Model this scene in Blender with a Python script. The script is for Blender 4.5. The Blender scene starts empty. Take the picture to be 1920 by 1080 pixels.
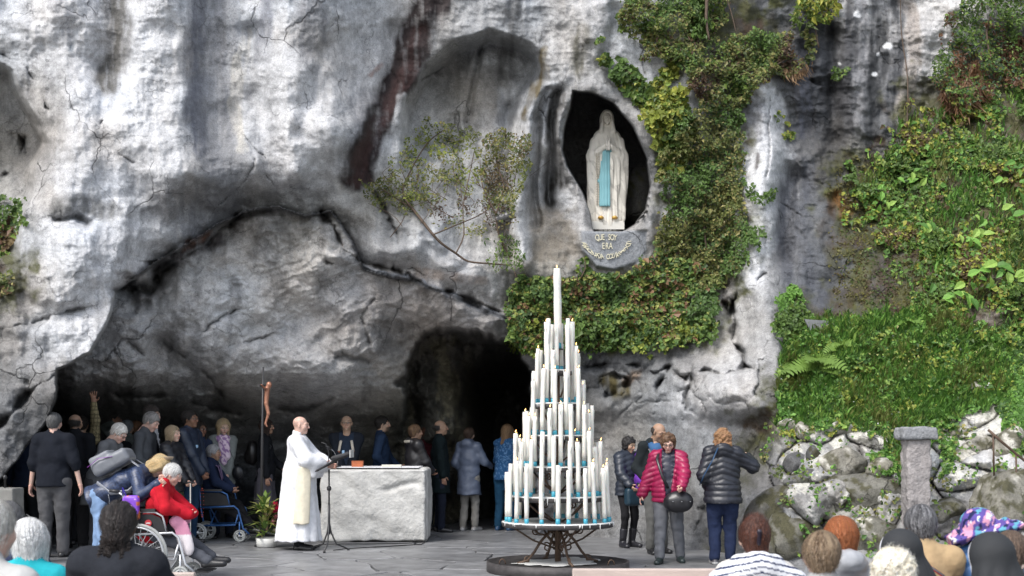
import bpy, math, random
import numpy as np
from mathutils import Vector, Matrix
R = math.radians
FPX = 2300.0; HZ = 828.0; CAMH = 1.45
scene = bpy.context.scene
# ---------------- camera ----------------
cam_d = bpy.data.cameras.new('camera'); cam = bpy.data.objects.new('camera', cam_d)
scene.collection.objects.link(cam); scene.camera = cam
cam.location = (0, 0, CAMH); cam.rotation_euler = (R(90), 0, 0)
cam_d.sensor_width = 36; cam_d.lens = FPX / 1920 * 36; cam_d.shift_y = (HZ - 540) / 1920
cam_d.clip_start = 0.1; cam_d.clip_end = 500
cam_d.dof.use_dof = True; cam_d.dof.focus_distance = 16.5; cam_d.dof.aperture_fstop = 3.8
# ---------------- light ----------------
SUN_EL, SUN_AZ = 50, 218       # azimuth measured like a compass from +Y, clockwise
world = bpy.data.worlds.new('World'); scene.world = world; world.use_nodes = True
wn = world.node_tree.nodes; wl = world.node_tree.links
sky = wn.new('ShaderNodeTexSky'); sky.sky_type = 'NISHITA'; sky.sun_disc = False
sky.sun_elevation = R(SUN_EL); sky.sun_rotation = R(SUN_AZ); sky.dust_density = 2.0; sky.air_density = 1.0; sky.ozone_density = 0.5
bg = wn['Background']; hsv = wn.new('ShaderNodeHueSaturation'); hsv.inputs['Saturation'].default_value = .5; wl.new(sky.outputs[0], hsv.inputs['Color']); wl.new(hsv.outputs[0], bg.inputs[0]); bg.inputs[1].default_value = 0.15
sl = bpy.data.lights.new('sun', 'SUN'); sun = bpy.data.objects.new('sun', sl); scene.collection.objects.link(sun)
sl.energy = 1.5; sl.angle = R(20); sl.color = (1, 0.97, 0.93)
_az = R(SUN_AZ); _el = R(SUN_EL)
_d = Vector((math.sin(_az) * math.cos(_el), math.cos(_az) * math.cos(_el), math.sin(_el)))
sun.rotation_euler = _d.to_track_quat('Z', 'Y').to_euler(); sun.location = (0, -5, 30)
scene.view_settings.view_transform = 'Standard'; scene.view_settings.look = 'None'
scene.view_settings.exposure = 0.95; scene.view_settings.gamma = 1.0
scene.render.resolution_x = 1024; scene.render.resolution_y = 576
try:
    scene.cycles.max_bounces = 6; scene.cycles.diffuse_bounces = 4; scene.cycles.transparent_max_bounces = 6
except Exception: pass

rng = np.random.default_rng(7); random.seed(7)
C = scene.collection
# ---------------- object helpers ----------------
def tag(o, label=None, cat=None, group=None, kind=None):
    if label: o['label'] = label
    if cat: o['category'] = cat
    if group: o['group'] = group
    if kind: o['kind'] = kind
    return o
def P(u, v, Y):
    return Vector(((u - 960) / FPX * Y, Y, CAMH - (v - HZ) / FPX * Y))
def empty(name, loc=(0, 0, 0), rz=0.0):
    o = bpy.data.objects.new(name, None); C.objects.link(o); o.location = loc; o.rotation_euler = (0, 0, rz)
    o.empty_display_size = 0.1
    return o
def link(name, me, mat=None, parent=None, loc=None, rz=None):
    o = bpy.data.objects.new(name, me); C.objects.link(o)
    if mat is not None and not me.materials: me.materials.append(mat)
    if parent is not None: o.parent = parent
    if loc is not None: o.location = loc
    if rz is not None: o.rotation_euler = (0, 0, rz)
    return o
def np_mesh(name, V, Q, col=None, smooth=True):
    """V (n,3); Q (m,k) uniform polygons (k=3 or 4) -> mesh, fast"""
    me = bpy.data.meshes.new(name)
    V = np.asarray(V, np.float32); Q = np.asarray(Q, np.int32)
    m, k = Q.shape
    me.vertices.add(len(V)); me.vertices.foreach_set('co', V.ravel())
    me.loops.add(m * k); me.loops.foreach_set('vertex_index', Q.ravel())
    me.polygons.add(m)
    me.polygons.foreach_set('loop_start', np.arange(0, m * k, k, dtype=np.int32))
    try: me.polygons.foreach_set('loop_total', np.full(m, k, np.int32))
    except Exception: pass
    me.update(calc_edges=True)
    me.polygons.foreach_set('use_smooth', np.full(m, smooth, bool))
    if col is not None:
        a = me.color_attributes.new('Col', 'FLOAT_COLOR', 'POINT')
        c = np.ones((len(V), 4), np.float32); c[:, :3] = col
        a.data.foreach_set('color', c.ravel())
    return me
class MB:
    """small polygon-soup mesh builder; .polys may be mixed sizes"""
    def __init__(s): s.v = []; s.f = []; s.c = []; s.cc = None
    def add(s, vs, fs):
        b = len(s.v); s.v += [tuple(x) for x in vs]; s.f += [tuple(i + b for i in f) for f in fs]
        if s.cc is not None: s.c += [s.cc] * len(vs)
        return s
    def box(s, c, d, rz=0, M=None):
        x, y, z = d[0] / 2, d[1] / 2, d[2] / 2
        vs = [Vector((sx * x, sy * y, sz * z)) for sz in (-1, 1) for sy in (-1, 1) for sx in (-1, 1)]
        rm = M if M is not None else Matrix.Rotation(rz, 3, 'Z')
        vs = [rm @ w + Vector(c) for w in vs]
        return s.add(vs, [(0, 2, 3, 1), (4, 5, 7, 6), (0, 1, 5, 4), (2, 6, 7, 3), (0, 4, 6, 2), (1, 3, 7, 5)])
    def tube(s, pts, r, n=8, closed=False, cap=True, flat=1.0):
        pts = [Vector(p) for p in pts]; N = len(pts)
        rr = r if hasattr(r, '__len__') else [r] * N
        up = None; rings = []
        for i, p in enumerate(pts):
            if closed: t = pts[(i + 1) % N] - pts[i - 1]
            else: t = pts[min(i + 1, N - 1)] - pts[max(i - 1, 0)]
            if t.length < 1e-9: t = Vector((0, 0, 1))
            t.normalize()
            if up is None:
                up = Vector((0, 0, 1)) if abs(t.z) < 0.9 else Vector((0, 1, 0))
            a = t.cross(up)
            if a.length < 1e-6: a = t.cross(Vector((1, 0, 0)))
            a.normalize(); b = a.cross(t).normalized(); up = b
            rings.append([p + (a * math.cos(2 * math.pi * k / n) + b * flat * math.sin(2 * math.pi * k / n)) * rr[i] for k in range(n)])
        vs = [w for g in rings for w in g]; fs = []
        M = N if closed else N - 1
        for i in range(M):
            for k in range(n):
                a0 = i * n + k; a1 = i * n + (k + 1) % n; b0 = ((i + 1) % N) * n + k; b1 = ((i + 1) % N) * n + (k + 1) % n
                fs.append((a0, b0, b1, a1))
        if cap and not closed:
            fs.append(tuple(range(n))); fs.append(tuple((N - 1) * n + k for k in reversed(range(n))))
        return s.add(vs, fs)
    def lathe(s, prof, c=(0, 0, 0), n=16, wob=None):
        vs = []; fs = []
        for i, (r, z) in enumerate(prof):
            for k in range(n):
                a = 2 * math.pi * k / n
                q = r * (1 + (wob(a, z) if wob else 0))
                vs.append((c[0] + q * math.cos(a), c[1] + q * math.sin(a), c[2] + z))
        for i in range(len(prof) - 1):
            for k in range(n):
                fs.append((i * n + k, i * n + (k + 1) % n, (i + 1) * n + (k + 1) % n, (i + 1) * n + k))
        fs.append(tuple(reversed(range(n)))); fs.append(tuple((len(prof) - 1) * n + k for k in range(n)))
        return s.add(vs, fs)
    def mesh(s, name, mat=None, smooth=False):
        me = bpy.data.meshes.new(name); me.from_pydata(s.v, [], s.f); me.update()
        if smooth: me.polygons.foreach_set('use_smooth', np.ones(len(me.polygons), bool))
        if s.c:
            a = me.color_attributes.new('Col', 'FLOAT_COLOR', 'POINT')
            c = np.ones((len(s.v), 4), np.float32); c[:, :3] = np.array(s.c); a.data.foreach_set('color', c.ravel())
        if mat: me.materials.append(mat)
        return me
    def build(s, name, mat, parent=None, smooth=False, loc=None, rz=None):
        return link(name, s.mesh(name, mat, smooth), None, parent, loc, rz)
# ---------------- materials ----------------
_mats = {}
def mat(name, col=(0.5, 0.5, 0.5), rough=0.7, vc=False, var=0.15, nscale=12.0, bump=0.0, bscale=60.0, metal=0.0,
        emit=None, stretch=(1, 1, 1), sss=0.0, coat=0.0, trans=0.0, objvar=0.0, spec=0.5, bdist=0.01, sheen=0.0):
    if name in _mats: return _mats[name]
    m = bpy.data.materials.new(name); m.use_nodes = True; nt = m.node_tree; N = nt.nodes; L = nt.links
    b = N['Principled BSDF']
    tc = N.new('ShaderNodeTexCoord'); mp = N.new('ShaderNodeMapping'); mp.inputs['Scale'].default_value = stretch
    L.new(tc.outputs['Object'], mp.inputs[0])
    if vc:
        src = N.new('ShaderNodeAttribute'); src.attribute_name = 'Col'; csock = src.outputs['Color']
    else:
        src = N.new('ShaderNodeRGB'); src.outputs[0].default_value = (*col, 1); csock = src.outputs[0]
    if var > 0:
        nz = N.new('ShaderNodeTexNoise'); nz.inputs['Scale'].default_value = nscale; nz.inputs['Detail'].default_value = 5
        nz.inputs['Roughness'].default_value = 0.6
        L.new(mp.outputs[0], nz.inputs['Vector'])
        mr = N.new('ShaderNodeMapRange'); mr.inputs[1].default_value = 0.25; mr.inputs[2].default_value = 0.75
        mr.inputs[3].default_value = 1 - var; mr.inputs[4].default_value = 1 + var
        L.new(nz.outputs[0], mr.inputs[0])
        mx = N.new('ShaderNodeVectorMath'); mx.operation = 'SCALE'; L.new(csock, mx.inputs[0]); L.new(mr.outputs[0], mx.inputs['Scale'])
        csock = mx.outputs[0]
    if objvar > 0:
        oi = N.new('ShaderNodeObjectInfo'); mr2 = N.new('ShaderNodeMapRange'); mr2.inputs[3].default_value = 1 - objvar; mr2.inputs[4].default_value = 1 + objvar
        L.new(oi.outputs['Random'], mr2.inputs[0])
        mx2 = N.new('ShaderNodeVectorMath'); mx2.operation = 'SCALE'; L.new(csock, mx2.inputs[0]); L.new(mr2.outputs[0], mx2.inputs['Scale']); csock = mx2.outputs[0]
    L.new(csock, b.inputs['Base Color'])
    b.inputs['Roughness'].default_value = rough; b.inputs['Metallic'].default_value = metal
    b.inputs['Specular IOR Level'].default_value = spec
    if sheen: b.inputs['Sheen Weight'].default_value = sheen
    if coat: b.inputs['Coat Weight'].default_value = coat
    if sss: b.inputs['Subsurface Weight'].default_value = sss; b.inputs['Subsurface Radius'].default_value = (0.012, 0.005, 0.003); b.inputs['Subsurface Scale'].default_value = 0.6
    if trans: b.inputs['Transmission Weight'].default_value = trans
    if emit: b.inputs['Emission Color'].default_value = (*emit[:3], 1); b.inputs['Emission Strength'].default_value = emit[3]
    if bump > 0:
        n2 = N.new('ShaderNodeTexNoise'); n2.inputs['Scale'].default_value = bscale; n2.inputs['Detail'].default_value = 4
        L.new(mp.outputs[0], n2.inputs['Vector'])
        bp = N.new('ShaderNodeBump'); bp.inputs['Strength'].default_value = bump; bp.inputs['Distance'].default_value = bdist
        L.new(n2.outputs[0], bp.inputs['Height']); L.new(bp.outputs[0], b.inputs['Normal'])
    _mats[name] = m
    return m
# ---------------- numpy noise ----------------
def _hash(ix, iy, seed):
    with np.errstate(over='ignore'):
        h = (ix.astype(np.uint32) * np.uint32(374761393) + iy.astype(np.uint32) * np.uint32(668265263) + np.uint32((seed * 2246822519) & 0xffffffff))
        h = (h ^ (h >> np.uint32(13))) * np.uint32(1274126177)
        h = h ^ (h >> np.uint32(16))
    return (h & np.uint32(0xffffff)).astype(np.float32) / np.float32(0xffffff)
def vnoise(x, y, seed=0):
    x = np.asarray(x, np.float32); y = np.asarray(y, np.float32)
    xf = np.floor(x); yf = np.floor(y); ix = xf.astype(np.int64); iy = yf.astype(np.int64)
    fx = x - xf; fy = y - yf; fx = fx * fx * fx * (fx * (fx * 6 - 15) + 10); fy = fy * fy * fy * (fy * (fy * 6 - 15) + 10)
    a = _hash(ix, iy, seed); b = _hash(ix + 1, iy, seed); c = _hash(ix, iy + 1, seed); d = _hash(ix + 1, iy + 1, seed)
    return (a + (b - a) * fx) * (1 - fy) + (c + (d - c) * fx) * fy
def fbm(x, y, seed=0, octv=4, gain=0.5):
    s = 0; a = 1; t = 0
    for i in range(octv):
        k = 2.03 ** i
        xr = x * 0.8 * k - y * 0.6 * k; yr = x * 0.6 * k + y * 0.8 * k
        if i % 2 == 0: xr, yr = x * k, y * k
        s = s + a * (vnoise(xr + 17.3 * i, yr - 9.1 * i, seed + i) - 0.5) * 2; t += a; a *= gain
    return s / t
def ridged(x, y, seed=0, octv=4):
    s = 0; a = 1; t = 0
    for i in range(octv):
        k = 2.1 ** i
        s = s + a * (1 - np.abs(vnoise(x * k + 5 * i, y * k, seed + i) * 2 - 1)); t += a; a *= 0.5
    return s / t
def worley(x, y, seed=0):
    ix = np.floor(x).astype(np.int64); iy = np.floor(y).astype(np.int64)
    f1 = np.full(x.shape, 9., np.float32); f2 = f1.copy(); cid = np.zeros(x.shape, np.float32)
    for dx in (-1, 0, 1):
        for dy in (-1, 0, 1):
            jx = ix + dx; jy = iy + dy
            px = jx + 0.1 + 0.8 * _hash(jx, jy, seed); py = jy + 0.1 + 0.8 * _hash(jx, jy, seed + 31)
            d = np.sqrt((px - x) ** 2 + (py - y) ** 2).astype(np.float32)
            h = _hash(jx, jy, seed + 77)
            nf1 = np.minimum(f1, d); cid = np.where(d < f1, h, cid); f2 = np.minimum(np.maximum(f1, d), f2); f1 = nf1
    return f1, f2, cid
def sstep(a, b, x):
    t = np.clip((x - a) / (b - a), 0, 1); return t * t * (3 - 2 * t)
def poly_sd(poly, x, y):
    """signed distance (negative inside) to polygon in the same units"""
    P_ = np.array(poly, np.float32); d = np.full(x.shape, 1e9, np.float32); ins = np.zeros(x.shape, bool); n = len(P_)
    for i in range(n):
        a = P_[i]; b = P_[(i + 1) % n]; e = b - a; wx = x - a[0]; wy = y - a[1]
        t = np.clip((wx * e[0] + wy * e[1]) / (e @ e + 1e-9), 0, 1)
        d = np.minimum(d, (wx - e[0] * t) ** 2 + (wy - e[1] * t) ** 2)
        c = (a[1] > y) != (b[1] > y)
        if abs(e[1]) > 1e-9: ins ^= c & (x < a[0] + (y - a[1]) / e[1] * e[0])
    d = np.sqrt(d); return np.where(ins, -d, d)
def line_d(pl, x, y):
    P_ = np.array(pl, np.float32); d = np.full(x.shape, 1e9, np.float32)
    for i in range(len(P_) - 1):
        a = P_[i]; b = P_[i + 1]; e = b - a; wx = x - a[0]; wy = y - a[1]
        t = np.clip((wx * e[0] + wy * e[1]) / (e @ e + 1e-9), 0, 1)
        d = np.minimum(d, (wx - e[0] * t) ** 2 + (wy - e[1] * t) ** 2)
    return np.sqrt(d)
def tps(pts, x, y, sm=0.0):
    """thin-plate interpolation of (u,v,val...) points, evaluated at x,y arrays"""
    p = np.array(pts, float); n = len(p); s = 300.0
    q = p[:, :2] / s
    def U(r2): return np.where(r2 > 1e-12, 0.5 * r2 * np.log(r2 + 1e-20), 0)
    K = U(((q[:, None] - q[None]) ** 2).sum(2)) + sm * np.eye(n)
    A = np.zeros((n + 3, n + 3)); A[:n, :n] = K; A[:n, n] = 1; A[:n, n + 1:] = q; A[n, :n] = 1; A[n + 1:, :n] = q.T
    W = np.linalg.solve(A, np.vstack([p[:, 2:], np.zeros((3, p.shape[1] - 2))]))
    X = np.stack([x.ravel() / s, y.ravel() / s], 1); out = np.zeros((len(X), p.shape[1] - 2))
    for i in range(0, len(X), 20000):
        B = X[i:i + 20000]; r2 = ((B[:, None] - q[None]) ** 2).sum(2)
        out[i:i + 20000] = U(r2) @ W[:n] + W[n] + B @ W[n + 1:]
    return out.reshape(x.shape + (-1,))
# ================= THE ROCK =================
gu = np.concatenate([np.arange(-1400, -60, 45), np.arange(-60, 1980, 2.0), np.arange(1980, 3400, 45)])
gv = np.concatenate([np.arange(-1300, -40, 45), np.arange(-40, 1104, 2.0), np.arange(1104, 1400, 24)])
U, V_ = np.meshgrid(gu, gv); U = U.astype(np.float32); V_ = V_.astype(np.float32)
cu = np.arange(-1500, 3501, 25.); cv = np.arange(-1400, 1451, 25.)
CU, CV = np.meshgrid(cu, cv)
def up(c, U_=None, V2=None):
    U_ = U if U_ is None else U_; V2 = V_ if V2 is None else V2
    x = (U_ - cu[0]) / 25; y = (V2 - cv[0]) / 25; ix = np.clip(np.floor(x).astype(int), 0, len(cu) - 2); iy = np.clip(np.floor(y).astype(int), 0, len(cv) - 2)
    fx = x - ix; fy = y - iy
    if c.ndim == 3: fx = fx[..., None]; fy = fy[..., None]
    return ((c[iy, ix] * (1 - fx) + c[iy, ix + 1] * fx) * (1 - fy) + (c[iy + 1, ix] * (1 - fx) + c[iy + 1, ix + 1] * fx) * fy).astype(np.float32)
front = [(-1500,-1300,15),(-1500,0,14.5),(-1500,1400,13.5),(-400,-300,15.8),(-400,500,15.4),(-400,1100,14.8),(600,-1300,17),(1500,-1300,20),(3400,-1300,20),
 (0,0,16.3),(0,300,16.5),(0,560,15.7),(0,850,15.2),(60,760,15.2),(150,600,15.7),(150,300,16.2),(300,0,16.9),(300,200,16.7),(300,420,16.2),(450,330,16.6),(480,0,17.2),(450,150,17.1),
 (600,50,17.3),(620,200,17.2),(600,350,17.1),(700,80,17.9),(690,280,17.9),(770,0,18.0),(740,330,18.0),(850,30,18.0),(960,20,18.0),(850,300,18.5),(850,180,18.6),(980,300,18.3),(960,480,18.35),(850,480,18.1),(700,440,17.8),(640,430,17.7),
 (1100,60,17.9),(1080,480,18.3),(1150,480,18.3),(1250,300,18.1),(1230,180,18.0),(1300,100,18.3),(1250,600,18.2),(1120,580,18.3),(1000,580,18.3),(1400,350,18.1),(1380,200,18.5),(1400,600,17.7),(1150,760,18.7),(1080,760,18.9),(1090,1000,18.9),(1200,1000,18.0),(1320,1040,16.4),(1400,1040,15.4),
 (1350,740,17.0),(1300,860,17.2),(1400,860,16.3),(1380,700,17.2),(1490,300,18.6),(1600,80,19.2),(1550,500,17.9),(1450,500,17.9),(1480,620,17.2),(1700,250,19.2),(1900,60,19.4),(1900,400,17.9),(1750,450,17.8),(1700,570,17.2),
 (1550,620,17.0),(1600,700,16.2),(1600,780,15.7),(1450,790,15.9),(1900,640,16.4),(1900,780,15.1),(1750,720,15.9),(1750,880,14.6),(1600,1040,14.0),(1450,1040,14.9),(1900,1040,13.2),(1430,900,15.5),(1550,880,15.0),(1870,900,14.2),(1750,1040,13.6),
 (2500,0,19),(2500,600,15.5),(2500,1100,12.0),(3400,1400,11),(1700,1400,13),(600,1400,16),(1300,1400,16)]
slab = [(250,520,17.3),(400,450,17.4),(520,400,17.6),(620,420,17.7),(660,470,17.75),(300,600,17.4),(450,560,17.5),(600,540,17.7),(200,650,17.2),(150,700,17.4),(300,690,17.9),(450,680,17.9),(600,650,18.1),(700,570,18.05),
 (850,600,18.3),(945,630,18.5),(700,650,18.5),(760,640,18.6),(740,700,19.0),(600,730,18.8),(450,735,18.9),(250,755,19.0),(130,760,18.8),(450,785,20.0),(600,790,20.2),(250,790,20.0),(700,770,20.0),(100,830,20.2),(300,850,20.9),(600,850,20.9),(750,850,20.8),
 (100,1000,20.9),(400,1000,20.9),(750,1000,20.9),(-200,900,19),(-200,1300,20),(800,1300,21),(1000,600,18.6),(-300,300,17),(1100,300,18),(600,0,17)]
slab = [(a, b, c if not (640 < b < 775 and c > 17.6) else 17.6 + (c - 17.6) * .68) for a, b, c in slab]
hole = [(770,700,20.6),(800,760,20.9),(820,900,21.3),(800,640,20.3),(850,645,20.6),(870,780,21.6),(890,860,22.0),(920,660,21.5),(915,780,24.5),(980,720,25.5),(980,950,24.8),(940,900,25),(840,1000,21.8),(1020,760,22.5),(1020,1000,22),(900,1300,23),(700,1000,20.9),(1060,700,20),(600,300,19),(1300,300,19)]
Ff, Fs, Fh = [up(tps(p, CU, CV)[..., 0]) for p in (front, slab, hole)]
# domain-warped coordinates give every outline a natural wander
wx = fbm(U / 60, V_ / 60, 11, 4) * 16; wy = fbm(U / 60, V_ / 60, 23, 4) * 16
Wu = U + wx * 0.5; Wv = V_ + wy * 0.5
slab_poly = [(-90,925),(0,900),(25,872),(60,828),(88,790),(103,750),(104,712),(106,692),(165,660),(198,600),(216,545),(262,512),(285,492),(385,438),(455,398),(520,386),(570,402),(620,396),(655,440),(680,505),(770,524),(855,560),(955,600),(962,650),(1000,690),(1003,1400),(-90,1400)]
hole_poly = [(962,652),(925,634),(890,622),(850,616),(800,625),(772,646),(757,680),(748,735),(740,790),(745,1400),(1004,1400),(1006,700)]
niche_poly = [(1072,170),(1110,173),(1150,193),(1188,238),(1214,298),(1221,350),(1213,395),(1190,424),(1165,436),(1112,436),(1106,400),(1090,360),(1062,312),(1053,282),(1059,240),(1068,200)]
dome_poly = [(752,250),(756,190),(795,125),(850,80),(915,57),(975,74),(1015,100),(1030,150),(985,190),(965,330),(930,420),(800,400),(750,330)]
hollow_poly = [(-1400,60),(-60,100),(15,140),(50,205),(84,272),(58,322),(40,400),(28,480),(-60,500),(-1400,520)]
s_slab = poly_sd(slab_poly, U + wx * .35, V_ + wy * .35); s_hole = poly_sd(hole_poly, U + wx * 1.1, V_ + wy * .9) + fbm(U / 30, V_ / 30, 301, 3) * 9
s_niche = poly_sd(niche_poly, U + wx * .15, V_ + wy * .15); s_dome = poly_sd(dome_poly, Wu, Wv); s_hol = poly_sd(hollow_poly, Wu, Wv)
D = Ff.copy()
# rounded lip: the front rock thins towards its lower edge
lipw = sstep(800, 560, U) * sstep(190, 300, U) * 0.6
tt = np.clip(1 - s_slab / 120, 0, 1); D += tt ** 2.2 * (s_slab > 0) * lipw
D += sstep(-6, 26, -s_dome) * (0.75 * sstep(420, 90, V_) + .1)
D += sstep(-10, 10, -s_hol) * 1.0
# folds left of the niche
for pl, w, h in [([(1010,165),(985,260),(972,380),(985,500)], 20, -.36), ([(1045,170),(1035,240),(1030,330),(1035,380)], 9, .30), ([(1025,165),(1008,240),(1002,330),(1010,420)], 8, .22), ([(955,200),(950,300),(950,400),(955,480)], 9, .20), ([(1058,190),(1046,260)], 8, -.15), ([(960,190),(940,260),(925,360)], 16, .12),
                 ([(1068,330),(1085,400),(1095,450)], 14, -.10), ([(905,80),(885,160),(880,200)], 30, -.12), ([(1025,300),(1035,390)], 12, .18)]:
    d = line_d(pl, Wu, Wv); D += h * np.exp(-(d / w) ** 2)
D += -0.10 * np.exp(-(np.abs(s_niche - 10) / 16) ** 2) * (U > 1080)
t = sstep(1, -5, s_niche); D = D * (1 - t) + (Ff + 1.9) * t
t2 = np.exp(-(((U - 1196) / 26) ** 4 + ((V_ - 365) / 62) ** 4)); D = np.where(s_niche < -1, D - 1.0 * t2, D)
for pl, w, h, zone in [([(560,430),(500,470),(450,500)],75,-.30,1),([(630,440),(600,500)],40,-.15,1),([(320,560),(380,620),(420,700)],60,-.25,1),([(240,600),(260,680)],40,-.18,1),([(700,600),(640,690),(560,700)],55,-.28,1),
      ([(300,650),(360,700),(430,770)],22,.20,1),([(480,600),(440,660),(400,690)],18,.10,1),([(760,560),(850,590),(930,620)],30,-.15,1),([(700,690),(640,730),(540,740)],18,.16,1),([(560,540),(640,580)],28,-.14,1),
      ([(300,-60),(290,150),(310,300)],110,-.30,0),([(560,-60),(570,150),(620,260)],85,-.30,0),([(120,0),(140,200),(140,330)],60,-.22,0),([(395,-50),(390,150),(410,300)],36,.16,0),([(215,-50),(215,130)],30,.12,0),
      ([(130,450),(120,560)],80,-.25,0),([(650,390),(590,400)],30,-.14,0),([(720,470),(790,450)],55,-.25,0),([(860,500),(920,530)],40,-.14,0),([(700,430),(690,400)],25,-.12,0),([(690,200),(660,310)],20,-.10,0),([(745,60),(715,200),(680,310)],18,.14,0),
      ([(1430,170),(1440,330),(1400,520)],30,-.22,0),([(1480,330),(1470,480)],22,.22,0),([(1440,560),(1440,660)],40,-.25,0),([(1345,740),(1420,730)],38,-.22,0),([(1250,60),(1300,200)],60,-.2,0),([(1600,60),(1610,230)],40,-.2,0),([(1560,60),(1560,260)],14,.16,0)]:
    d = line_d(pl, Wu, Wv); g = h * np.exp(-(d / w) ** 2)
    if zone: Fs += g
    else: D += g * 1.6
for pl, w, h in [([(40,560),(110,600),(180,560)],26,.16),([(230,330),(300,400),(420,380)],40,.18),([(90,260),(150,360),(250,420)],30,.10),([(470,60),(480,200),(520,330)],22,.14),([(620,40),(600,140),(560,240)],20,.12),([(640,300),(560,370),(480,385)],26,.14),
                 ([(180,120),(190,260),(170,400)],26,.13),([(0,640),(80,660),(130,700)],20,.12),([(60,420),(40,520),(60,600)],16,.12),([(350,30),(330,200),(350,320)],20,-.10),([(820,470),(760,440),(690,430)],14,.12),([(900,480),(850,510)],14,.10),([(1080,20),(1110,100)],20,-.12),([(1150,20),(1140,90)],14,.12)]:
    D += h * np.exp(-(line_d(pl, Wu + wx * .6, Wv + wy * .6) / w) ** 2)
for pl, w, h in [([(800,720),(810,820)],26,-.5),([(840,660),(850,760),(845,900)],30,-.45),([(775,760),(780,900)],16,.3),([(870,700),(885,860)],18,-.4)]:
    Fh += h * np.exp(-(line_d(pl, Wu, Wv) / w) ** 2)
Fh += fbm(U / 40, V_ / 50, 303, 4) * .55
for pl, w, h in [([(840,200),(870,150)],30,-.16),([(900,120),(930,110)],24,-.16),([(800,260),(880,250)],28,.12),([(940,140),(945,230)],9,.12),([(880,230),(890,170),(905,90)],6,.10)]:
    D += h * np.exp(-(line_d(pl, Wu, Wv) / w) ** 2)
# layered steps
jag = fbm(U / 25, V_ / 25, 5, 3)
t = sstep(0.5, -4, s_slab); D = D * (1 - t) + Fs * t
t = sstep(3, -9, s_hole); D = D * (1 - t) + Fh * t
# crack system (polylines in reference-view coordinates, width px, depth m)
cr = [([(216,547),(262,520),(300,500),(345,470),(385,452)],5,.15),([(250,545),(275,548),(290,530)],12,.5),([(455,402),(400,450),(340,485),(285,520)],7,.22),
 ([(600,400),(625,425),(640,465),(670,490),(700,495),(735,500)],5,.22),([(735,500),(745,470),(742,440),(720,395),(700,360)],4,.16),([(735,500),(760,515),(800,540),(850,556),(900,572),(955,592)],5,.25),
 ([(640,465),(655,480),(640,500),(610,492)],3,.1),([(0,105),(45,125),(75,165),(88,210)],2.2,.07),([(445,245),(470,268),(500,298)],1.2,.025),([(205,275),(222,290),(247,308)],1.3,.03),([(190,235),(200,222)],2,.05),
 ([(0,620),(60,605),(110,590),(170,575)],5,.10),([(105,410),(145,405),(165,420)],5,.12),([(122,660),(140,690)],1.5,.05),([(-60,812),(0,795),(40,752),(75,722),(106,705)],6,.22),([(0,240),(30,250),(50,290)],4,.12),([(5,330),(35,300),(45,260)],3,.08),([(500,330),(520,360)],1.2,.02),([(410,385),(470,330),(480,300)],1.2,.02),
 ([(1103,687),(1150,683),(1197,685),(1224,698),(1251,694)],3,.16),([(1228,722),(1267,702),(1282,714),(1296,702),(1317,698),(1352,700),(1387,690),(1403,687)],3.5,.2),([(1372,560),(1380,600),(1372,640),(1391,663),(1395,685),(1418,694),(1440,690)],3.5,.2),
 ([(1298,706),(1283,745),(1288,768),(1300,778)],4,.14),([(1355,520),(1352,560),(1368,590),(1374,560),(1382,530)],4,.16),([(1250,700),(1225,735),(1240,770),(1210,790)],3,.10),([(1400,560),(1420,520),(1460,500)],2.5,.09),
 ([(1466,380),(1490,400),(1508,412)],1.5,.04),([(1440,180),(1442,260),(1440,330)],1.3,.04),([(1500,140),(1540,160),(1590,165)],3,.08),([(880,200),(890,160),(905,90)],2.5,.06),([(848,88),(835,120),(790,150)],3,.06),
 ([(1120,708),(1150,700),(1175,712),(1165,740),(1135,742),(1120,708)],5,.2),([(1225,930),(1260,950),(1340,960)],3,.05),([(1430,800),(1400,850),(1350,900),(1300,1000)],4,.05),
 ([(310,640),(350,670),(390,700),(420,740)],6,.13),([(480,560),(430,590),(400,605),(360,640)],3,.07),([(520,620),(470,640),(420,650)],2.5,.06),([(700,560),(680,600),(690,640)],4,.05),([(590,680),(640,665),(690,675)],6,.09),
 ([(350,700),(300,690),(240,640)],5,.10),([(820,540),(800,520),(760,505)],2,.05),([(210,740),(330,745),(450,775),(560,770),(640,745)],8,.12)]
crack = np.zeros_like(U)
for pl, w, h in cr:
    jx = U + wx * .5 + fbm(U / 9, V_ / 9, 71, 2) * 3; jy = V_ + wy * .5 + fbm(U / 9, V_ / 9, 72, 2) * 3
    pa = np.array(pl); u0, v0 = pa.min(0) - 40; u1, v1 = pa.max(0) + 40
    iu = (gu >= u0) & (gu <= u1); iv = (gv >= v0) & (gv <= v1)
    sub = np.ix_(iv, iu); d = line_d(pl, jx[sub], jy[sub])
    wm = np.clip(.62 + 1.5 * fbm(U[sub] / 34, V_[sub] / 34, 75, 2), .12, 1.5); g = np.exp(-(d / (w * wm)) ** 2)
    D[sub] += h * g * np.clip(wm * 1.1, .2, 1.2) + h * .5 * np.exp(-(d / (w * 3.2)) ** 2) * sstep(0, 1, jy[sub] * 0 + wm)
    crack[sub] = np.maximum(crack[sub], np.exp(-(d / (w * wm * .6)) ** 2) * np.clip(wm, .2, .9))
# ledge band under the arch
ld = line_d([(612,480),(680,500),(760,518),(800,542),(855,560),(905,577),(955,598)], Wu, Wv + 2)
D -= 0.10 * np.exp(-(ld / 9) ** 2)
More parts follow.
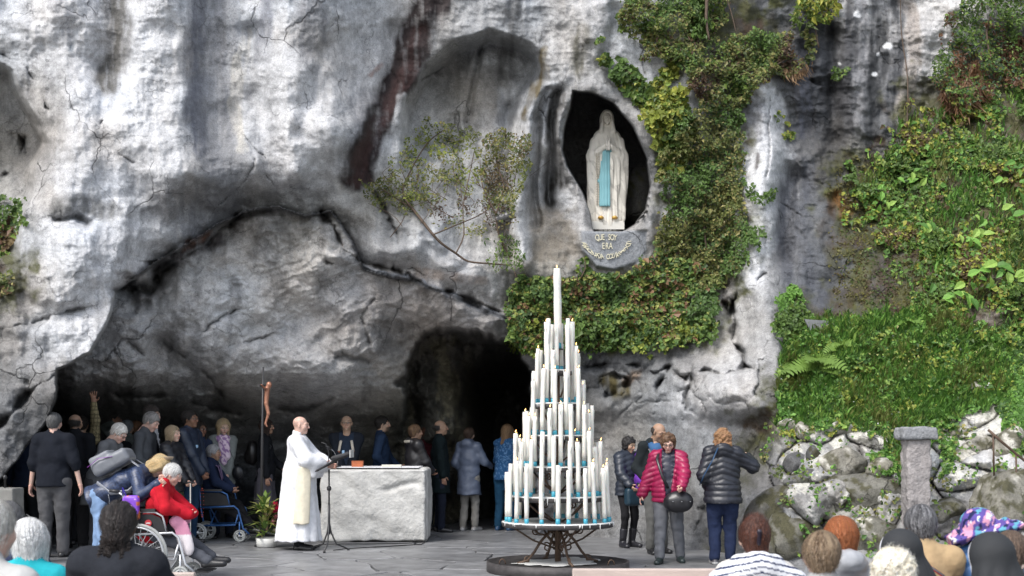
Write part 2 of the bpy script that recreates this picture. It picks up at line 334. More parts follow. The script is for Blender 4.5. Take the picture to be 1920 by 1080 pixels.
# rounded blocks: lower right wall and the boulders by the bank
m_blk = np.clip(np.maximum(sstep(1400, 1470, Wu + .25 * (V_ - 900)) * sstep(770, 810, Wv + (U > 1650) * 10), 0), 0, 1)
m_blk2 = sstep(1040, 1100, U) * sstep(660, 700, V_) * (1 - m_blk) * sstep(1500, 1440, U) * sstep(800, 760, V_)
ca, sa = math.cos(R(-22)), math.sin(R(-22))
lw1 = fbm(U / 150, V_ / 150, 201, 2) * 70; lw2 = fbm(U / 150, V_ / 150, 203, 2) * 60
bu = (U + lw1 + wx * .7) * ca - (V_ + lw2 + wy * .7) * sa; bv = (U + lw1 + wx * .7) * sa + (V_ + lw2 + wy * .7) * ca
f1, f2, cid = worley(bu / 120, bv / 62, 3)
edge = sstep(0.0, 0.09, f2 - f1); D += m_blk * (-0.34 * np.sqrt(np.clip(f2 - f1, 0, 1)) - (cid - .5) * .34 + .1) + m_blk * (1 - edge) * .07
g1, g2, gid = worley(bu / 34, bv / 24, 9)
D += m_blk * -0.05 * np.sqrt(np.clip(g2 - g1, 0, 1)) * sstep(.4, .6, vnoise(U / 120, V_ / 120, 44))
h1, h2, hid = worley((Wu + wx * 1.6) / 120, (Wv + wy * 1.6 + Wu * .2) / 85, 13)
D += m_blk2 * (-0.20 * np.sqrt(np.clip(h2 - h1, 0, 1)) - (hid - .5) * .16)
crack = np.maximum(crack, m_blk * (1 - sstep(0.0, 0.05, f2 - f1)) * .7); crack = np.maximum(crack, m_blk2 * (1 - sstep(0.0, 0.03, h2 - h1)) * .5)
# broad relief
in_slab = sstep(2, -6, s_slab); rough_r = sstep(1420, 1520, Wu)
amp = 0.10 + 0.06 * in_slab + 0.12 * rough_r
D += fbm(U / 170, V_ / 120, 31, 3) * (0.26 + .1 * rough_r) + fbm(U / 60, V_ / 60, 37, 3) * amp * .8
# horizontal/diagonal strata on the slab, vertical flow on the white face
fl = (U * .35 + V_ * .93) + wy * 1.5
D += in_slab * ((ridged(U / 130, fl / 38, 61, 4) - .5) * -.19 + (ridged(U / 50 + 7, (V_ - U * .4) / 22, 65, 3) - .5) * -.06)
D += (1 - in_slab) * (fbm(Wu / 45, Wv / 300, 41, 3) * .09 + (ridged(Wu / 40, Wv / 60, 43, 3) - .5) * -.05)
D += ((ridged(Wu / 40, Wv / 22, 47, 3) - .5) * -.03 + fbm(U / 9, V_ / 9, 51, 3) * .014) * (1 + rough_r) * (.6 + .8 * sstep(.35, .65, vnoise(U / 110, V_ / 110, 53)))
# plaque panel below the statue: smoothed rock
plq = [(1089,433),(1212,433),(1212,470),(1195,492),(1150,506),(1118,500),(1091,470)]
s_pl = poly_sd(plq, U, V_); t = sstep(4, -3, s_pl); D = D * (1 - t) + (18.12 + (V_ - 433) * .0012 + ((U - 1150) / 60) ** 2 * .05) * t
NICHE_FLOOR_V = 432.0
XYZ = np.stack([(U - 960) / FPX * D, D, CAMH - (V_ - HZ) / FPX * D], -1)
def depth_at(u, v):
    i = np.clip(np.searchsorted(gv, v) - 1, 0, len(gv) - 2); j = np.clip(np.searchsorted(gu, u) - 1, 0, len(gu) - 2)
    return D[i, j]
# ---- stone colour (stains, lichen, calcite), linear albedo ----
WH = (.52,.52,.53); LG = (.37,.37,.372); MG = (.26,.258,.258); DG = (.12,.122,.126); BK = (.045,.046,.05); TN = (.33,.31,.275); BR = (.17,.145,.115)
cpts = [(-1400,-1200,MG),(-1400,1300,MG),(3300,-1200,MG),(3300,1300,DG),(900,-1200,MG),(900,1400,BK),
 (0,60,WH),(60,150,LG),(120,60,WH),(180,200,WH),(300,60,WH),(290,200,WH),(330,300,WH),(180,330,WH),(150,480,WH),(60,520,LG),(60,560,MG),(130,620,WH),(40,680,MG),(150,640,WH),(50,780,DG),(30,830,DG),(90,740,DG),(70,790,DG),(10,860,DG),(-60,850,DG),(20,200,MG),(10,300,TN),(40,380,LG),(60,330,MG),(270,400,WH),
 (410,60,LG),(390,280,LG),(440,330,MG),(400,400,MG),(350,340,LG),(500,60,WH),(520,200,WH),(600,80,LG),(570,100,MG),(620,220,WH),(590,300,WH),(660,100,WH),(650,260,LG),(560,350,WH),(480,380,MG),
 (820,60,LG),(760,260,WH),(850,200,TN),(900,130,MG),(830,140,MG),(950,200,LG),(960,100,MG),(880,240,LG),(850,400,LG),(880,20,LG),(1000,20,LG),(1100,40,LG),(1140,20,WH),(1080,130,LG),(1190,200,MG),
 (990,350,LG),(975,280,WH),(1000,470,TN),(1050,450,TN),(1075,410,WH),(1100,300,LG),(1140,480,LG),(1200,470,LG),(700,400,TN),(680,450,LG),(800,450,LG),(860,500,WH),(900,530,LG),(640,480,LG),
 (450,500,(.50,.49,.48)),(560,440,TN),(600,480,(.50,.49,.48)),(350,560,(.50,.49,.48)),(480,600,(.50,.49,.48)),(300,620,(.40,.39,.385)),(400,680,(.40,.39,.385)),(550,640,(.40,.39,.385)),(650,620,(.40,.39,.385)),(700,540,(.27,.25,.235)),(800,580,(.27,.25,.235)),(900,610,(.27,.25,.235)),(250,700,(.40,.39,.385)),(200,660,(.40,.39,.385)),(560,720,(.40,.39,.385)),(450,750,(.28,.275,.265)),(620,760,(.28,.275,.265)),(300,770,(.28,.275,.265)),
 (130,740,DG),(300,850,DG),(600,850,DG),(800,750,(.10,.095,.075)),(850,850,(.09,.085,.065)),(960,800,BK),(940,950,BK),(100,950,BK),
 (1230,90,WH),(1300,140,LG),(1420,200,MG),(1440,330,WH),(1420,440,WH),(1410,540,LG),(1460,240,DG),(1500,330,DG),(1385,200,MG),(1520,250,(.08,.082,.088)),(1540,120,(.09,.092,.10)),(1620,120,(.08,.08,.085)),(1560,330,(.08,.08,.08)),(1590,200,(.08,.08,.085)),(1700,200,LG),(1760,80,WH),(1850,40,LG),(1590,40,LG),(1650,260,DG),
 (1560,420,DG),(1490,480,DG),(1500,380,DG),(1620,560,DG),(1700,400,DG),(1800,300,BR),(1900,300,BR),(1850,500,BR),(1700,680,BR),(1600,350,DG),(1650,460,DG),(1600,600,BK),(1350,60,BK),
 (1080,700,DG),(1180,720,(.19,.19,.188)),(1130,850,(.19,.19,.188)),(1230,780,(.19,.19,.188)),(1340,740,WH),(1360,640,LG),(1410,650,LG),(1320,640,(.19,.19,.188)),(1300,850,(.19,.19,.188)),(1380,800,MG),(1200,900,(.19,.19,.188)),(1350,900,(.19,.19,.188)),(1250,980,(.19,.19,.188)),(1380,950,DG),(1430,850,DG),(1440,720,MG),
 (1480,830,LG),(1560,860,LG),(1500,950,MG),(1600,930,TN),(1550,1020,MG),(1700,950,MG),(1780,900,MG),(1850,830,WH),(1900,900,LG),(1750,850,LG),(1850,960,MG),(1900,1040,MG)]
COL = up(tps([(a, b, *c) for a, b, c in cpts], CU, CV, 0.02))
COL = np.clip(COL, .03, .68)
def mixc(c, m, k=1.0):
    global COL
    m = np.clip(m * k, 0, 1)[..., None]; COL = COL * (1 - m) + np.array(c, np.float32) * m
nz1 = fbm(U / 40, V_ / 90, 81, 5, .6); nz2 = fbm(U / 14, V_ / 14, 85, 5, .65); nz3 = fbm(Wu / 12, Wv / 160, 87, 4, .6); nz4 = fbm(U / 90, V_ / 90, 89, 4)
# random tonal mottling from noise
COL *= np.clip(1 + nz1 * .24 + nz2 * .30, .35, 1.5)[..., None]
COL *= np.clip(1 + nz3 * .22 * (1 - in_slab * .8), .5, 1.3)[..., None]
warm = np.clip(nz4 * 1.2, -1, 1)[..., None]; COL *= 1 + warm * np.array([.05, 0.0, -.06])
def streak(pl, w, c, k=.8, soft=.5, seed=3):
    d = line_d(pl, U + wx * .9 + fbm(U / 12, V_ / 50, seed, 3) * 10, V_ + wy * .5)
    m = sstep(w * (1 + soft), w * (1 - soft), d) * np.clip(.35 + .65 * k + fbm(U / 10, V_ / 60, seed + 5, 4) * .75 + nz2 * .45, 0, 1); mixc(c, m, k)
def blob(poly, c, k=.8, soft=12, seed=9, rag=16):
    d = poly_sd(poly, U + wx * .6, V_ + wy * .6) + fbm(U / 12, V_ / 12, seed, 4) * rag
    mixc(c, sstep(soft, -soft, d) * np.clip(.8 + nz2 * .9, 0, 1), k)
dkb = (.055,.058,.07)
streak([(205,-40),(222,30),(228,90),(205,130),(200,160)],20,(.07,.065,.055),.9)
streak([(385,-40),(368,40),(362,120),(360,200),(370,280)],16,(.11,.12,.15),.9)
streak([(400,-40),(410,80),(400,200),(410,290),(420,380),(370,420)],38,(.20,.205,.22),.75)
streak([(505,-20),(500,60),(495,110)],14,(.15,.16,.19),.8); streak([(585,20),(580,70),(560,100)],26,(.15,.15,.16),.75)
streak([(690,190),(670,260),(640,310)],22,(.13,.135,.15),.8)
streak([(140,60),(128,90)],8,(.16,.19,.22),.9); streak([(110,10),(125,60)],20,(.32,.32,.34),.6)
streak([(420,380),(350,370),(300,380)],38,(.14,.14,.145),.7); streak([(110,390),(150,380),(200,395)],18,(.13,.13,.125),.8)
streak([(820,-30),(800,20),(775,90),(745,150),(720,210),(700,255),(682,300),(672,330)],29,(.028,.02,.02),1.0,.3)
streak([(795,60),(755,150),(712,230),(685,290),(676,340)],15,(.06,.032,.03),.9,.5); streak([(838,-30),(820,40),(790,100)],12,(.05,.04,.04),.8)
streak([(710,120),(695,130),(685,140)],5,(.26,.15,.12),.7)
streak([(755,180),(750,250),(752,330)],7,(.6,.6,.6),.8)
streak([(950,-20),(960,40),(958,80),(955,140)],16,(.09,.09,.09),.8); streak([(1090,60),(1080,110),(1085,140)],14,(.07,.065,.04),.8)
streak([(948,180),(945,230)],12,(.55,.56,.58),.9)
streak([(1022,160),(1010,250),(1000,340),(995,420)],9,(.07,.065,.05),.5); streak([(1042,180),(1040,260),(1045,330),(1032,380)],11,(.035,.03,.022),.9); streak([(1020,95),(1030,130),(995,180),(985,220)],7,(.10,.075,.03),.9)
streak([(980,270),(975,380),(985,480)],14,(.52,.53,.55),.8); streak([(1072,370),(1085,440)],10,(.55,.55,.56),.7)
blob([(1010,390),(1070,385),(1085,470),(1060,500),(1000,490)],(.20,.17,.13),.7)
streak([(1430,170),(1445,230),(1440,330),(1420,440),(1400,520)],26,(.58,.585,.6),.9,.25); blob([(1395,240),(1480,280),(1500,330),(1480,430),(1440,480),(1385,440)],(.60,.605,.62),.95,6)
blob([(1390,180),(1430,180),(1432,240),(1420,270),(1395,250)],(.17,.175,.19),.8,6); streak([(1420,290),(1418,310)],6,(.12,.11,.11),.9)
for x0, w_, c_ in ((1505,10,(.12,.125,.15)),(1540,16,(.07,.075,.085)),(1585,14,(.08,.08,.085)),(1610,9,(.26,.26,.27)),(1640,14,(.05,.052,.055)),(1675,13,(.055,.058,.065)),(1702,12,(.42,.38,.35))):
    streak([(x0 + 10, 10),(x0 + 3, 120),(x0, 250)], w_ * 1.15, tuple(q * .8 for q in c_), .95, .5, int(x0))
for (x0, y0, r_) in ((1662,88,9),(1645,102,5),(1573,118,4),(1638,138,5),(1606,30,7)):
    mixc((.75,.76,.77), sstep(r_ * 1.3, r_ * .6, np.hypot((Wu - x0), (Wv - y0) * 1.3) + nz2 * 5))
streak([(1500,330),(1480,420),(1490,520),(1530,560)],34,(.075,.08,.095),.85); streak([(1560,240),(1550,330)],24,(.075,.072,.07),.8)
streak([(1600,270),(1590,340)],18,(.20,.19,.17),.6)
streak([(680,500),(770,522),(855,562),(950,600)],5,(.30,.32,.36),.8)
streak([(345,468),(400,440),(360,455)],6,(.26,.11,.06),.9); streak([(330,480),(420,450)],12,(.09,.08,.08),.8)
streak([(780,515),(850,520),(900,530)],10,(.26,.15,.08),.45)
streak([(1140,715),(1160,730)],16,(.07,.055,.015),.95); streak([(1170,715),(1190,700)],8,(.2,.12,.06),.7)
streak([(1100,680),(1200,670),(1280,650)],26,(.085,.088,.095),.8); streak([(1090,760),(1100,860),(1110,950)],30,(.07,.072,.07),.8)
streak([(1260,640),(1300,690)],20,(.12,.12,.125),.6); streak([(1310,740),(1350,750),(1370,730)],18,(.5,.51,.52),.5)
blob([(1380,800),(1440,780),(1440,700),(1480,720),(1470,800),(1400,900),(1360,1050),(1330,1050),(1350,900)],(.05,.05,.03),.85,24,12,30)
# light waterfall of calcite down the white face
streak([(150,-30),(160,100),(150,220),(130,350)],24,(.60,.605,.625),.65); streak([(285,-30),(280,150),(290,300)],44,(.60,.605,.62),.7); streak([(530,120),(570,240),(600,300)],48,(.60,.605,.62),.65); streak([(110,450),(130,520),(120,640)],40,(.60,.605,.62),.6)
streak([(460,60),(440,200),(450,280)],9,(.62,.58,.5),.5)
# moss
moss = np.zeros_like(U)
for poly in ([(1560,300),(1700,270),(1760,320),(1740,420),(1800,480),(1780,560),(1680,590),(1600,600),(1570,520),(1620,480),(1600,420),(1550,400)], [(1380,790),(1480,700),(1490,800),(1420,850)],
             [(1640,800),(1760,780),(1900,640),(1950,700),(1860,800),(1760,820),(1680,860)], [(1560,640),(1930,560),(1990,760),(1500,800)], [(1690,150),(1980,90),(1980,640),(1740,620),(1680,300)], [(1180,0),(1480,-10),(1400,170),(1240,120)], [(-60,470),(60,480),(50,560),(-60,580)], [(960,540),(1240,500),(1250,300),(1390,180),(1400,500),(1330,630),(970,640)]):
    d = poly_sd(poly, U + wx, V_ + wy) + fbm(U / 22, V_ / 22, 91, 4) * 60; moss = np.maximum(moss, sstep(25, -25, d))
mc = np.stack([.060 + nz1 * .03, .062 + nz1 * .035, .016 + nz1 * .004], -1).astype(np.float32)
brn = sstep(.0, .4, fbm(U / 50, V_ / 50, 95, 3))[..., None]; mc = mc * (1 - brn) + np.array([.05,.032,.018]) * brn
for poly in ([(1560,330),(1640,290),(1760,300),(1790,600),(1680,620),(1600,590),(1575,520),(1555,440)], [(1480,560),(1600,570),(1620,620),(1500,625)]):
    d = poly_sd(poly, U + wx * 1.5, V_ + wy * 1.5) + fbm(U / 26, V_ / 26, 191, 4) * 34; moss = np.maximum(moss, sstep(22, -22, d) * 1.1)
mm = np.clip(moss * (.85 + nz2 * .8), 0, 1)[..., None] * .92; COL = COL * (1 - mm) + mc * mm
streak([(1570,370),(1590,400)],16,(.16,.07,.015),.8)
# white lichen on the boulders, pale crusts
lich = sstep(.1, .32, nz2 + fbm(U / 70, V_ / 50, 97, 3) * .5 + sstep(880, 800, V_) * .25) * sstep(1440, 1500, U) * sstep(770, 800, V_ + (U > 1640) * 20)
lich *= sstep(1020, 880, V_ - (U > 1700) * 60)
mixc((.60,.585,.53), lich, .9)
mixc((.45,.45,.44), m_blk * sstep(.35, .55, nz2) , .8)
COL *= (1 - crack * .72)[..., None]
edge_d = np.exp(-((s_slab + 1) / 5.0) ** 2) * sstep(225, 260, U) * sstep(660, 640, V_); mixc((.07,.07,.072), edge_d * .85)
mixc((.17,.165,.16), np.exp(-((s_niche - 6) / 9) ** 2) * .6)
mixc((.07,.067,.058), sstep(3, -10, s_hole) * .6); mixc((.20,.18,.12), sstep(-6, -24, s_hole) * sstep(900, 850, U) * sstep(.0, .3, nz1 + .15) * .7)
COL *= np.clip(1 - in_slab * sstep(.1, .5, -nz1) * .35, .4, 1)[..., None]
# niche walls near black: shade of the recess is put into the colour
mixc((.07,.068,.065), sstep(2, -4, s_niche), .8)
mixc((.26,.28,.31), sstep(3, -2, s_pl), .75)
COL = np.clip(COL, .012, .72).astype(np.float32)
ny_, nx_ = U.shape; idx = np.arange(ny_ * nx_).reshape(ny_, nx_)
Q = np.stack([idx[:-1, :-1], idx[1:, :-1], idx[1:, 1:], idx[:-1, 1:]], -1).reshape(-1, 4)
zc = XYZ[..., 2]; keep = np.maximum.reduce([zc[:-1, :-1], zc[1:, :-1], zc[1:, 1:], zc[:-1, 1:]]).ravel() > -0.25
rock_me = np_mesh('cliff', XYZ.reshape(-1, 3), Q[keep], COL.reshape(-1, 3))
rm = mat('limestone', vc=True, rough=0.82, var=.22, nscale=9, bump=0.8, bscale=24, bdist=.03, spec=.35)
# second, finer mottling + speckle straight in the node tree
nt = rm.node_tree; N = nt.nodes; L = nt.links; b = N['Principled BSDF']
base = b.inputs['Base Color'].links[0].from_socket
n3 = N.new('ShaderNodeTexNoise'); n3.inputs['Scale'].default_value = 38; n3.inputs['Detail'].default_value = 6; n3.inputs['Roughness'].default_value = .7
L.new(N['Mapping'].outputs[0], n3.inputs['Vector'])
mr = N.new('ShaderNodeMapRange'); mr.inputs[1].default_value = .3; mr.inputs[2].default_value = .7; mr.inputs[3].default_value = .74; mr.inputs[4].default_value = 1.18; L.new(n3.outputs[0], mr.inputs[0])
mx = N.new('ShaderNodeVectorMath'); mx.operation = 'SCALE'; L.new(base, mx.inputs[0]); L.new(mr.outputs[0], mx.inputs['Scale']); 
def crack_layer(base, scale, warp, width, lo, seed):
    wn_ = N.new('ShaderNodeTexNoise'); wn_.inputs['Scale'].default_value = scale * 1.6; wn_.inputs['Detail'].default_value = 4; L.new(N['Mapping'].outputs[0], wn_.inputs['Vector'])
    ad = N.new('ShaderNodeVectorMath'); ad.operation = 'MULTIPLY_ADD'; ad.inputs[1].default_value = (warp,) * 3; L.new(wn_.outputs['Color'], ad.inputs[0]); L.new(N['Mapping'].outputs[0], ad.inputs[2])
    vo = N.new('ShaderNodeTexVoronoi'); vo.feature = 'DISTANCE_TO_EDGE'; vo.inputs['Scale'].default_value = scale; L.new(ad.outputs[0], vo.inputs['Vector'])
    ms = N.new('ShaderNodeTexNoise'); ms.inputs['Scale'].default_value = scale * .8; ms.inputs['Detail'].default_value = 2; L.new(N['Mapping'].outputs[0], ms.inputs['Vector'])
    wd_ = N.new('ShaderNodeMapRange'); wd_.inputs[1].default_value = .52; wd_.inputs[2].default_value = .74; wd_.inputs[3].default_value = .0001; wd_.inputs[4].default_value = width; L.new(ms.outputs[0], wd_.inputs[0])
    cr2 = N.new('ShaderNodeMapRange'); L.new(vo.outputs['Distance'], cr2.inputs[0]); cr2.inputs[1].default_value = 0; L.new(wd_.outputs[0], cr2.inputs[2]); cr2.inputs[3].default_value = lo; cr2.inputs[4].default_value = 1
    sc_ = N.new('ShaderNodeVectorMath'); sc_.operation = 'SCALE'; L.new(base, sc_.inputs[0]); L.new(cr2.outputs[0], sc_.inputs['Scale']); return sc_.outputs[0], cr2.outputs[0]
n5 = N.new('ShaderNodeTexNoise'); n5.inputs['Scale'].default_value = 75; n5.inputs['Detail'].default_value = 3; L.new(N['Mapping'].outputs[0], n5.inputs['Vector'])
mr5 = N.new('ShaderNodeMapRange'); mr5.inputs[1].default_value = .30; mr5.inputs[2].default_value = .46; mr5.inputs[3].default_value = .62; mr5.inputs[4].default_value = 1; L.new(n5.outputs[0], mr5.inputs[0])
mx5 = N.new('ShaderNodeVectorMath'); mx5.operation = 'SCALE'; L.new(mx.outputs[0], mx5.inputs[0]); L.new(mr5.outputs[0], mx5.inputs['Scale'])
c1, h1_ = crack_layer(mx5.outputs[0], .8, .9, .022, .45, 1); c2, h2_ = crack_layer(c1, 3.1, .30, .04, .6, 2)
L.new(c2, b.inputs['Base Color'])
bp0 = [n for n in N if n.bl_idname == 'ShaderNodeBump'][0]; hsrc = bp0.inputs['Height'].links[0].from_socket
mm1 = N.new('ShaderNodeMath'); mm1.operation = 'MULTIPLY_ADD'; mm1.inputs[1].default_value = 1.6; L.new(h1_, mm1.inputs[0]); L.new(hsrc, mm1.inputs[2])
mm2 = N.new('ShaderNodeMath'); mm2.operation = 'MULTIPLY_ADD'; mm2.inputs[1].default_value = .8; L.new(h2_, mm2.inputs[0]); L.new(mm1.outputs[0], mm2.inputs[2]); L.new(mm2.outputs[0], bp0.inputs['Height'])
for n_ in N:
    if n_.bl_idname == 'ShaderNodeTexNoise' and n_ == hsrc.node: n_.inputs['Detail'].default_value = 7; n_.inputs['Roughness'].default_value = .65; n_.inputs['Scale'].default_value = 14
cliff = link('cliff', rock_me, rm); tag(cliff, kind='structure')
# ================= GROUND =================
gm = mat('ground_mortar', (.06,.06,.058), .8, var=.3, nscale=3)
g = MB(); g.add([(-90,-90,-.03),(90,-90,-.03),(90,90,-.03),(-90,90,-.03)], [(0,1,2,3)]); tag(g.build('ground', gm), kind='structure')
pv = mat('paving_slate', (.19,.192,.198), .42, var=.5, nscale=3.2, bump=.35, bscale=9, bdist=.02, objvar=.22, spec=.5)
pave = empty('pavement', (0, 0, 0)); tag(pave, kind='structure')
def clip_poly(poly, n, c):
    out = []
    for i in range(len(poly)):
        a = poly[i]; b2 = poly[(i + 1) % len(poly)]; da = n[0] * a[0] + n[1] * a[1] - c; db = n[0] * b2[0] + n[1] * b2[1] - c
        if da <= 0: out.append(a)
        if (da < 0 < db) or (db < 0 < da):
            t = da / (da - db); out.append((a[0] + (b2[0] - a[0]) * t, a[1] + (b2[1] - a[1]) * t))
    return out
pr = random.Random(5); seeds = []
yy = 10.6; row = 0
while yy < 22.5:
    xx = -8.4 + (row % 2) * .6
    while xx < 8.2:
        seeds.append((xx + pr.uniform(-.42, .42), yy + pr.uniform(-.38, .38))); xx += 1.18
    yy += .95; row += 1
for i, s in enumerate(seeds):
    poly = [(s[0] - 2, s[1] - 2), (s[0] + 2, s[1] - 2), (s[0] + 2, s[1] + 2), (s[0] - 2, s[1] + 2)]
    for j, q in enumerate(seeds):
        if i != j and abs(q[0] - s[0]) < 3 and abs(q[1] - s[1]) < 3:
            nx, ny = q[0] - s[0], q[1] - s[1]; l = math.hypot(nx, ny); nx /= l; ny /= l
            poly = clip_poly(poly, (nx, ny), nx * (s[0] + q[0]) / 2 + ny * (s[1] + q[1]) / 2 - .018)
            if not poly: break
    if len(poly) < 3: continue
    Yc = s[1]; uu = 960 + s[0] / Yc * FPX
    if uu < -250 or uu > 2150 or (s[0] > 3.2 and Yc > 18.8): continue
    pts = []
    for k in range(len(poly)):   # broken, wandering edges (shared noise so that joints stay even)
        a = poly[k]; c2 = poly[(k + 1) % len(poly)]; nseg = max(1, int(math.hypot(c2[0] - a[0], c2[1] - a[1]) / .16))
        for q in range(nseg):
            t = q / nseg; pts.append((a[0] + (c2[0] - a[0]) * t, a[1] + (c2[1] - a[1]) * t))
    pa = np.array(pts); ox = fbm(pa[:, 0] * 2.2, pa[:, 1] * 2.2, 5, 3) * .10; oy = fbm(pa[:, 0] * 2.2 + 40, pa[:, 1] * 2.2, 6, 3) * .10
    pa[:, 0] += ox; pa[:, 1] += oy; cx, cy = pa.mean(0); n = len(pa)
    h = pr.uniform(-.003, .004); tx, ty = pr.uniform(-.004, .004), pr.uniform(-.004, .004)
    top = [(x - cx, y - cy, h + (x - cx) * tx + (y - cy) * ty) for x, y in pa]
    top2 = [(cx + (x - cx) * 1.012 - cx, cy + (y - cy) * 1.012 - cy, z - .006) for (x, y), (_, _, z) in zip(pa, top)]
    bot = [(x, y, -.028) for x, y, z in top2]
    m = MB(); m.add(top + top2 + bot, [tuple(range(n))] + [(k + n, (k + 1) % n + n, (k + 1) % n, k) for k in range(n)] + [(k + 2 * n, (k + 1) % n + 2 * n, (k + 1) % n + n, k + n) for k in range(n)])
    m.build('paving_stone', pv, pave, loc=(cx, cy, 0))
# ================= implicit-surface modeller (numpy) =================
def rotm(rx=0, ry=0, rz=0):
    return np.array((Matrix.Rotation(rz, 3, 'Z') @ Matrix.Rotation(ry, 3, 'Y') @ Matrix.Rotation(rx, 3, 'X')))
I3 = np.eye(3)
def surface_nets(F, org, h):
    nx, ny, nz = F.shape; S = F < 0
    acc = np.zeros((nx - 1, ny - 1, nz - 1, 3), np.float32); cnt = np.zeros((nx - 1, ny - 1, nz - 1), np.float32)
    quads = []
    cid = np.full((nx - 1, ny - 1, nz - 1), -1, np.int64)
    edges = []
    for ax in range(3):
        sl0 = [slice(None)] * 3; sl1 = [slice(None)] * 3; sl0[ax] = slice(0, -1); sl1[ax] = slice(1, None)
        a = F[tuple(sl0)]; b = F[tuple(sl1)]; s0 = S[tuple(sl0)]; m = s0 != S[tuple(sl1)]
        idx = np.argwhere(m); fa = a[m]; fb = b[m]; t = fa / (fa - fb)
        pos = idx.astype(np.float32); pos[:, ax] += t; edges.append((ax, idx, s0[m]))
        o1, o2 = [(1, 2), (2, 0), (0, 1)][ax]
        for d1 in (0, -1):
            for d2 in (0, -1):
                c = idx.copy(); c[:, o1] += d1; c[:, o2] += d2
                ok = (c >= 0).all(1) & (c[:, 0] < nx - 1) & (c[:, 1] < ny - 1) & (c[:, 2] < nz - 1); cc = c[ok]; pp = pos[ok]
                acc[cc[:, 0], cc[:, 1], cc[:, 2]] += pp; cnt[cc[:, 0], cc[:, 1], cc[:, 2]] += 1
    act = cnt > 0; n = int(act.sum()); cid[act] = np.arange(n)
    V = acc[act] / cnt[act][:, None] * h + org
    for ax, idx, s0 in edges:
        o1, o2 = [(1, 2), (2, 0), (0, 1)][ax]
        ok = (idx[:, o1] > 0) & (idx[:, o2] > 0); ok &= (idx[:, o1] < F.shape[o1] - 1) & (idx[:, o2] < F.shape[o2] - 1); idx = idx[ok]; s = s0[ok]
        def g(d1, d2):
            c = idx.copy(); c[:, o1] += d1; c[:, o2] += d2; return cid[c[:, 0], c[:, 1], c[:, 2]]
        q = np.stack([g(-1, -1), g(0, -1), g(0, 0), g(-1, 0)], 1); q[~s] = q[~s][:, ::-1]; quads.append(q)
    return V, np.concatenate(quads)
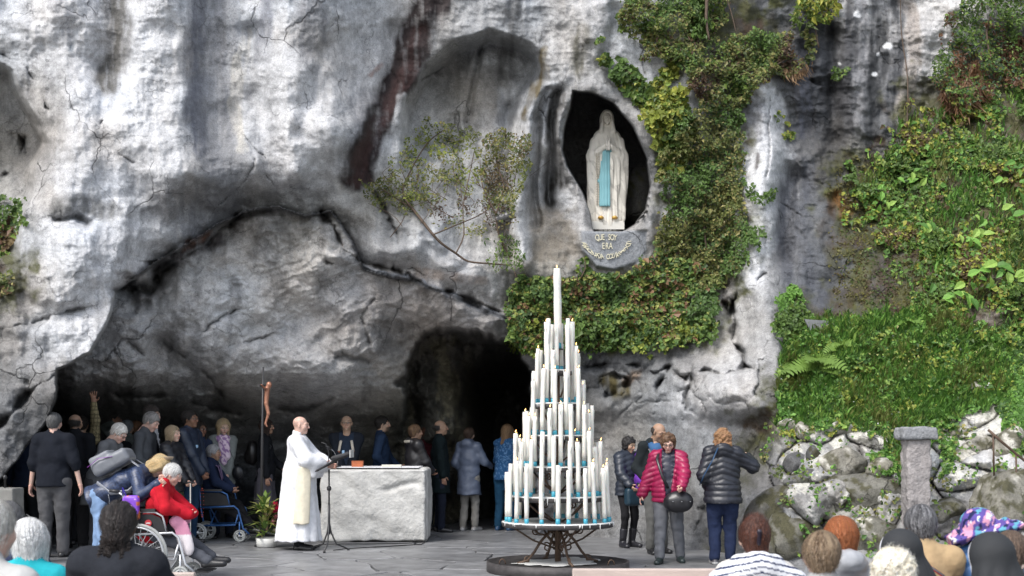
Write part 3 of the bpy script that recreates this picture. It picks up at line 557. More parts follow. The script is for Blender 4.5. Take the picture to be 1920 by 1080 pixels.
class SDF:
    def __init__(s, h=.02): s.ops = []; s.h = h; s.disp = None; s.cuts = []; s.pad = 0
    def cap(s, a, b, ra, rb=None, k=.02, Rm=None, sc=(1, 1, 1), op='u'):
        rb = ra if rb is None else rb; a = np.array(a, float); b = np.array(b, float); s.ops.append(('c', a, b, ra, rb, k, Rm, np.array(sc, float), op)); return s
    def ell(s, c, r, k=.02, Rm=None, op='u'):
        s.ops.append(('e', np.array(c, float), np.array(r, float), k, Rm, op)); return s
    def box(s, c, d, rr=.01, k=.01, Rm=None, op='u'):
        s.ops.append(('b', np.array(c, float), np.array(d, float) / 2, rr, k, Rm, op)); return s
    def plane(s, p, n): s.ops.append(('p', np.array(p, float), np.array(n, float), 's')); return s   # keep the side opposite to n
    def cut(s, fn): s.cuts.append(fn); return s
    def bounds(s, o):
        if o[0] == 'c':
            m = max(o[3], o[4]) * max(1, o[7].max()); return np.minimum(o[1], o[2]) - m, np.maximum(o[1], o[2]) + m
        m = o[2].max() * (1.75 if o[0] == 'b' else 1.0)
        return o[1] - m, o[1] + m
    def build(s):
        h = s.h; bb = [s.bounds(o) for o in s.ops if o[-1] == 'u']
        lo = np.min([b[0] for b in bb], 0) - 3 * h - s.pad; hi = np.max([b[1] for b in bb], 0) + 3 * h + s.pad
        n = np.ceil((hi - lo) / h).astype(int) + 1
        ax = [(lo[i] + np.arange(n[i]) * h).astype(np.float32) for i in range(3)]
        F = np.full(n, .5, np.float32)
        for o in s.ops:
            if o[0] == 'p':
                F = np.maximum(F, ((ax[0][:, None, None] - o[1][0]) * o[2][0] + (ax[1][None, :, None] - o[1][1]) * o[2][1] + (ax[2][None, None, :] - o[1][2]) * o[2][2]).astype(np.float32)); continue
            k = o[5] if o[0] == 'c' else o[4] if o[0] == 'b' else o[3]
            l, u = s.bounds(o); m = k + 3 * h
            i0 = np.clip(((l - m - lo) / h).astype(int), 0, n - 1); i1 = np.clip(((u + m - lo) / h).astype(int) + 2, 1, n)
            sl = tuple(slice(i0[i], i1[i]) for i in range(3))
            if any(i1[i] <= i0[i] for i in range(3)): continue
            X = ax[0][sl[0]][:, None, None]; Y = ax[1][sl[1]][None, :, None]; Z = ax[2][sl[2]][None, None, :]
            if o[0] == 'c':
                _, a, b, ra, rb, k, Rm, sc, op = o
                if Rm is None and (sc == 1).all():
                    px, py, pz = X - a[0], Y - a[1], Z - a[2]; e = b - a; ms = 1
                else:
                    Rm_ = I3 if Rm is None else Rm; dx, dy, dz = X - a[0], Y - a[1], Z - a[2]; T = (Rm_.T / sc[:, None])
                    px, py, pz = [T[i, 0] * dx + T[i, 1] * dy + T[i, 2] * dz for i in range(3)]; e = T @ (b - a); ms = sc.min()
                t = np.clip((px * e[0] + py * e[1] + pz * e[2]) / (e @ e + 1e-12), 0, 1)
                d = (np.sqrt((px - e[0] * t) ** 2 + (py - e[1] * t) ** 2 + (pz - e[2] * t) ** 2) - (ra + (rb - ra) * t)) * ms
            elif o[0] == 'e':
                _, c, r, k, Rm, op = o; Rm_ = I3 if Rm is None else Rm; dx, dy, dz = X - c[0], Y - c[1], Z - c[2]; T = Rm_.T
                q = [(T[i, 0] * dx + T[i, 1] * dy + T[i, 2] * dz) / r[i] for i in range(3)]
                k0 = np.sqrt(q[0] ** 2 + q[1] ** 2 + q[2] ** 2); k1 = np.sqrt((q[0] / r[0]) ** 2 + (q[1] / r[1]) ** 2 + (q[2] / r[2]) ** 2) + 1e-9
                d = k0 * (k0 - 1) / k1
            else:
                _, c, r, rr, k, Rm, op = o; Rm_ = I3 if Rm is None else Rm; dx, dy, dz = X - c[0], Y - c[1], Z - c[2]; T = Rm_.T
                q = [np.abs(T[i, 0] * dx + T[i, 1] * dy + T[i, 2] * dz) - (r[i] - rr) for i in range(3)]
                d = np.sqrt(sum(np.maximum(w, 0) ** 2 for w in q)) + np.minimum(np.maximum(np.maximum(q[0], q[1]), q[2]), 0) - rr
            f = F[sl]
            if op == 'u':
                if k > 1e-6: hh = np.maximum(k - np.abs(f - d), 0) / k; r_ = np.minimum(f, d) - hh * hh * k * .25
                else: r_ = np.minimum(f, d)
            else:
                d = -d
                if k > 1e-6: hh = np.maximum(k - np.abs(f - d), 0) / k; r_ = np.maximum(f, d) + hh * hh * k * .25
                else: r_ = np.maximum(f, d)
            F[sl] = r_
        if s.disp is not None or s.cuts:
            X = ax[0][:, None, None]; Y = ax[1][None, :, None]; Z = ax[2][None, None, :]
            near = None
            if s.disp is not None:
                m = np.abs(F) < .08; i = np.argwhere(m); F[m] += s.disp(ax[0][i[:, 0]], ax[1][i[:, 1]], ax[2][i[:, 2]]).astype(np.float32)
            for fn in s.cuts: F = np.maximum(F, fn(X, Y, Z).astype(np.float32))
        F[0] = F[-1] = .1; F[:, 0] = F[:, -1] = .1; F[:, :, 0] = F[:, :, -1] = .1
        return surface_nets(F, lo.astype(np.float32), h)
def n3(x, y, z, seed=0, octv=3):
    return (fbm(x + z * .71, y - z * .53, seed, octv) + fbm(z + x * .31, x - y * .77 + 9, seed + 5, octv)) * .6
class Parts:
    """collects vertex/quad arrays (+colours) into one mesh"""
    def __init__(s): s.V = []; s.Q = []; s.K = []; s.n = 0
    def add(s, V, Q, col):
        if len(V) == 0: return s
        s.V.append(V); s.Q.append(Q + s.n); s.n += len(V)
        c = np.asarray(col, np.float32); s.K.append(np.broadcast_to(c, (len(V), 3)).copy() if c.ndim == 1 else c); return s
    def mesh(s, name): return np_mesh(name, np.concatenate(s.V), np.concatenate(s.Q), np.concatenate(s.K))
# ================= PEOPLE =================
skin_m = mat('skin', vc=True, rough=.5, var=.05, nscale=40, sss=.15, spec=.4)
hair_m = mat('hair_strands', vc=True, rough=.45, var=.5, nscale=34, stretch=(9, 9, 1.0), bump=.9, bscale=40, bdist=.015, spec=.35)
curl_m = mat('hair_curls', vc=True, rough=.5, var=.45, nscale=55, bump=.8, bscale=60, bdist=.015)
wool_m = mat('wool_cloth', vc=True, rough=.95, var=.16, nscale=30, bump=.4, bscale=120, bdist=.005, spec=.15)
nyl_m = mat('nylon_cloth', vc=True, rough=.42, var=.10, nscale=18, bump=.25, bscale=30, bdist=.008)
cot_m = mat('cotton_cloth', vc=True, rough=.88, var=.12, nscale=14, bump=.4, bscale=24, bdist=.012, spec=.2)
lea_m = mat('leather', vc=True, rough=.35, var=.1, nscale=20)
met_m = mat('steel', (.45,.45,.46), .3, metal=1, var=.1)
dkm_m = mat('dark_metal', (.03,.03,.032), .45, var=.2)
MATS = dict(wool=wool_m, nylon=nyl_m, cotton=cot_m, leather=lea_m)
SKIN = dict(pale=(.58,.41,.34), fair=(.54,.37,.29), pink=(.58,.38,.31), olive=(.41,.27,.19), tan=(.36,.225,.155), brown=(.20,.11,.07), dark=(.09,.05,.035))
def _n(v): v = np.array(v, float); return v / (np.linalg.norm(v) + 1e-12)
def ik(a, c, l1, l2, hint):
    a = np.array(a, float); c = np.array(c, float); d = c - a; L = np.linalg.norm(d); L2 = min(L, (l1 + l2) * .999)
    if L2 < L: c = a + d / L * L2; d = c - a; L = L2
    u = d / L; hnt = np.array(hint, float); hnt = hnt - u * (hnt @ u); hnt = _n(hnt)
    x = (l1 * l1 - l2 * l2 + L * L) / (2 * L); y = math.sqrt(max(l1 * l1 - x * x, 0)); return a + u * x + hnt * y, c
_head_cache = {}
def head_mesh(sex='m', skin='fair', age=0, bald=False, h=.0065, seed=0, beard=None, brow=(.06,.04,.03)):
    key = (sex, skin, age, bald, h, seed, beard, brow)
    if key in _head_cache: return _head_cache[key]
    r = random.Random(seed); w = r.uniform(.96, 1.05); jw = (1.0 if sex == 'm' else .88) * r.uniform(.94, 1.08)
    s = SDF(h)
    s.ell((0, .014, .030), (.076 * w, .094, .086), k=.02)
    s.ell((0, -.022, -.040), (.056 * jw, .066, .066), k=.035)
    s.ell((0, -.070, -.090), (.022 * jw, .020, .020), k=.03)
    for sx in (-1, 1):
        s.ell((sx * .037 * w, -.058, -.022), (.028, .026, .030), k=.03)
        s.cap((sx * .016, -.090, .030), (sx * .050, -.074, .028), .012, .009, k=.02)
        s.ell((sx * .031, -.104, .008), (.019, .018, .014), k=.014, op='s')
        s.ell((sx * .078 * w, .008, -.002), (.008, .020, .031), k=.008, Rm=rotm(0, 0, sx * .35))
        s.ell((sx * .031, -.080, .008), (.0135, .0135, .0120), k=.002)
    nl = r.uniform(.55, .85)
    s.cap((0, -.094, .016), (0, -.096 - .024 * nl, -.022), .008, .0105, k=.014)
    for sx in (-1, 1): s.ell((sx * .010, -.102, -.027), (.008, .009, .007), k=.01)
    s.cap((-.020, -.086, -.055), (.020, -.086, -.055), .0075, .0075, k=.012); s.cap((-.015, -.087, -.064), (.015, -.087, -.064), .008, .008, k=.008)
    nr = .056 if sex == 'm' else .047
    s.cap((0, .022, -.060), (0, .036, -.19), nr, nr * 1.12, k=.03)
    V, Q = s.build(); c = np.tile(np.array(SKIN[skin], np.float32), (len(V), 1))
    x, y, z = V.T; fr = sstep(-.03, -.07, y)
    def m(cx, cz, rx, rz, soft=.5):
        return sstep(1 + soft, 1 - soft, np.hypot((np.abs(x) - cx) / rx, (z - cz) / rz)) * fr
    def app(mask, col, k=1.0):
        nonlocal c; mm = (mask * k)[:, None]; c = c * (1 - mm) + np.array(col, np.float32) * mm
    sk = np.array(SKIN[skin]); c *= (1 + n3(x * 30, y * 30, z * 30, seed)[:, None] * .10)
    app(m(.040, -.022, .022, .018), sk * np.array([1.12, .80, .80]), .5); app(m(0, -.022, .014, .014), sk * np.array([1.1, .8, .8]), .5)
    lip = sk * np.array([.88, .50, .50]) if sex == 'm' else sk * np.array([.85, .32, .35])
    app(m(0, -.058, .022, .009, .3), lip, .85); app(m(0, -.0585, .021, .0022, .4), sk * .25, .8)
    app(m(.033, .036, .017, .0048, .4), brow, .8)
    app(m(.031, .008, .0125, .0058, .25) * sstep(-.086, -.090, y), (.62,.60,.56)); app(m(.031, .008, .0055, .0055, .2) * sstep(-.086, -.090, y), (.03,.02,.015))
    app(m(.031, .0155, .016, .0022, .4), sk * .3, .7); app(m(.031, .001, .014, .002, .4), sk * .55, .5)
    if age:
        for zz, a in ((.062, .5), (.074, .4), (.05, .4)): app(m(0, zz, .04, .0018, .4), sk * .7, a * age)
        app(m(.028, -.045, .004, .018, .5), sk * .62, .6 * age)
    if beard:
        bm = fr * sstep(-.038, -.052, z) * sstep(-.135, -.11, z) * (1 - m(0, -.058, .022, .009, .3)); app(bm, beard, .8)
        app(m(0, -.042, .022, .005), beard, .8)
    if bald:
        st = sstep(.0, .03, y) * sstep(-.09, -.02, z) * sstep(.075, .03, z); app(st, sk * .6 if bald is True else bald, .6)
    _head_cache[key] = (V, Q, c); return V, Q, c
_hand_cache = {}
def hand_mesh(pose='relaxed', side=1, h=.0052):
    """wrist at origin, fingers along -Z, palm facing -X*side (towards the thigh), thumb forward (-Y)"""
    key = (pose, side, h)
    if key in _hand_cache: return _hand_cache[key]
    curl = dict(relaxed=.38, open=.05, grip=1.25, hold=.8, pray=.08)[pose]; s = SDF(h)
    s.cap((0, 0, .05), (0, 0, -.012), .026, .025, k=.01, sc=(.8, 1, 1)); s.cap((0, -.014, -.03), (0, -.020, -.078), .017, .014, k=.02); s.cap((0, .014, -.03), (0, .020, -.072), .016, .013, k=.02)
    s.cap((0, 0, -.02), (0, 0, -.080), .018, .014, k=.02)
    spread = {'open': .32, 'pray': .02}.get(pose, .08)
    for i, (y, L) in enumerate(((-.028, .072), (-.0095, .080), (.0095, .075), (.027, .058))):
        p = np.array([0, y, -.086]); ang = 0; off = (i - 1.5) * spread * .5
        for j, f in enumerate((.45, .30, .25)):
            ang += curl * (.8 if j == 0 else 1.0)
            d = np.array([-side * math.sin(ang), math.sin(off) * math.cos(ang), -math.cos(ang) * math.cos(off)]); q = p + d * L * f
            s.cap(p, q, .0098 - j * .0009, .0092 - j * .001, k=.004); p = q
    t0 = np.array([0, -.024, -.022]); td = _n([-side * (.30 + .4 * min(curl, 1)), -.75 if pose != 'grip' else -.35, -.62])
    t1 = t0 + td * .045; td2 = _n([-side * (.4 + .8 * min(curl, 1)), -.35 if pose != 'grip' else .1, -.85]); t2 = t1 + td2 * .034
    s.cap(t0, t1, .0135, .0115, k=.014); s.cap(t1, t2, .011, .0092, k=.004)
    V, Q = s.build(); _hand_cache[key] = (V, Q); return V, Q
def hair_mesh(style, col, h=.008, seed=0, col2=None):
    s = SDF(h); r = random.Random(seed); o = r.uniform(0, 9)
    def strands(a, fy=1):
        def f(x, y, z):
            ang = np.arctan2(x, y - .01); return -a * np.abs(np.sin(ang * 15 + o + 3 * fbm(ang * 2, z * 14, seed + 3, 2))) - a * 1.2 * n3(x * 22, y * 22, z * 14, seed)
        return f
    def face_cut(w=.060, top=.062, bot=-.3, yb=-.045, r0=.02):
        # keep hair off the face: carve an ellipsoid in front
        return lambda X, Y, Z: -(np.maximum(np.maximum(np.abs(X) - w * (1 - .25 * sstep(0, .08, Z)), Y - yb), np.maximum(Z - top + .55 * np.abs(X) ** 1.2, bot - Z)))
    if style in ('short', 'crop'):
        t = .010 if style == 'crop' else .016
        s.ell((0, .020, .034), (.077 + t, .094 + t, .086 + t), k=.02); s.ell((0, .055, -.03), (.058, .045, .05), k=.03)
        s.disp = strands(.004); s.cut(face_cut(.070, .070, yb=-.022)); s.cut(lambda X, Y, Z: -(np.maximum(Z + .012 - Y * .2 + .04 * (Y > .035), Y - .028) + 0 * X)); s.cut(lambda X, Y, Z: -.072 - Z + 0 * (X + Y))
        s.ops.append(('e', np.array((0, -.03, -.075)), np.array((.12, .075, .08)), .012, None, 's'))
    elif style == 'fringe':      # bald on top
        s.ell((0, .030, .006), (.081, .090, .062), k=.02); s.disp = strands(.004); s.ops.append(('e', np.array((0, -.035, -.06)), np.array((.12, .078, .09)), .012, None, 's'))
        s.cut(lambda X, Y, Z: Z - .040 - .10 * (Y - .03) + 0 * X); s.cut(lambda X, Y, Z: -.02 - Y + .0 * X + .0 * Z); s.cut(lambda X, Y, Z: -.065 - Z + 0 * X + 0 * Y)
    elif style in ('bob', 'long', 'lob'):
        L = dict(bob=-.11, lob=-.16, long=-.25)[style]
        s.ell((0, .018, .036), (.094, .110, .098), k=.02); s.cap((0, .03, 0), (0, .048, L + .03), .092, .078 if style == 'bob' else .062, k=.03, sc=(1.05, .82, 1))
        for sx in (-1, 1): s.cap((sx * .068, -.02, .02), (sx * .066, -.018, L + .04), .032, .026, k=.03)
        s.disp = strands(.006); s.cut(face_cut(.058, .072, yb=-.012)); s.cut(lambda X, Y, Z: (L - .012 * np.sin(X * 60)) - Z + 0 * Y)
        s.ell((0, -.04, -.03), (.060, .09, .095), k=.01, op='s')
    elif style == 'curly':
        s.ell((0, .020, .036), (.098, .112, .098), k=.02); s.ell((0, .045, -.04), (.088, .068, .065), k=.03)
        for sx in (-1, 1): s.ell((sx * .070, .005, -.02), (.030, .05, .05), k=.02)
        s.disp = lambda x, y, z: -.020 * n3(x * 38, y * 38, z * 38, seed, 2) - .010 * n3(x * 80, y * 80, z * 80, seed + 3, 2); s.cut(face_cut(.060, .062, yb=-.012)); s.ell((0, -.055, -.03), (.058, .08, .085), k=.012, op='s')
    elif style == 'wavy':
        s.h = h * .9
        s.ell((0, .022, .036), (.100, .114, .098), k=.02); s.cap((0, .04, 0), (0, .05, -.12), .100, .088, k=.03, sc=(1.1, .8, 1))
        s.disp = lambda x, y, z: -.026 * n3(x * 24, y * 24, z * 24, seed, 2) - .012 * n3(x * 60, y * 60, z * 60, seed + 2, 2); s.cut(face_cut(.060, .070, yb=-.012)); s.ell((0, -.05, -.04), (.058, .09, .1), k=.012, op='s')
    elif style == 'updo':
        s.ell((0, .020, .034), (.086, .102, .096), k=.02); s.ell((0, .100, .035), (.045, .040, .055), k=.03); s.ell((0, .07, -.05), (.06, .045, .06), k=.03)
        s.disp = strands(.007); s.cut(face_cut(.062, .068, yb=-.018)); s.ell((0, -.05, -.075), (.12, .09, .09), k=.012, op='s')
    elif style == 'braids':
        s.ell((0, .020, .036), (.090, .106, .100), k=.02); s.ell((0, .085, -.055), (.062, .050, .045), k=.03)
        for i in range(9):
            a = -1.1 + i * .27; x0 = math.sin(a) * .07; s.cap((x0, .08, -.05), (x0 * 1.25, .10 + r.uniform(-.01, .02), -.13 - r.uniform(0, .05)), .010, .006, k=.006)
        s.disp = lambda x, y, z: -.010 * np.abs(np.sin(np.arctan2(x, z + .12) * 13 + y * 6 + .3 * np.sin(z * 60))) - .004 * n3(x * 60, y * 60, z * 60, seed)
        s.cut(face_cut(.062, .066, yb=-.018)); s.ell((0, -.05, -.075), (.12, .09, .09), k=.012, op='s')
    V, Q = s.build()
    if len(V) == 0: return V, Q, V
    x, y, z = V.T; c = np.tile(np.array(col, np.float32), (len(V), 1)); ang = np.arctan2(x, y)
    st = fbm(ang * 9 + o, z * 10, seed + 9, 3) if style not in ('curly', 'wavy') else n3(x * 45, y * 45, z * 45, seed, 2)
    if col2 is not None:
        m = np.clip(.5 + st * 1.3, 0, 1)[:, None]; c = c * (1 - m) + np.array(col2, np.float32) * m
    c *= (1 + st[:, None] * .5); return V, Q, np.clip(c, .004, 1)
def strands_mesh(V, n, col, col2, seed, width, L_=.055, mode='down', lift=.010):
    r = np.random.default_rng(seed); idx = r.integers(0, len(V), n); p = V[idx].astype(np.float64); c0 = np.array([0, .02, .01]); pts = []
    down = {'down': np.array([0, .35, -1.]), 'up': np.array([0, .5, .6]), 'rand': None}[mode]
    d0 = np.tile(down, (n, 1)) if down is not None else r.normal(0, 1, (n, 3)); d0 = d0 + r.normal(0, .22 if down is not None else .5, (n, 3)); Ls = L_ * r.uniform(.5, 1.4, (n, 1)); lf = lift * r.random((n, 1)) ** 2
    for k in range(5):
        nn = p - c0; nn[:, 2] *= .45; nn /= np.linalg.norm(nn, axis=1)[:, None]; t = d0 - nn * (d0 * nn).sum(1)[:, None]; t /= np.linalg.norm(t, axis=1)[:, None] + 1e-9
        if mode == 'rand': d0 = d0 + np.cross(d0, nn) * .9
        side = np.cross(t, nn); w = width * (1 - k / 4.6); q = p + nn * (.0015 + lf * (k / 4) ** 1.5); pts += [q - side * w, q + side * w]; p = p + t * Ls / 4
    VV = np.stack(pts, 1).reshape(-1, 3); b = (np.arange(n) * 10)[:, None, None]; Q = (np.array([[2 * k, 2 * k + 1, 2 * k + 3, 2 * k + 2] for k in range(4)])[None] + b).reshape(-1, 4)
    m = r.random((n, 1)); C_ = np.array(col) * (1 - m) + np.array(col2 if col2 is not None else np.array(col) * 1.5) * m; C_ = C_ * r.uniform(.6, 1.5, (n, 1)); return VV, Q, np.repeat(C_[:, None], 10, 1).reshape(-1, 3)
def person(x, Y, label, foot_z=0.0, yaw=0, H=1.70, sex='m', skin='fair', build=1.0, age=0, lean=0, side=0, head=(0, 0), hair=('short', (.05,.035,.025)), hair2=None,
           top=None, bottom=None, shoes=(.02,.02,.022), arms=None, legs=None, seat=None, res=1.0, seed=None, group=None, beard=None, glasses=False, hands=('relaxed', 'relaxed'),
           extras=(), bald=False, skirt=None, draw_legs=True, cat='person', hole_face=False):
    """local frame: the person looks along -Y when yaw = 0, up is +Z, their left side is +X"""
    seed = seed if seed is not None else (hash(label) % 1000 if False else sum(ord(ch) for ch in label) % 997)
    rr = random.Random(seed); k = H / 1.70
    root = empty('person', (x, Y, foot_z), R(yaw)); tag(root, label, cat, group)
    hipz = .90 * k if seat is None else seat; pel = np.array([0, 0, hipz]); l = R(lean); sd = R(side)
    Rt = rotm(l, 0, 0) @ rotm(0, sd, 0)      # torso frame
    up_ = Rt @ np.array([0, 0, 1.]); X_ = Rt @ np.array([1., 0, 0]); B_ = Rt @ np.array([0, 1., 0])
    bw = build; shw = (.168 if sex == 'm' else .145) * k * (1 + (bw - 1) * .35)
    pt = lambda a, b, c: pel + X_ * a + B_ * b + up_ * c
    nb = pt(0, .01, .555 * k); hz_, hp = head; Rh = Rt @ rotm(0, 0, 0)
    # head keeps its own pitch/yaw in the person frame
    Rh = rotm(0, 0, R(hz_)) @ rotm(R(hp), 0, 0)
    neckdir = _n(up_ * .5 + (Rh @ np.array([0, 0, 1.])) * .5); hc = nb + neckdir * .145 * k + (Rh @ np.array([0, -.022, 0])) + np.array([0, -.012, 0])
    hs = .99 * (k ** .5) * (1.0 if sex == 'm' else .96)
    def H_(V): return (V * hs) @ Rh.T + hc
    sho = {sx: pt(sx * shw, .0, .50 * k) for sx in (-1, 1)}
    UA, FA = .285 * k, .25 * k
    arms = arms or {}
    wr = {}; el = {}
    for sx in (-1, 1):
        a = arms.get(sx, 'down')
        if isinstance(a, str): a = {'down': ((sx * (shw + .07), -.02, hipz - .03), (sx * .3, 1, 0)), 'front': ((sx * .04, -.20 - .06 * bw, hipz + .10), (sx * 1, .5, -.3)),
                                     'clasp': ((sx * .035, -.19 - .05 * bw, hipz - .02 * k), (sx * 1, .6, 0)), 'lap': ((sx * .09, -.32, hipz + .14), (sx * 1, .3, -.4)), 'book': ((sx * .07, -.36, hipz + .26), (sx * .8, .2, -.8)),
                                     'pocket': ((sx * (shw + .01), -.10, hipz + .06), (sx * .6, 1, 0)), 'up': ((sx * (shw + .05), -.15, hipz + 1.0), (sx * 1, 0, -.2))}[a]
        t, hint = a[0], a[1]; el[sx], wr[sx] = ik(sho[sx], t, UA, FA, hint)
    legs = legs or {}; ank = {}; kn = {}; hip = {}
    for sx in (-1, 1):
        hip[sx] = pel + np.array([sx * .088 * k * (1 + (bw - 1) * .3), 0, -.01]); a = legs.get(sx)
        if a is None: a = ((sx * .10 * k, 0 + (.02 if sx > 0 else -.02), .075), (0, -1, 0)) if seat is None else ((sx * .10, -.46, .09), (0, -.6, 1))
        kn[sx], ank[sx] = ik(hip[sx], a[0], .412 * k, .408 * k, a[1])
    # ---- body (skin): torso, limbs, head, hands ----
    body = Parts(); hh = .024 * res
    hres = .0065 if res >= .8 else .005
    HV, HQ, HC = head_mesh(sex, skin, age, bald, hres, seed % 7, beard, tuple(np.array(hair[1]) * .6) if hair else (.12,.09,.07))
    body.add(H_(HV), HQ, HC)
    s = SDF(hh)
    s.cap(pt(0, 0, .0), pt(0, 0, .20 * k), .105 * k, .10 * k, k=.05, Rm=Rt, sc=(1.2, .8, 1)); s.cap(pt(0, 0, .2 * k), pt(0, .0, .44 * k), .10 * k, .11 * k, k=.05, Rm=Rt, sc=(1.25, .8, 1)); s.cap(nb - up_ * .04, nb + neckdir * .05, .05 * k, .048 * k, k=.04)
    for sx in (-1, 1):
        s.cap(sho[sx] - up_ * .02, el[sx], .042 * k, .034 * k, k=.03)
        if draw_legs: s.cap(hip[sx], kn[sx], .068 * k, .050 * k, k=.03); s.cap(kn[sx], ank[sx], .046 * k, .030 * k, k=.02)
    V, Q = s.build(); sk = np.array(SKIN[skin]); body.add(V, Q, sk)
    s = SDF(.012)
    for sx in (-1, 1): s.cap(el[sx], wr[sx], .034 * k, .026 * k, k=.02)
    V, Q = s.build(); body.add(V, Q, sk)
    for sx, hp_ in ((1, hands[0]), (-1, hands[1])):
        if hp_ is None: continue
        pose, hd = (hp_, None) if isinstance(hp_, str) else hp_
        V, Q = hand_mesh(pose, sx); dz = -_n(hd) if hd is not None else -_n(wr[sx] - el[sx]) ; yref = np.array([0, 1., 0]) if abs(dz[1]) < .85 else np.array([0, 0, -1. if dz[1] > 0 else 1.])
        if pose == 'open' and dz[2] < 0: yref = np.array([sx * -1., .2, 0])
        xx = _n(np.cross(yref, dz)); yy_ = np.cross(dz, xx); M = np.stack([xx, yy_, dz], 1); body.add((V * (k if sex == 'm' else k * .9)) @ M.T + wr[sx], Q, sk * np.array([1.05, .95, .95]))
    link('body', body.mesh('body'), skin_m, root)
    # ---- hair / headgear ----
    if hair:
        V, Q, c = hair_mesh(hair[0], hair[1], .008 if res >= .8 else .006, seed, hair2)
        if len(V): p_ = Parts().add(H_(V), Q, c); link('hair', p_.mesh('hair'), curl_m if hair[0] in ('curly', 'wavy') else hair_m, root)
        if len(V):
            fg_ = res < .8; nst = 1500 if fg_ else 160; md = 'rand' if hair[0] in ('curly', 'wavy') else 'up' if hair[0] == 'updo' else 'down'
            VV, QQ, CC = strands_mesh(V, nst, hair[1], hair2, seed, .0011 if fg_ else .0022, .05 if hair[0] in ('short', 'crop', 'fringe', 'curly') else .09, md, .012 if hair[0] != 'crop' else .004); o_ = link('loose_hair', Parts().add(H_(VV), QQ, np.clip(CC, .003, .9)).mesh('loose_hair'), curl_m, root); o_['kind'] = 'stuff'
    # ---- upper garment ----
    tp = dict(kind='jacket', col=(.03,.03,.035), mat='cotton', t=.016, hem=-.10, quilt=0, collar=True, sleeve=1.0, flare=0, shirt=None, hood=False, hood_up=False, check=None, h=.016)
    tp.update(top or {}); t = tp['t']; s = SDF(tp['h'] * (res if res < 1 else 1)); bl = .075 * (bw - 1)
    hemc = tp['hem'] * k
    s.cap(pt(0, 0, .30 * k), pt(0, .0, .46 * k), (.115 + t) * k, (.100 + t) * k, k=.05, Rm=Rt, sc=(1.28 + bl * 2, .90 + bl * 2, 1))
    s.cap(pt(0, -.01 - bl * .5, .06 * k), pt(0, -.005 - bl * .5, .30 * k), (.112 + t + bl) * k, (.112 + t + bl * .6) * k, k=.06, Rm=Rt, sc=(1.22, .92, 1))
    if hemc < .03 and seat is None:
        bot = pel + (up_ * .3 + np.array([0, 0, .7])) * 1.0 * (hemc + 0.0) if lean < 50 else pel + up_ * hemc
        s.cap(bot, pt(0, -.01, .08 * k), (.128 + t + bl + tp['flare']) * k, (.118 + t + bl) * k, k=.05, Rm=Rt if abs(lean) > 15 else None, sc=(1.22, 1.0, 1))
        s.plane(pel + up_ * hemc if abs(lean) > 30 else pel + np.array([0, 0, hemc]), -up_ if abs(lean) > 30 else (0, 0, -1))
    elif seat is not None: s.cap(pt(0, .0, -.02), pt(0, -.01, .1 * k), (.13 + t + bl) * k, (.12 + t + bl) * k, k=.05, sc=(1.2, 1, 1))
    for sx in (-1, 1):
        s.cap(pt(sx * .06, .01, .545 * k), sho[sx] + up_ * .004, .042 + t * .6, .050 * k + t * .9, k=.05)
        sl = tp['sleeve']; ar = (.050 * (1 + (bw - 1) * .6)) * k + t
        if sl > .5:
            s.cap(sho[sx], el[sx], ar, ar * .88, k=.035); wv = el[sx] + (wr[sx] - el[sx]) * min(1, (sl - .5) * 2 * .97); s.cap(el[sx], wv, ar * .86, ar * (.70 if not tp.get('bell') else 1.5) , k=.03)
        else: s.cap(sho[sx], sho[sx] + (el[sx] - sho[sx]) * sl * 2, ar, ar * .95, k=.035)
    if tp['collar']: s.cap(nb - up_ * .02, nb + neckdir * .045, .068 * k, .062 * k, k=.03, Rm=Rt, sc=(1.1, 1.05, 1))
    if tp['hood']: s.ell(nb + B_ * .075 + up_ * -.01, (.115, .065, .085), k=.03, Rm=Rt @ rotm(R(-20), 0, 0))
    q = tp['quilt']; o = rr.uniform(0, 6)
    def dsp(px, py, pz, t=t, q=q, o=o):
        rel = np.stack([px, py, pz], 1) - pel; uu_ = rel @ up_; xx = rel @ X_; bb = rel @ B_
        d = -.010 * fbm(xx * 7 + o, uu_ * 9 + bb * 6, seed, 3) * 1.4 - .006 * (ridged(xx * 9 + bb * 5, uu_ * 7 - xx * 4, seed + 7, 2) - .5)
        if q: d = d * .6 - (.013 * ((np.abs(xx) > .05) | (bb > 0)) if tp['shirt'] is not None else .013) * (np.abs(np.cos((uu_ + .35 * np.abs(xx) * (bb > -9) * (uu_ > .12)) * math.pi / q)) ** .6 - .5)
        if tp['shirt'] is not None:
            op_ = tp.get('open', .035) * np.clip((uu_ - tp.get('vbot', .25)) / .25, 0, 1.4) + tp.get('gap', 0.0)
            d = d + .016 * ((np.abs(xx) < op_) & (bb < -.03))
        return d
    s.disp = dsp
    s.ops.append(('c', nb + up_ * .01 - B_ * .0, nb + neckdir * .12, .050 * k, .056 * k, .01, None, np.ones(3), 's'))
    V, Q = s.build(); c = np.tile(np.array(tp['col'], np.float32), (len(V), 1)); rel = V - pel; uu_ = rel @ up_; xx = rel @ X_; bb = rel @ B_
    c *= (1 + fbm(xx * 8, uu_ * 8 + bb * 3, seed + 4, 3)[:, None] * .14)
    if q: c *= (.62 + .38 * sstep(0, .35, np.abs(np.cos((uu_ + .35 * np.abs(xx) * (uu_ > .12)) * math.pi / q))))[:, None]
    if tp['check'] is not None:
        cc, per, wd = tp['check']; m = ((np.abs(((uu_ + 5) % per) / per - .5) > .5 - wd) | (np.abs((((xx + bb * .6) + 5) % per) / per - .5) > .5 - wd)); c[m] = cc
    if tp.get('dots') is not None:
        m = vnoise(xx * 55 + bb * 30, uu_ * 60, seed) > .70; c[m] = tp['dots']
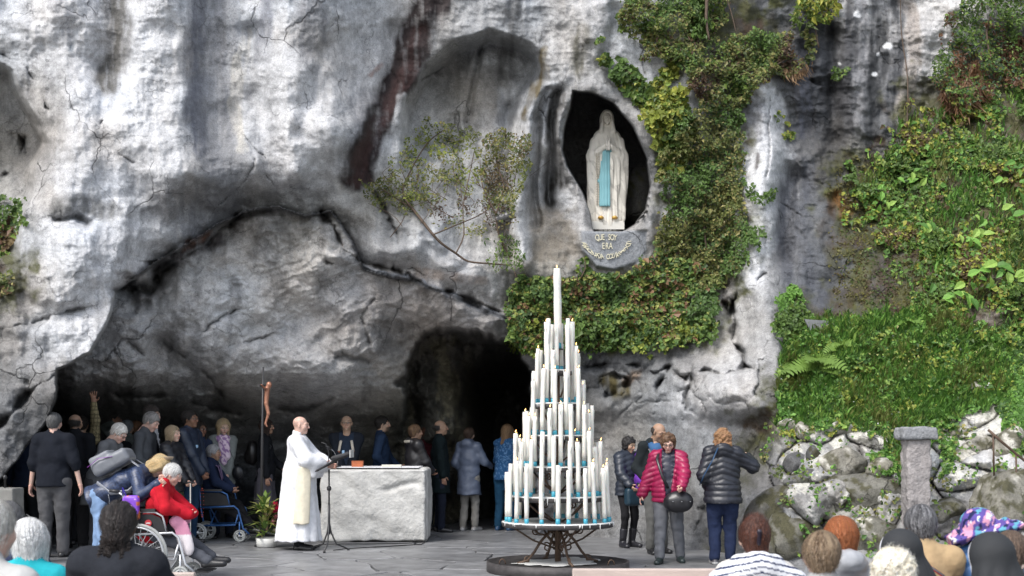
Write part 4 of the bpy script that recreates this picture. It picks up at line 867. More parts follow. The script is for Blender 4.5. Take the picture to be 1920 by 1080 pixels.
    if tp.get('stripes') is not None:
        cc, per, wd, z0, z1 = tp['stripes']; m = (((uu_ + 5) % per) / per < wd) & (uu_ > z0) & (uu_ < z1); c[m] = cc
    if tp['shirt'] is not None:
        op_ = tp.get('open', .035) * np.clip((uu_ - tp.get('vbot', .25)) / .25, 0, 1.4) + tp.get('gap', 0.0); m = (np.abs(xx) < op_) & (bb < -.03) & (uu_ > tp.get('vbot', .25) - .1); c[m] = tp['shirt']
    tr = Parts().add(V, Q, c); link(tp['kind'], tr.mesh(tp['kind']), MATS[tp['mat']], root)
    # ---- lower garment ----
    if draw_legs:
        bt = dict(kind='trousers', col=(.05,.05,.055), mat='cotton', w=1.0, cuff=.06); bt.update(bottom or {})
        s = SDF(.016 * min(res, 1))
        if bt['kind'] == 'skirt':
            z1 = bt.get('z', .45) * k
            if seat is None: s.cap((0, 0, z1), pel + np.array([0, 0, .04]), .19 * bt['w'], .15, k=.03, sc=(1.15, .85, 1)); s.cut(lambda X, Y2, Z: z1 - Z + 0 * (X + Y2))
            fold = .014
        else:
            fold = .006
            s.cap(pel + np.array([0, 0, -.03]), pt(0, 0, .10 * k), .120 * k + bl, .108 * k + bl, k=.05, sc=(1.2, .86, 1))
            for sx in (-1, 1):
                w_ = bt['w']; s.cap(hip[sx], kn[sx], (.098 + bl * .5) * k * (w_ * .5 + .5), .068 * k * w_, k=.025); e_ = kn[sx] + (ank[sx] - kn[sx]) * (1 - bt['cuff'] * .5); s.cap(kn[sx], e_, .066 * k * w_, .056 * k * w_, k=.025)
        s.disp = lambda px, py, pz: -.011 * fbm(px * 12 + o, pz * 16 + py * 9, seed + 2, 3) - fold * np.abs(np.sin(np.arctan2(px, py) * (5 if fold > .01 else 2) + pz * 2 + o))
        V, Q = s.build(); c = np.tile(np.array(bt['col'], np.float32), (len(V), 1)); c *= (1 + fbm(V[:, 0] * 14, V[:, 2] * 9, seed + 1, 3)[:, None] * .22)
        if bt.get('fade'): m = np.exp(-((V[:, 1] + .06) / .05) ** 2) * .5; c = c * (1 + m[:, None])
        link(bt['kind'], Parts().add(V, Q, c).mesh(bt['kind']), MATS[bt['mat']], root)
        if bt['kind'] == 'skirt':      # stockings
            pass
        for sx in (-1, 1):
            s = SDF(.010); a = ank[sx]; fd = legs.get('foot', {}).get(sx, (sx * .18, -1, 0)) if isinstance(legs, dict) else (0, -1, 0); fd = _n(fd); upv = np.array([0, 0, 1.])
            z0 = a[2] - .075 * 1; heel = a + np.array([0, 0, -.048]) - fd * .035; toe = a + fd * .165 + np.array([0, 0, -.052])
            if fd[2] < -.25: pass
            s.cap(heel, a + np.array([0, 0, .0]), .036, .038, k=.02); s.cap(heel, toe, .036, .033, k=.02, sc=(1, 1, .85)); s.cap(a + fd * .02 + np.array([0, 0, -.03]), toe, .040, .030, k=.02)
            if isinstance(shoes, dict) and shoes.get('boot'): s.cap(a, a + (kn[sx] - a) * .45, .046, .056, k=.02)
            fl_ = a[2] - .075; s.cut(lambda X, Y2, Z: fl_ - Z + 0 * (X + Y2))
            V, Q = s.build(); cc = shoes['col'] if isinstance(shoes, dict) else shoes; c = np.tile(np.array(cc, np.float32), (len(V), 1))
            sole = shoes.get('sole') if isinstance(shoes, dict) else None
            if sole is not None: c[V[:, 2] < fl_ + .028] = sole
            link('shoe', Parts().add(V, Q, c).mesh('shoe'), lea_m, root)
    if glasses:
        m = MB()
        for sx in (-1, 1):
            ring = [H_(np.array([sx * .031 + .020 * math.cos(a) , -.105 + .004 * abs(math.cos(a)), .006 + .015 * math.sin(a)])) for a in [i * math.pi / 6 for i in range(12)]]
            m.tube(ring, .0022, 5, closed=True); m.tube([H_(np.array(q_)) for q_ in ((sx * .050, -.101, .010), (sx * .074, -.07, .010), (sx * .082, .01, .006))], .002, 5)
        m.tube([H_(np.array((-.011, -.107, .010))), H_(np.array((.011, -.107, .010)))], .002, 5); m.build('glasses', dkm_m, root)
    info = dict(root=root, pel=pel, up=up_, X=X_, B=B_, pt=pt, nb=nb, H=H_, sho=sho, el=el, wr=wr, k=k, hip=hip, kn=kn, ank=ank, Rt=Rt, Rh=Rh, hc=hc)
    return info
def soft(name, root, cols, mat_, h=.012, disp=None, cuts=(), prims=()):
    s = SDF(h)
    for p in prims: getattr(s, p[0])(*p[1], **(p[2] if len(p) > 2 else {}))
    s.disp = disp; s.cuts = list(cuts); V, Q = s.build(); c = cols(V) if callable(cols) else cols
    return link(name, Parts().add(V, Q, c).mesh(name), mat_, root)
def strap(name, root, pts, w, col, m=None, flat=.3):
    mb = MB(); mb.cc = col; mb.tube(pts, w, 6, flat=flat); return mb.build(name, m or lea_m, root, smooth=True)
# ================= PLANTS =================
leaf_m = mat('leaf', vc=True, rough=.5, var=.12, nscale=25, spec=.4)
_b = leaf_m.node_tree.nodes['Principled BSDF']
_tr = leaf_m.node_tree.nodes.new('ShaderNodeBsdfTranslucent'); _mx = leaf_m.node_tree.nodes.new('ShaderNodeMixShader'); _mx.inputs[0].default_value = .30
leaf_m.node_tree.links.new(_b.inputs['Base Color'].links[0].from_socket, _tr.inputs[0]); _o = leaf_m.node_tree.nodes['Material Output']
leaf_m.node_tree.links.new(_b.outputs[0], _mx.inputs[1]); leaf_m.node_tree.links.new(_tr.outputs[0], _mx.inputs[2]); leaf_m.node_tree.links.new(_mx.outputs[0], _o.inputs[0])
bark_m = mat('bark', (.10,.07,.05), .85, var=.3, nscale=20, bump=.4, bscale=60)
def br(l, k): return [tuple(x * k for x in c) for c in l]
GR = br([(.060,.105,.022),(.085,.14,.03),(.04,.075,.02),(.12,.17,.035)], 1.45); YG = br([(.18,.21,.035),(.26,.26,.05),(.12,.17,.03),(.08,.12,.025)], 1.35)
IVY = br([(.05,.09,.024),(.075,.13,.03),(.12,.17,.04),(.19,.20,.05),(.15,.085,.045),(.035,.065,.02),(.06,.105,.03)], 1.45); OLV = br([(.11,.13,.035),(.15,.155,.05),(.08,.10,.025),(.19,.17,.06),(.06,.08,.025)], 1.4)
LUSH = br([(.07,.155,.028),(.11,.22,.04),(.05,.115,.022),(.17,.26,.055),(.04,.085,.02)], 1.35)
def scat(poly, n, seed, dens=.0, clump=40, soft=18):
    r = np.random.default_rng(seed); pa = np.array(poly, float); u0, v0 = pa.min(0) - 12; u1, v1 = pa.max(0) + 12; us = []; vs = []; c = 0
    for _ in range(14):
        u = r.uniform(u0, u1, n * 2).astype(np.float32); v = r.uniform(v0, v1, n * 2).astype(np.float32)
        d = poly_sd(poly, u, v) + fbm(u / 16, v / 16, seed, 3) * soft
        ok = (d < 0) & (fbm(u / clump, v / clump, seed + 1, 3) * .5 + .5 + r.uniform(-.15, .15, len(u)) > dens)
        us.append(u[ok]); vs.append(v[ok]); c += ok.sum()
        if c >= n: break
    return np.concatenate(us)[:n], np.concatenate(vs)[:n]
def leaves(poly, n, size, pal, thick=.2, seed=1, dens=.3, clump=40, up=0.0, mode='leaf', droop=.5, off=0.0, aspect=.8, lift=None, clv=.55, soft=18):
    r = np.random.default_rng(seed + 100); u, v = scat(poly, n, seed, dens, clump, soft); n = len(u); Y = depth_at(u, v)
    cl = np.clip(.5 + fbm(u / (clump * .7), v / (clump * .7), seed + 3, 3) * 1.1, 0, 1); o = off + thick * (cl * clv + (1 - clv) * r.random(n)) if thick else np.full(n, off)
    Yn = Y - o; c = np.stack([(u - 960) / FPX * Yn, Yn, CAMH - (v - HZ) / FPX * Yn], 1)
    s = size * r.lognormal(0, .28, n)
    az = r.uniform(0, 2 * np.pi, n)
    if mode == 'grass':
        d = np.stack([r.normal(0, .35, n), r.normal(-.25, .3, n), np.ones(n) * r.uniform(.6, 1.1, n)], 1); wv = np.stack([np.cos(az), np.sin(az), 0 * az], 1)
    elif mode == 'dry':
        d = np.stack([r.normal(0, .25, n), r.normal(-.35, .2, n), -np.ones(n)], 1); wv = np.stack([np.cos(az), np.sin(az), 0 * az], 1)
    else:
        nm = np.stack([r.normal(0, .55, n), -1 + r.normal(0, .35, n), .45 + r.normal(0, .45, n)], 1); nm /= np.linalg.norm(nm, axis=1)[:, None]
        d = np.stack([r.normal(0, .7, n), r.normal(0, .3, n), -droop + r.normal(0, .6, n)], 1); d -= nm * (d * nm).sum(1)[:, None]
        d /= np.linalg.norm(d, axis=1)[:, None] + 1e-6; wv = np.cross(nm, d)
    d /= np.linalg.norm(d, axis=1)[:, None] + 1e-6; S = s[:, None]
    if mode in ('grass', 'dry'):
        bend = np.stack([r.normal(0, .4, n), -np.abs(r.normal(.3, .2, n)), -.25 + 0 * az if mode == 'grass' else 0 * az], 1)
        w = wv * S * aspect * .08; a = c; m_ = c + d * S * .55; t = c + d * S + bend * S * .5
        V = np.stack([a - w, a + w, m_ + w * .8, m_ - w * .8, t], 1); F = np.array([[0, 1, 2], [0, 2, 3], [3, 2, 4]])
    else:
        w = wv * S * aspect * .5; nn = np.cross(d, wv); 
        V = np.stack([c - d * S * .45, c - w - d * S * .12 + nn * S * .12, c + d * S * .12 - nn * S * .03, c + w - d * S * .12 + nn * S * .12, c + d * S * .55], 1)
        F = np.array([[0, 2, 1], [0, 3, 2], [1, 2, 4], [2, 3, 4]])
    k = V.shape[1]; Q = (F[None] + (np.arange(n) * k)[:, None, None]).reshape(-1, 3)
    P_ = np.array(pal, np.float32); g = np.clip(fbm(u / 55, v / 55, seed + 7, 2) * .9 + .5 + r.normal(0, .22, n), 0, .999); ci = (g * len(P_)).astype(int)
    col = P_[ci] * r.uniform(.7, 1.3, (n, 1)) * np.array([1, 1, 1]); col = np.repeat(col[:, None], k, 1).reshape(-1, 3)
    return V.reshape(-1, 3).astype(np.float32), Q, np.clip(col, 0, 1)
def plant(name, label, cat, base, sets, stems=(), group=None):
    """sets: list of leaves() results; stems: (pixel polyline, radius, offset)"""
    root = empty(name, base); tag(root, label, cat, group); b = np.array(base, np.float32)
    if sets:
        V = []; Q = []; K = []; n = 0
        for v, q, k in sets: V.append(v - b); Q.append(q + n); K.append(k); n += len(v)
        o = link('leaves', np_mesh('leaves', np.concatenate(V), np.concatenate(Q), np.concatenate(K), smooth=False), leaf_m, root); o['kind'] = 'stuff'
    for pl, rad, of in stems:
        pts = []
        for i, (u, v) in enumerate(pl):
            Y = float(depth_at(np.array([u]), np.array([v]))[0]) - of; pts.append(P(u, v, Y) - Vector(base))
        if len(pts) > 2:       # smooth
            q = []
            for i in range(len(pts) - 1):
                p0 = pts[max(i - 1, 0)]; p1 = pts[i]; p2 = pts[i + 1]; p3 = pts[min(i + 2, len(pts) - 1)]
                for t in (0, .33, .66): q.append(.5 * ((2 * p1) + (p2 - p0) * t + (2 * p0 - 5 * p1 + 4 * p2 - p3) * t * t + (3 * p1 - p0 - 3 * p2 + p3) * t ** 3))
            pts = q + [pts[-1]]
        MB().tube(pts, [rad * (1 - .6 * i / len(pts)) for i in range(len(pts))], 5).build('stem', bark_m, root, smooth=True)
    return root
def at(u, v, of=0): 
    Y = float(depth_at(np.array([float(u)]), np.array([float(v)]))[0]) - of; return P(u, v, Y)
ivy_low = [(948,600),(955,548),(985,516),(1080,522),(1180,512),(1220,480),(1260,470),(1350,520),(1348,600),(1310,640),(1262,652),(1215,650),(1150,650),(1080,650),(1000,660),(962,655)]
ivy_mid = [(1240,300),(1265,230),(1330,170),(1400,180),(1392,280),(1392,400),(1418,450),(1400,500),(1350,540),(1290,545),(1235,490),(1222,455),(1240,400)]
ivy_top = [(1150,150),(1130,110),(1170,120),(1215,150),(1260,120),(1290,160),(1300,240),(1270,330),(1243,320),(1222,250),(1195,205)]
shr_top = [(1115,80),(1160,50),(1185,-30),(1390,-30),(1350,60),(1400,60),(1480,60),(1505,130),(1430,150),(1400,190),(1310,190),(1270,120),(1200,110),(1210,70),(1180,60)]
plant('ivy', 'dense ivy hanging in a thick green curtain below the statue niche', 'ivy', at(1150, 580), [
    leaves(ivy_low, 9000, .062, IVY, .30, 1, .12, 34), leaves([(950,600),(1345,600),(1345,630),(1240,668),(1150,655),(1000,672),(955,655)], 1500, .062, GR + YG[:1], .34, 2, .3, 26, droop=1),
    leaves([(1085,500),(1100,480),(1112,500),(1115,530),(1085,530)], 90, .07, GR, .1, 4, 0, 30)], [([(1090,520),(1098,500),(1095,482)], .012, .1), ([(1230,640),(1225,600),(1240,540)], .02, .1)])
plant('climbing_rose', 'olive green rambling rose covering the rock right of the niche', 'climbing plant', at(1320, 400), [
    leaves(ivy_mid, 11000, .048, OLV + IVY[:2], .34, 11, .2, 30, aspect=.65), leaves([(1380,420),(1440,430),(1455,450),(1400,460)], 120, .05, GR, .2, 12, .2, 20)], [([(1330,500),(1320,420),(1330,330),(1350,250)], .02, .08), ([(1270,480),(1290,400),(1280,330)], .018, .1)])
plant('ivy', 'yellow and green leaved ivy climbing beside the top of the niche', 'ivy', at(1220, 170), [leaves(ivy_top, 2600, .078, YG + IVY[:2], .22, 21, .3, 26)], [([(1270,330),(1260,240),(1225,170),(1170,130)], .015, .08)])
plant('creeping_shrub', 'dark green tangle of small shrubs hanging from the rock above the niche', 'shrub', at(1330, 100), [
    leaves(shr_top, 9500, .052, GR + OLV + [(.10,.06,.035)], .35, 31, .28, 34, aspect=.6), leaves([(1290,-40),(1325,-40),(1330,70),(1300,70)], 700, .09, GR, .4, 33, .1, 30, droop=1.4, aspect=.4)],
    [([(1322,-50),(1325,0),(1324,40),(1330,75)], .035, .35), ([(1350,-40),(1370,20),(1380,60)], .012, .3), ([(1390,140),(1440,130),(1490,100)], .015, .2)])
sh = []
pr = random.Random(9)
stems = [([(772,390),(790,412),(812,440),(830,458),(855,475),(878,490),(915,494),(955,497)], .026, .14), ([(772,390),(755,360),(770,320),(800,270),(830,245)], .016, .25), ([(772,390),(740,370),(710,350),(695,335)], .013, .22), ([(812,440),(860,420),(905,400),(940,370)], .012, .2),
         ([(930,400),(935,440),(955,480),(968,520),(975,545)], .018, .12), ([(930,400),(945,350),(930,300),(940,255)], .014, .25), ([(930,400),(905,350),(900,300)], .012, .25), ([(855,475),(870,440),(868,390),(880,330),(890,280)], .012, .2)]
for i in range(36):
    x0, y0 = pr.uniform(730, 965), pr.uniform(330, 450); a = pr.uniform(-2.6, -.5); l = pr.uniform(30, 90); c_ = pr.uniform(-20, 20)
    stems.append(([(x0, y0), (x0 + math.cos(a) * l * .5 + c_, y0 + math.sin(a) * l * .5), (x0 + math.cos(a) * l, y0 + math.sin(a) * l)], pr.uniform(.004, .008), pr.uniform(.1, .35)))
plant('wild_rose_bush', 'sprawling thorny bush with sparse olive leaves and bare brown branches', 'bush', at(850, 400), [
    leaves([(735,300),(790,228),(850,232),(900,252),(905,330),(880,370),(800,380),(735,370)], 2100, .040, OLV + YG[:1], .5, 41, .42, 22, aspect=.6), leaves([(905,262),(935,240),(990,255),(988,330),(960,400),(915,400),(900,330)], 2300, .040, OLV + [(.12,.09,.05)], .5, 43, .36, 22, aspect=.6),
    leaves([(680,345),(730,325),(790,370),(775,400),(700,385)], 800, .038, OLV + [(.06,.05,.03)], .35, 44, .3, 20, aspect=.6), leaves([(735,370),(960,380),(960,430),(900,450),(830,430),(760,400)], 700, .035, OLV + [(.09,.06,.04)], .4, 45, .5, 18, aspect=.6),
    leaves([(900,450),(955,440),(990,480),(985,520),(920,500)], 350, .05, GR, .25, 46, .4, 20, aspect=.4, droop=1)], stems)
# right bank
plant('leafy_bush', 'feathery green bush with reddish leaves in the top right corner', 'bush', at(1840, 70), [leaves([(1760,60),(1790,20),(1850,-30),(1960,-30),(1960,140),(1880,170),(1800,190),(1740,150)], 6000, .055, GR + [(.05,.10,.05),(.14,.07,.035)], .5, 51, .34, 30, aspect=.5)], [([(1700,250),(1702,150),(1690,60),(1688,-30)], .012, .05), ([(1860,120),(1850,60),(1870,0)], .02, .3)])
plant('broadleaf_seedling', 'yellow leaved sapling jutting out at the top edge of the cliff', 'sapling', at(1510, 30), [leaves([(1485,5),(1520,-20),(1570,-20),(1575,20),(1540,50),(1490,45)], 420, .10, YG, .5, 52, .25, 26, aspect=.45), leaves([(1510,60),(1540,60),(1530,110),(1505,110)], 160, .06, OLV, .3, 53, .2, 26)], [([(1535,90),(1528,50),(1520,10)], .014, .25), ([(1528,50),(1550,20)], .01, .3)])
bank_hi = [(1610,330),(1660,290),(1700,230),(1760,190),(1960,150),(1980,660),(1860,640),(1800,600),(1740,560),(1700,470),(1640,440),(1590,380)]
v_, q_, k_ = leaves(bank_hi, 15000, .060, GR + LUSH[:2] + YG[:2] + [(.10,.07,.03)], .26, 61, .50, 30, aspect=.75, soft=60)
vm, qm, km = leaves([(1565,330),(1650,290),(1760,300),(1790,590),(1690,610),(1600,590),(1570,520)], 3800, .032, [(.09,.085,.02),(.13,.12,.03),(.07,.05,.02),(.06,.09,.02)], .05, 161, .34, 22, aspect=.9, soft=50)
vx, qx, kx = leaves([(1640,320),(1760,260),(1800,590),(1720,590),(1660,480)], 2200, .055, GR + LUSH[:2], .2, 162, .52, 24, aspect=.7, soft=40)
qm2 = qx + len(vm); vm = np.concatenate([vm, vx]); km = np.concatenate([km, kx]); qm = np.concatenate([qm, qm2])
o = link('moss_tufts', np_mesh('moss_tufts', vm, qm, km, smooth=False), leaf_m); tag(o, 'olive moss and tiny plants growing on the dark rock left of the green bank', 'moss', kind='stuff')
v2, q2, k2 = leaves(bank_hi, 5000, .11, LUSH + OLV[:2], .15, 62, .54, 36, mode='grass', aspect=1.1, soft=50)
vg = np.concatenate([v_, v2]); qg = np.concatenate([q_, q2 + len(v_)]); kg = np.concatenate([k_, k2])
o = link('bank_greenery', np_mesh('bank_greenery', vg, qg, kg, smooth=False), leaf_m); tag(o, 'green weeds and small leafy plants spreading over the upper right bank', 'ground cover', kind='stuff')
shelf = [(1480,640),(1510,606),(1620,592),(1760,585),(1850,612),(1905,680),(1880,740),(1820,770),(1750,800),(1725,850),(1690,870),(1660,810),(1560,800),(1462,798),(1458,740)]
a1 = leaves(shelf, 24000, .11, LUSH + LUSH[:2] + OLV[:1], .12, 71, .22, 26, mode='grass', aspect=1.0, soft=26); a2 = leaves(shelf, 16000, .045, LUSH + LUSH + YG[:1], .22, 72, .34, 18, aspect=.75)
a3 = leaves([(1470,770),(1640,785),(1640,808),(1470,808)], 2500, .035, LUSH + YG[:2], .10, 73, .1, 22); a4 = leaves(shelf, 260, .022, [(.7,.7,.68),(.75,.7,.3)], .22, 74, .4, 22)
vs = [a1, a2, a3, a4]; n0 = 0; VV = []; QQ = []; KK = []
for v, q, k in vs: VV.append(v); QQ.append(q + n0); KK.append(k); n0 += len(v)
o = link('grass', np_mesh('grass', np.concatenate(VV), np.concatenate(QQ), np.concatenate(KK), smooth=False), leaf_m); tag(o, 'lush bright green grass sloping over the ledge above the boulders', 'grass', kind='stuff')
v_, q_, k_ = leaves([(1640,840),(1690,830),(1690,900),(1640,890)], 900, .05, LUSH, .1, 75, .2, 20)
w_ = [(v_, q_, k_), leaves([(1440,795),(1940,795),(1940,1060),(1500,1060),(1420,900)], 1500, .045, LUSH + OLV, .16, 79, .58, 26, off=.12), leaves([(1755,820),(1790,800),(1800,870),(1765,890)], 700, .05, LUSH, .1, 76, .3, 20), leaves([(1860,700),(1930,700),(1930,860),(1880,830)], 2500, .05, LUSH, .12, 77, .3, 24), leaves([(1800,640),(1930,600),(1930,760),(1880,760)], 2600, .055, LUSH, .12, 78, .35, 24)]
n0 = 0; VV = []; QQ = []; KK = []
for v, q, k in w_: VV.append(v); QQ.append(q + n0); KK.append(k); n0 += len(v)
o = link('small_weeds', np_mesh('small_weeds', np.concatenate(VV), np.concatenate(QQ), np.concatenate(KK), smooth=False), leaf_m); tag(o, 'tufts of small weeds growing between the pale lichen covered boulders', 'weeds', kind='stuff')
plant('dry_grass', 'rust brown dry grass hanging down the bank below the corner bush', 'dry grass', at(1800, 170), [leaves([(1780,120),(1830,115),(1850,150),(1800,190),(1770,180)], 1100, .34, [(.20,.11,.06),(.15,.08,.05),(.24,.15,.09)], .15, 81, .1, 30, mode='dry', aspect=.5)])
plant('dry_grass', 'clump of brown dead grass at the right edge near the top', 'dry grass', at(1900, 90), [leaves([(1880,70),(1930,60),(1930,110),(1885,110)], 700, .28, [(.20,.12,.07),(.16,.09,.055)], .15, 82, .1, 30, mode='dry', aspect=.5)])
plant('dry_grass', 'tuft of straw coloured grass sticking out right of the rambling rose', 'dry grass', at(1500, 130), [leaves([(1470,130),(1520,118),(1515,140),(1480,145)], 160, .16, [(.28,.18,.10),(.2,.12,.07)], .2, 83, .1, 30, mode='dry', aspect=.6)])
plant('climbing_vine', 'bright green leafy vine growing up the rock beside the grassy ledge', 'vine', at(1490, 590), [leaves([(1462,560),(1480,535),(1500,545),(1518,580),(1515,620),(1480,650),(1455,620)], 1300, .055, GR + LUSH[:2], .25, 84, .15, 20, aspect=.7)], [([(1490,660),(1485,610),(1495,550)], .012, .08)])
plant('weed_clump', 'small green and brown plant clinging to the rock at the left edge', 'plant', at(15, 420), [leaves([(-60,372),(45,378),(44,430),(20,470),(-60,490)], 900, .07, GR + [(.14,.08,.05),(.18,.13,.06)], .25, 85, .2, 26)])
plant('weed_clump', 'brown withered plant low on the left edge of the rock', 'plant', at(5, 530), [leaves([(-60,505),(25,515),(20,545),(-60,570)], 260, .06, OLV + [(.12,.08,.04)], .2, 86, .2, 26)])
plant('hanging_weed', 'thin trail of yellowish leaves on the pale rock right of the rambling rose', 'plant', at(1476, 230), [leaves([(1460,215),(1480,212),(1490,260),(1480,262)], 70, .055, YG, .1, 87, .1, 20)])
plant('hanging_weed', 'sprig of leaves by the pale rock below the dark stained wall', 'plant', at(1425, 370), [leaves([(1395,345),(1415,340),(1415,372),(1450,365),(1455,375),(1400,385)], 190, .05, GR + YG[:1], .15, 88, .1, 20)])
plant('dark_wall_weed', 'small dark weed growing from a crack in the stained wall', 'plant', at(1570, 140), [leaves([(1555,130),(1590,130),(1585,150),(1560,150)], 110, .05, GR, .15, 89, .1, 20)])
for i, (u, v, s_) in enumerate([(1790,470,1),(1880,520,1.1),(1740,440,.8),(1840,430,.9),(1900,400,1),(1825,540,1.1),(1770,560,.9),(1885,330,.8),(1660,380,.8),(1700,345,.8)]):   # leafy clumps whose leaves show singly
    where = ['left of the bank middle', 'near the right edge', 'beside the mossy rock', 'in the bank middle', 'touching the right frame edge', 'low on the bank', 'just above the grassy ledge', 'below the dry grass', 'on the dark mossy wall', 'at the top of the mossy wall'][i]
    rt = empty('broadleaf_plant', at(u, v, .12)); tag(rt, f'pale green broad leaved plant {where}', 'plant', 'broad leaved plants on the right bank')
    rr_ = random.Random(i); 
    for j in range(13):
        a = rr_.uniform(0, 6.28); L_ = .19 * s_ * rr_.uniform(.6, 1.1); w = L_ * .38; c = Vector((rr_.uniform(-.20, .20), rr_.uniform(-.18, 0), rr_.uniform(-.22, .2))); d = Vector((math.cos(a), -.35, math.sin(a) * .8 - .3)).normalized(); sdv = d.cross(Vector((.3, -.8, .5))).normalized(); nn = sdv.cross(d)
        col = LUSH[rr_.randrange(4)]; m = MB(); m.cc = tuple(min(1, x * 1.35) for x in col)
        m.add([c, c + sdv * w * .7 + d * L_ * .25 + nn * w * .25, c + d * L_ * .3, c - sdv * w * .7 + d * L_ * .25 + nn * w * .25, c + sdv * w * .75 + d * L_ * .55 + nn * w * .2, c + d * L_ * .6 - nn * w * .1, c - sdv * w * .75 + d * L_ * .55 + nn * w * .2, c + d * L_ - nn * w * .4],
              [(0, 1, 2), (0, 2, 3), (1, 4, 5, 2), (2, 5, 6, 3), (4, 7, 5), (5, 7, 6)]); m.build('leaf', leaf_m, rt)
def fern(u, v, n, size, label, seed, fan=(-2.6, -.2), of=.1, simple=False):
    rt = empty('fern' if not simple else 'strap_leaf_plant', at(u, v, of)); tag(rt, label, 'fern' if not simple else 'plant', 'ferns on the grassy ledge' if not simple else None); of = of; r = random.Random(seed)
    for i in range(n):
        a = fan[0] + (fan[1] - fan[0]) * (i + r.random() * .7) / n; L_ = size * r.uniform(.7, 1.1); out = r.uniform(.25, .7); m = MB(); g = r.uniform(.8, 1.2)
        m.cc = (.17 * g, .28 * g, .055 * g) if not simple else (.13 * g, .24 * g, .04 * g); prev = None; N = 11
        def pos(t): return Vector((math.cos(a) * L_ * t, -out * L_ * t * .8, -math.sin(a) * L_ * t * (1 - .1 * t) - L_ * .75 * t * t))
        for k in range(N):
            t = (k + .5) / N; p = pos(t); tn = (pos(t + .05) - pos(t - .05)).normalized(); sd_ = tn.cross(Vector((0, -.8, .6))).normalized(); 
            if simple:
                w = L_ * .09 * math.sin(math.pi * min(1, t * .9 + .1)) + .002
                q = [p - sd_ * w, p + sd_ * w]
                if prev: m.add([prev[0], prev[1], q[1], q[0]], [(0, 1, 2, 3)])
                prev = q
            else:
                w = L_ * .26 * (math.sin(math.pi * (t * .85 + .15)) ** .8); hw = L_ / N * .42
                for sg in (-1, 1): m.add([p - tn * hw, p + tn * hw, p + sd_ * sg * w + tn * hw * 1.4, p + sd_ * sg * w * .7 - tn * hw * .4], [(0, 1, 2, 3)])
        m.build('frond' if not simple else 'leaf', leaf_m, rt)
fern(1530, 690, 15, .50, 'large drooping fern at the left end of the grassy ledge', 1); fern(1495, 700, 11, .40, 'smaller fern hanging over the rock at the ledge corner', 2); fern(1575, 655, 7, .34, 'fern standing behind the large one beside the slate slab', 3)
fern(1700, 612, 12, .34, 'rosette of long strap shaped leaves on top of the grassy ledge', 4, simple=True); fern(1740, 600, 7, .26, 'small tuft of strap leaves right of the bigger rosette', 5, simple=True); fern(1885, 140, 7, .22, 'small pale yellow plant with drooping leaves by the brown grass', 6, fan=(-3.0, 0), simple=True)
# ================= BOULDERS AND STONES =================
bl_m = rm
def stone(name, label, u, v, of, rad, col, seed, rot=0, cat='boulder', group=None, h=.035, white=0.0):
    c = at(u, v, of - .25 * rad[1]); s = SDF(h); s.ell((0, 0, 0), rad, k=0, Rm=rotm(0, R(rot), 0)); s.ell((rad[0] * .25, 0, rad[2] * .2), (rad[0] * .7, rad[1] * .8, rad[2] * .75), k=.1, Rm=rotm(0, R(rot + 20), 0)); mr_ = max(rad)
    rs_ = np.random.default_rng(seed); Rr = rotm(0, R(rot), 0)
    for _ in range(11):
        nv = rs_.normal(0, 1, 3); nv[1] = -abs(nv[1]) if rs_.random() < .8 else nv[1]; nv /= np.linalg.norm(nv); pd = Rr @ (nv * np.array(rad)); s.plane(pd * rs_.uniform(.68, .9), Rr @ _n(nv / np.array(rad)))
    s.disp = lambda x, y, z: -.10 * mr_ * n3(x / mr_ * 1.3 + seed, y / mr_ * 1.3, z / mr_ * 1.3, seed, 4) - .05 * mr_ * (ridged(x / mr_ * 2.4 + z, z / mr_ * 4.2 - y, seed + 2, 3) - .5); V, Q = s.build()
    cc = np.tile(np.array(col, np.float32) * np.array((.70,.68,.63), np.float32), (len(V), 1)); q = n3(V[:, 0] * 6, V[:, 1] * 6, V[:, 2] * 6, seed + 4, 4); cc *= (1 + q[:, None] * .5)
    if white: m = sstep(.08, .2, q + (V[:, 2] / rad[2]) * .12 + white - .42)[:, None]; cc = cc * (1 - m) + np.array((.50,.48,.43)) * m
    q2 = n3(V[:, 0] * 9 + 4, V[:, 1] * 9, V[:, 2] * 9, seed + 11, 4); m = (sstep(.06, .20, q2) * sstep(-.9, .2, V[:, 2] / rad[2]))[:, None] * .85; cc = cc * (1 - m) + np.array((.055,.052,.022)) * m
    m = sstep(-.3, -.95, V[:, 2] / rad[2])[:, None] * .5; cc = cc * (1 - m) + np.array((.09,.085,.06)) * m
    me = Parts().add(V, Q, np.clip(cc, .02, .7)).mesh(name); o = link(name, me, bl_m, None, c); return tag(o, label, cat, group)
g_ = 'rocks piled below the grassy ledge'
stone('boulder', 'smooth dark grey stone bedded upright in the rubble behind the black jacket', 1494, 872, .02, (.17,.16,.16), (.15,.155,.17), 1, -20, group=g_, h=.02)
stone('boulder', 'small dark egg shaped stone beside the larger smooth one', 1527, 856, .02, (.10,.12,.14), (.14,.145,.155), 2, 5, group=g_, h=.02)
stone('boulder', 'layered blue grey slab below the two dark stones', 1508, 898, .03, (.26,.18,.10), (.17,.175,.185), 3, -14, group=g_, h=.02)
stone('boulder', 'white lichen crusted stone with black holes right of the dark stones', 1580, 872, .0, (.33,.2,.24), (.36,.35,.32), 4, -8, group=g_, white=.5)
stone('boulder', 'small white topped stone at the left end of the rubble wall', 1478, 806, .0, (.17,.15,.12), (.34,.33,.3), 5, 0, group=g_, white=.4, h=.02)
stone('boulder', 'second pale stone along the top edge of the rubble wall', 1513, 808, .0, (.15,.15,.13), (.36,.35,.32), 6, 12, group=g_, white=.3, h=.02)
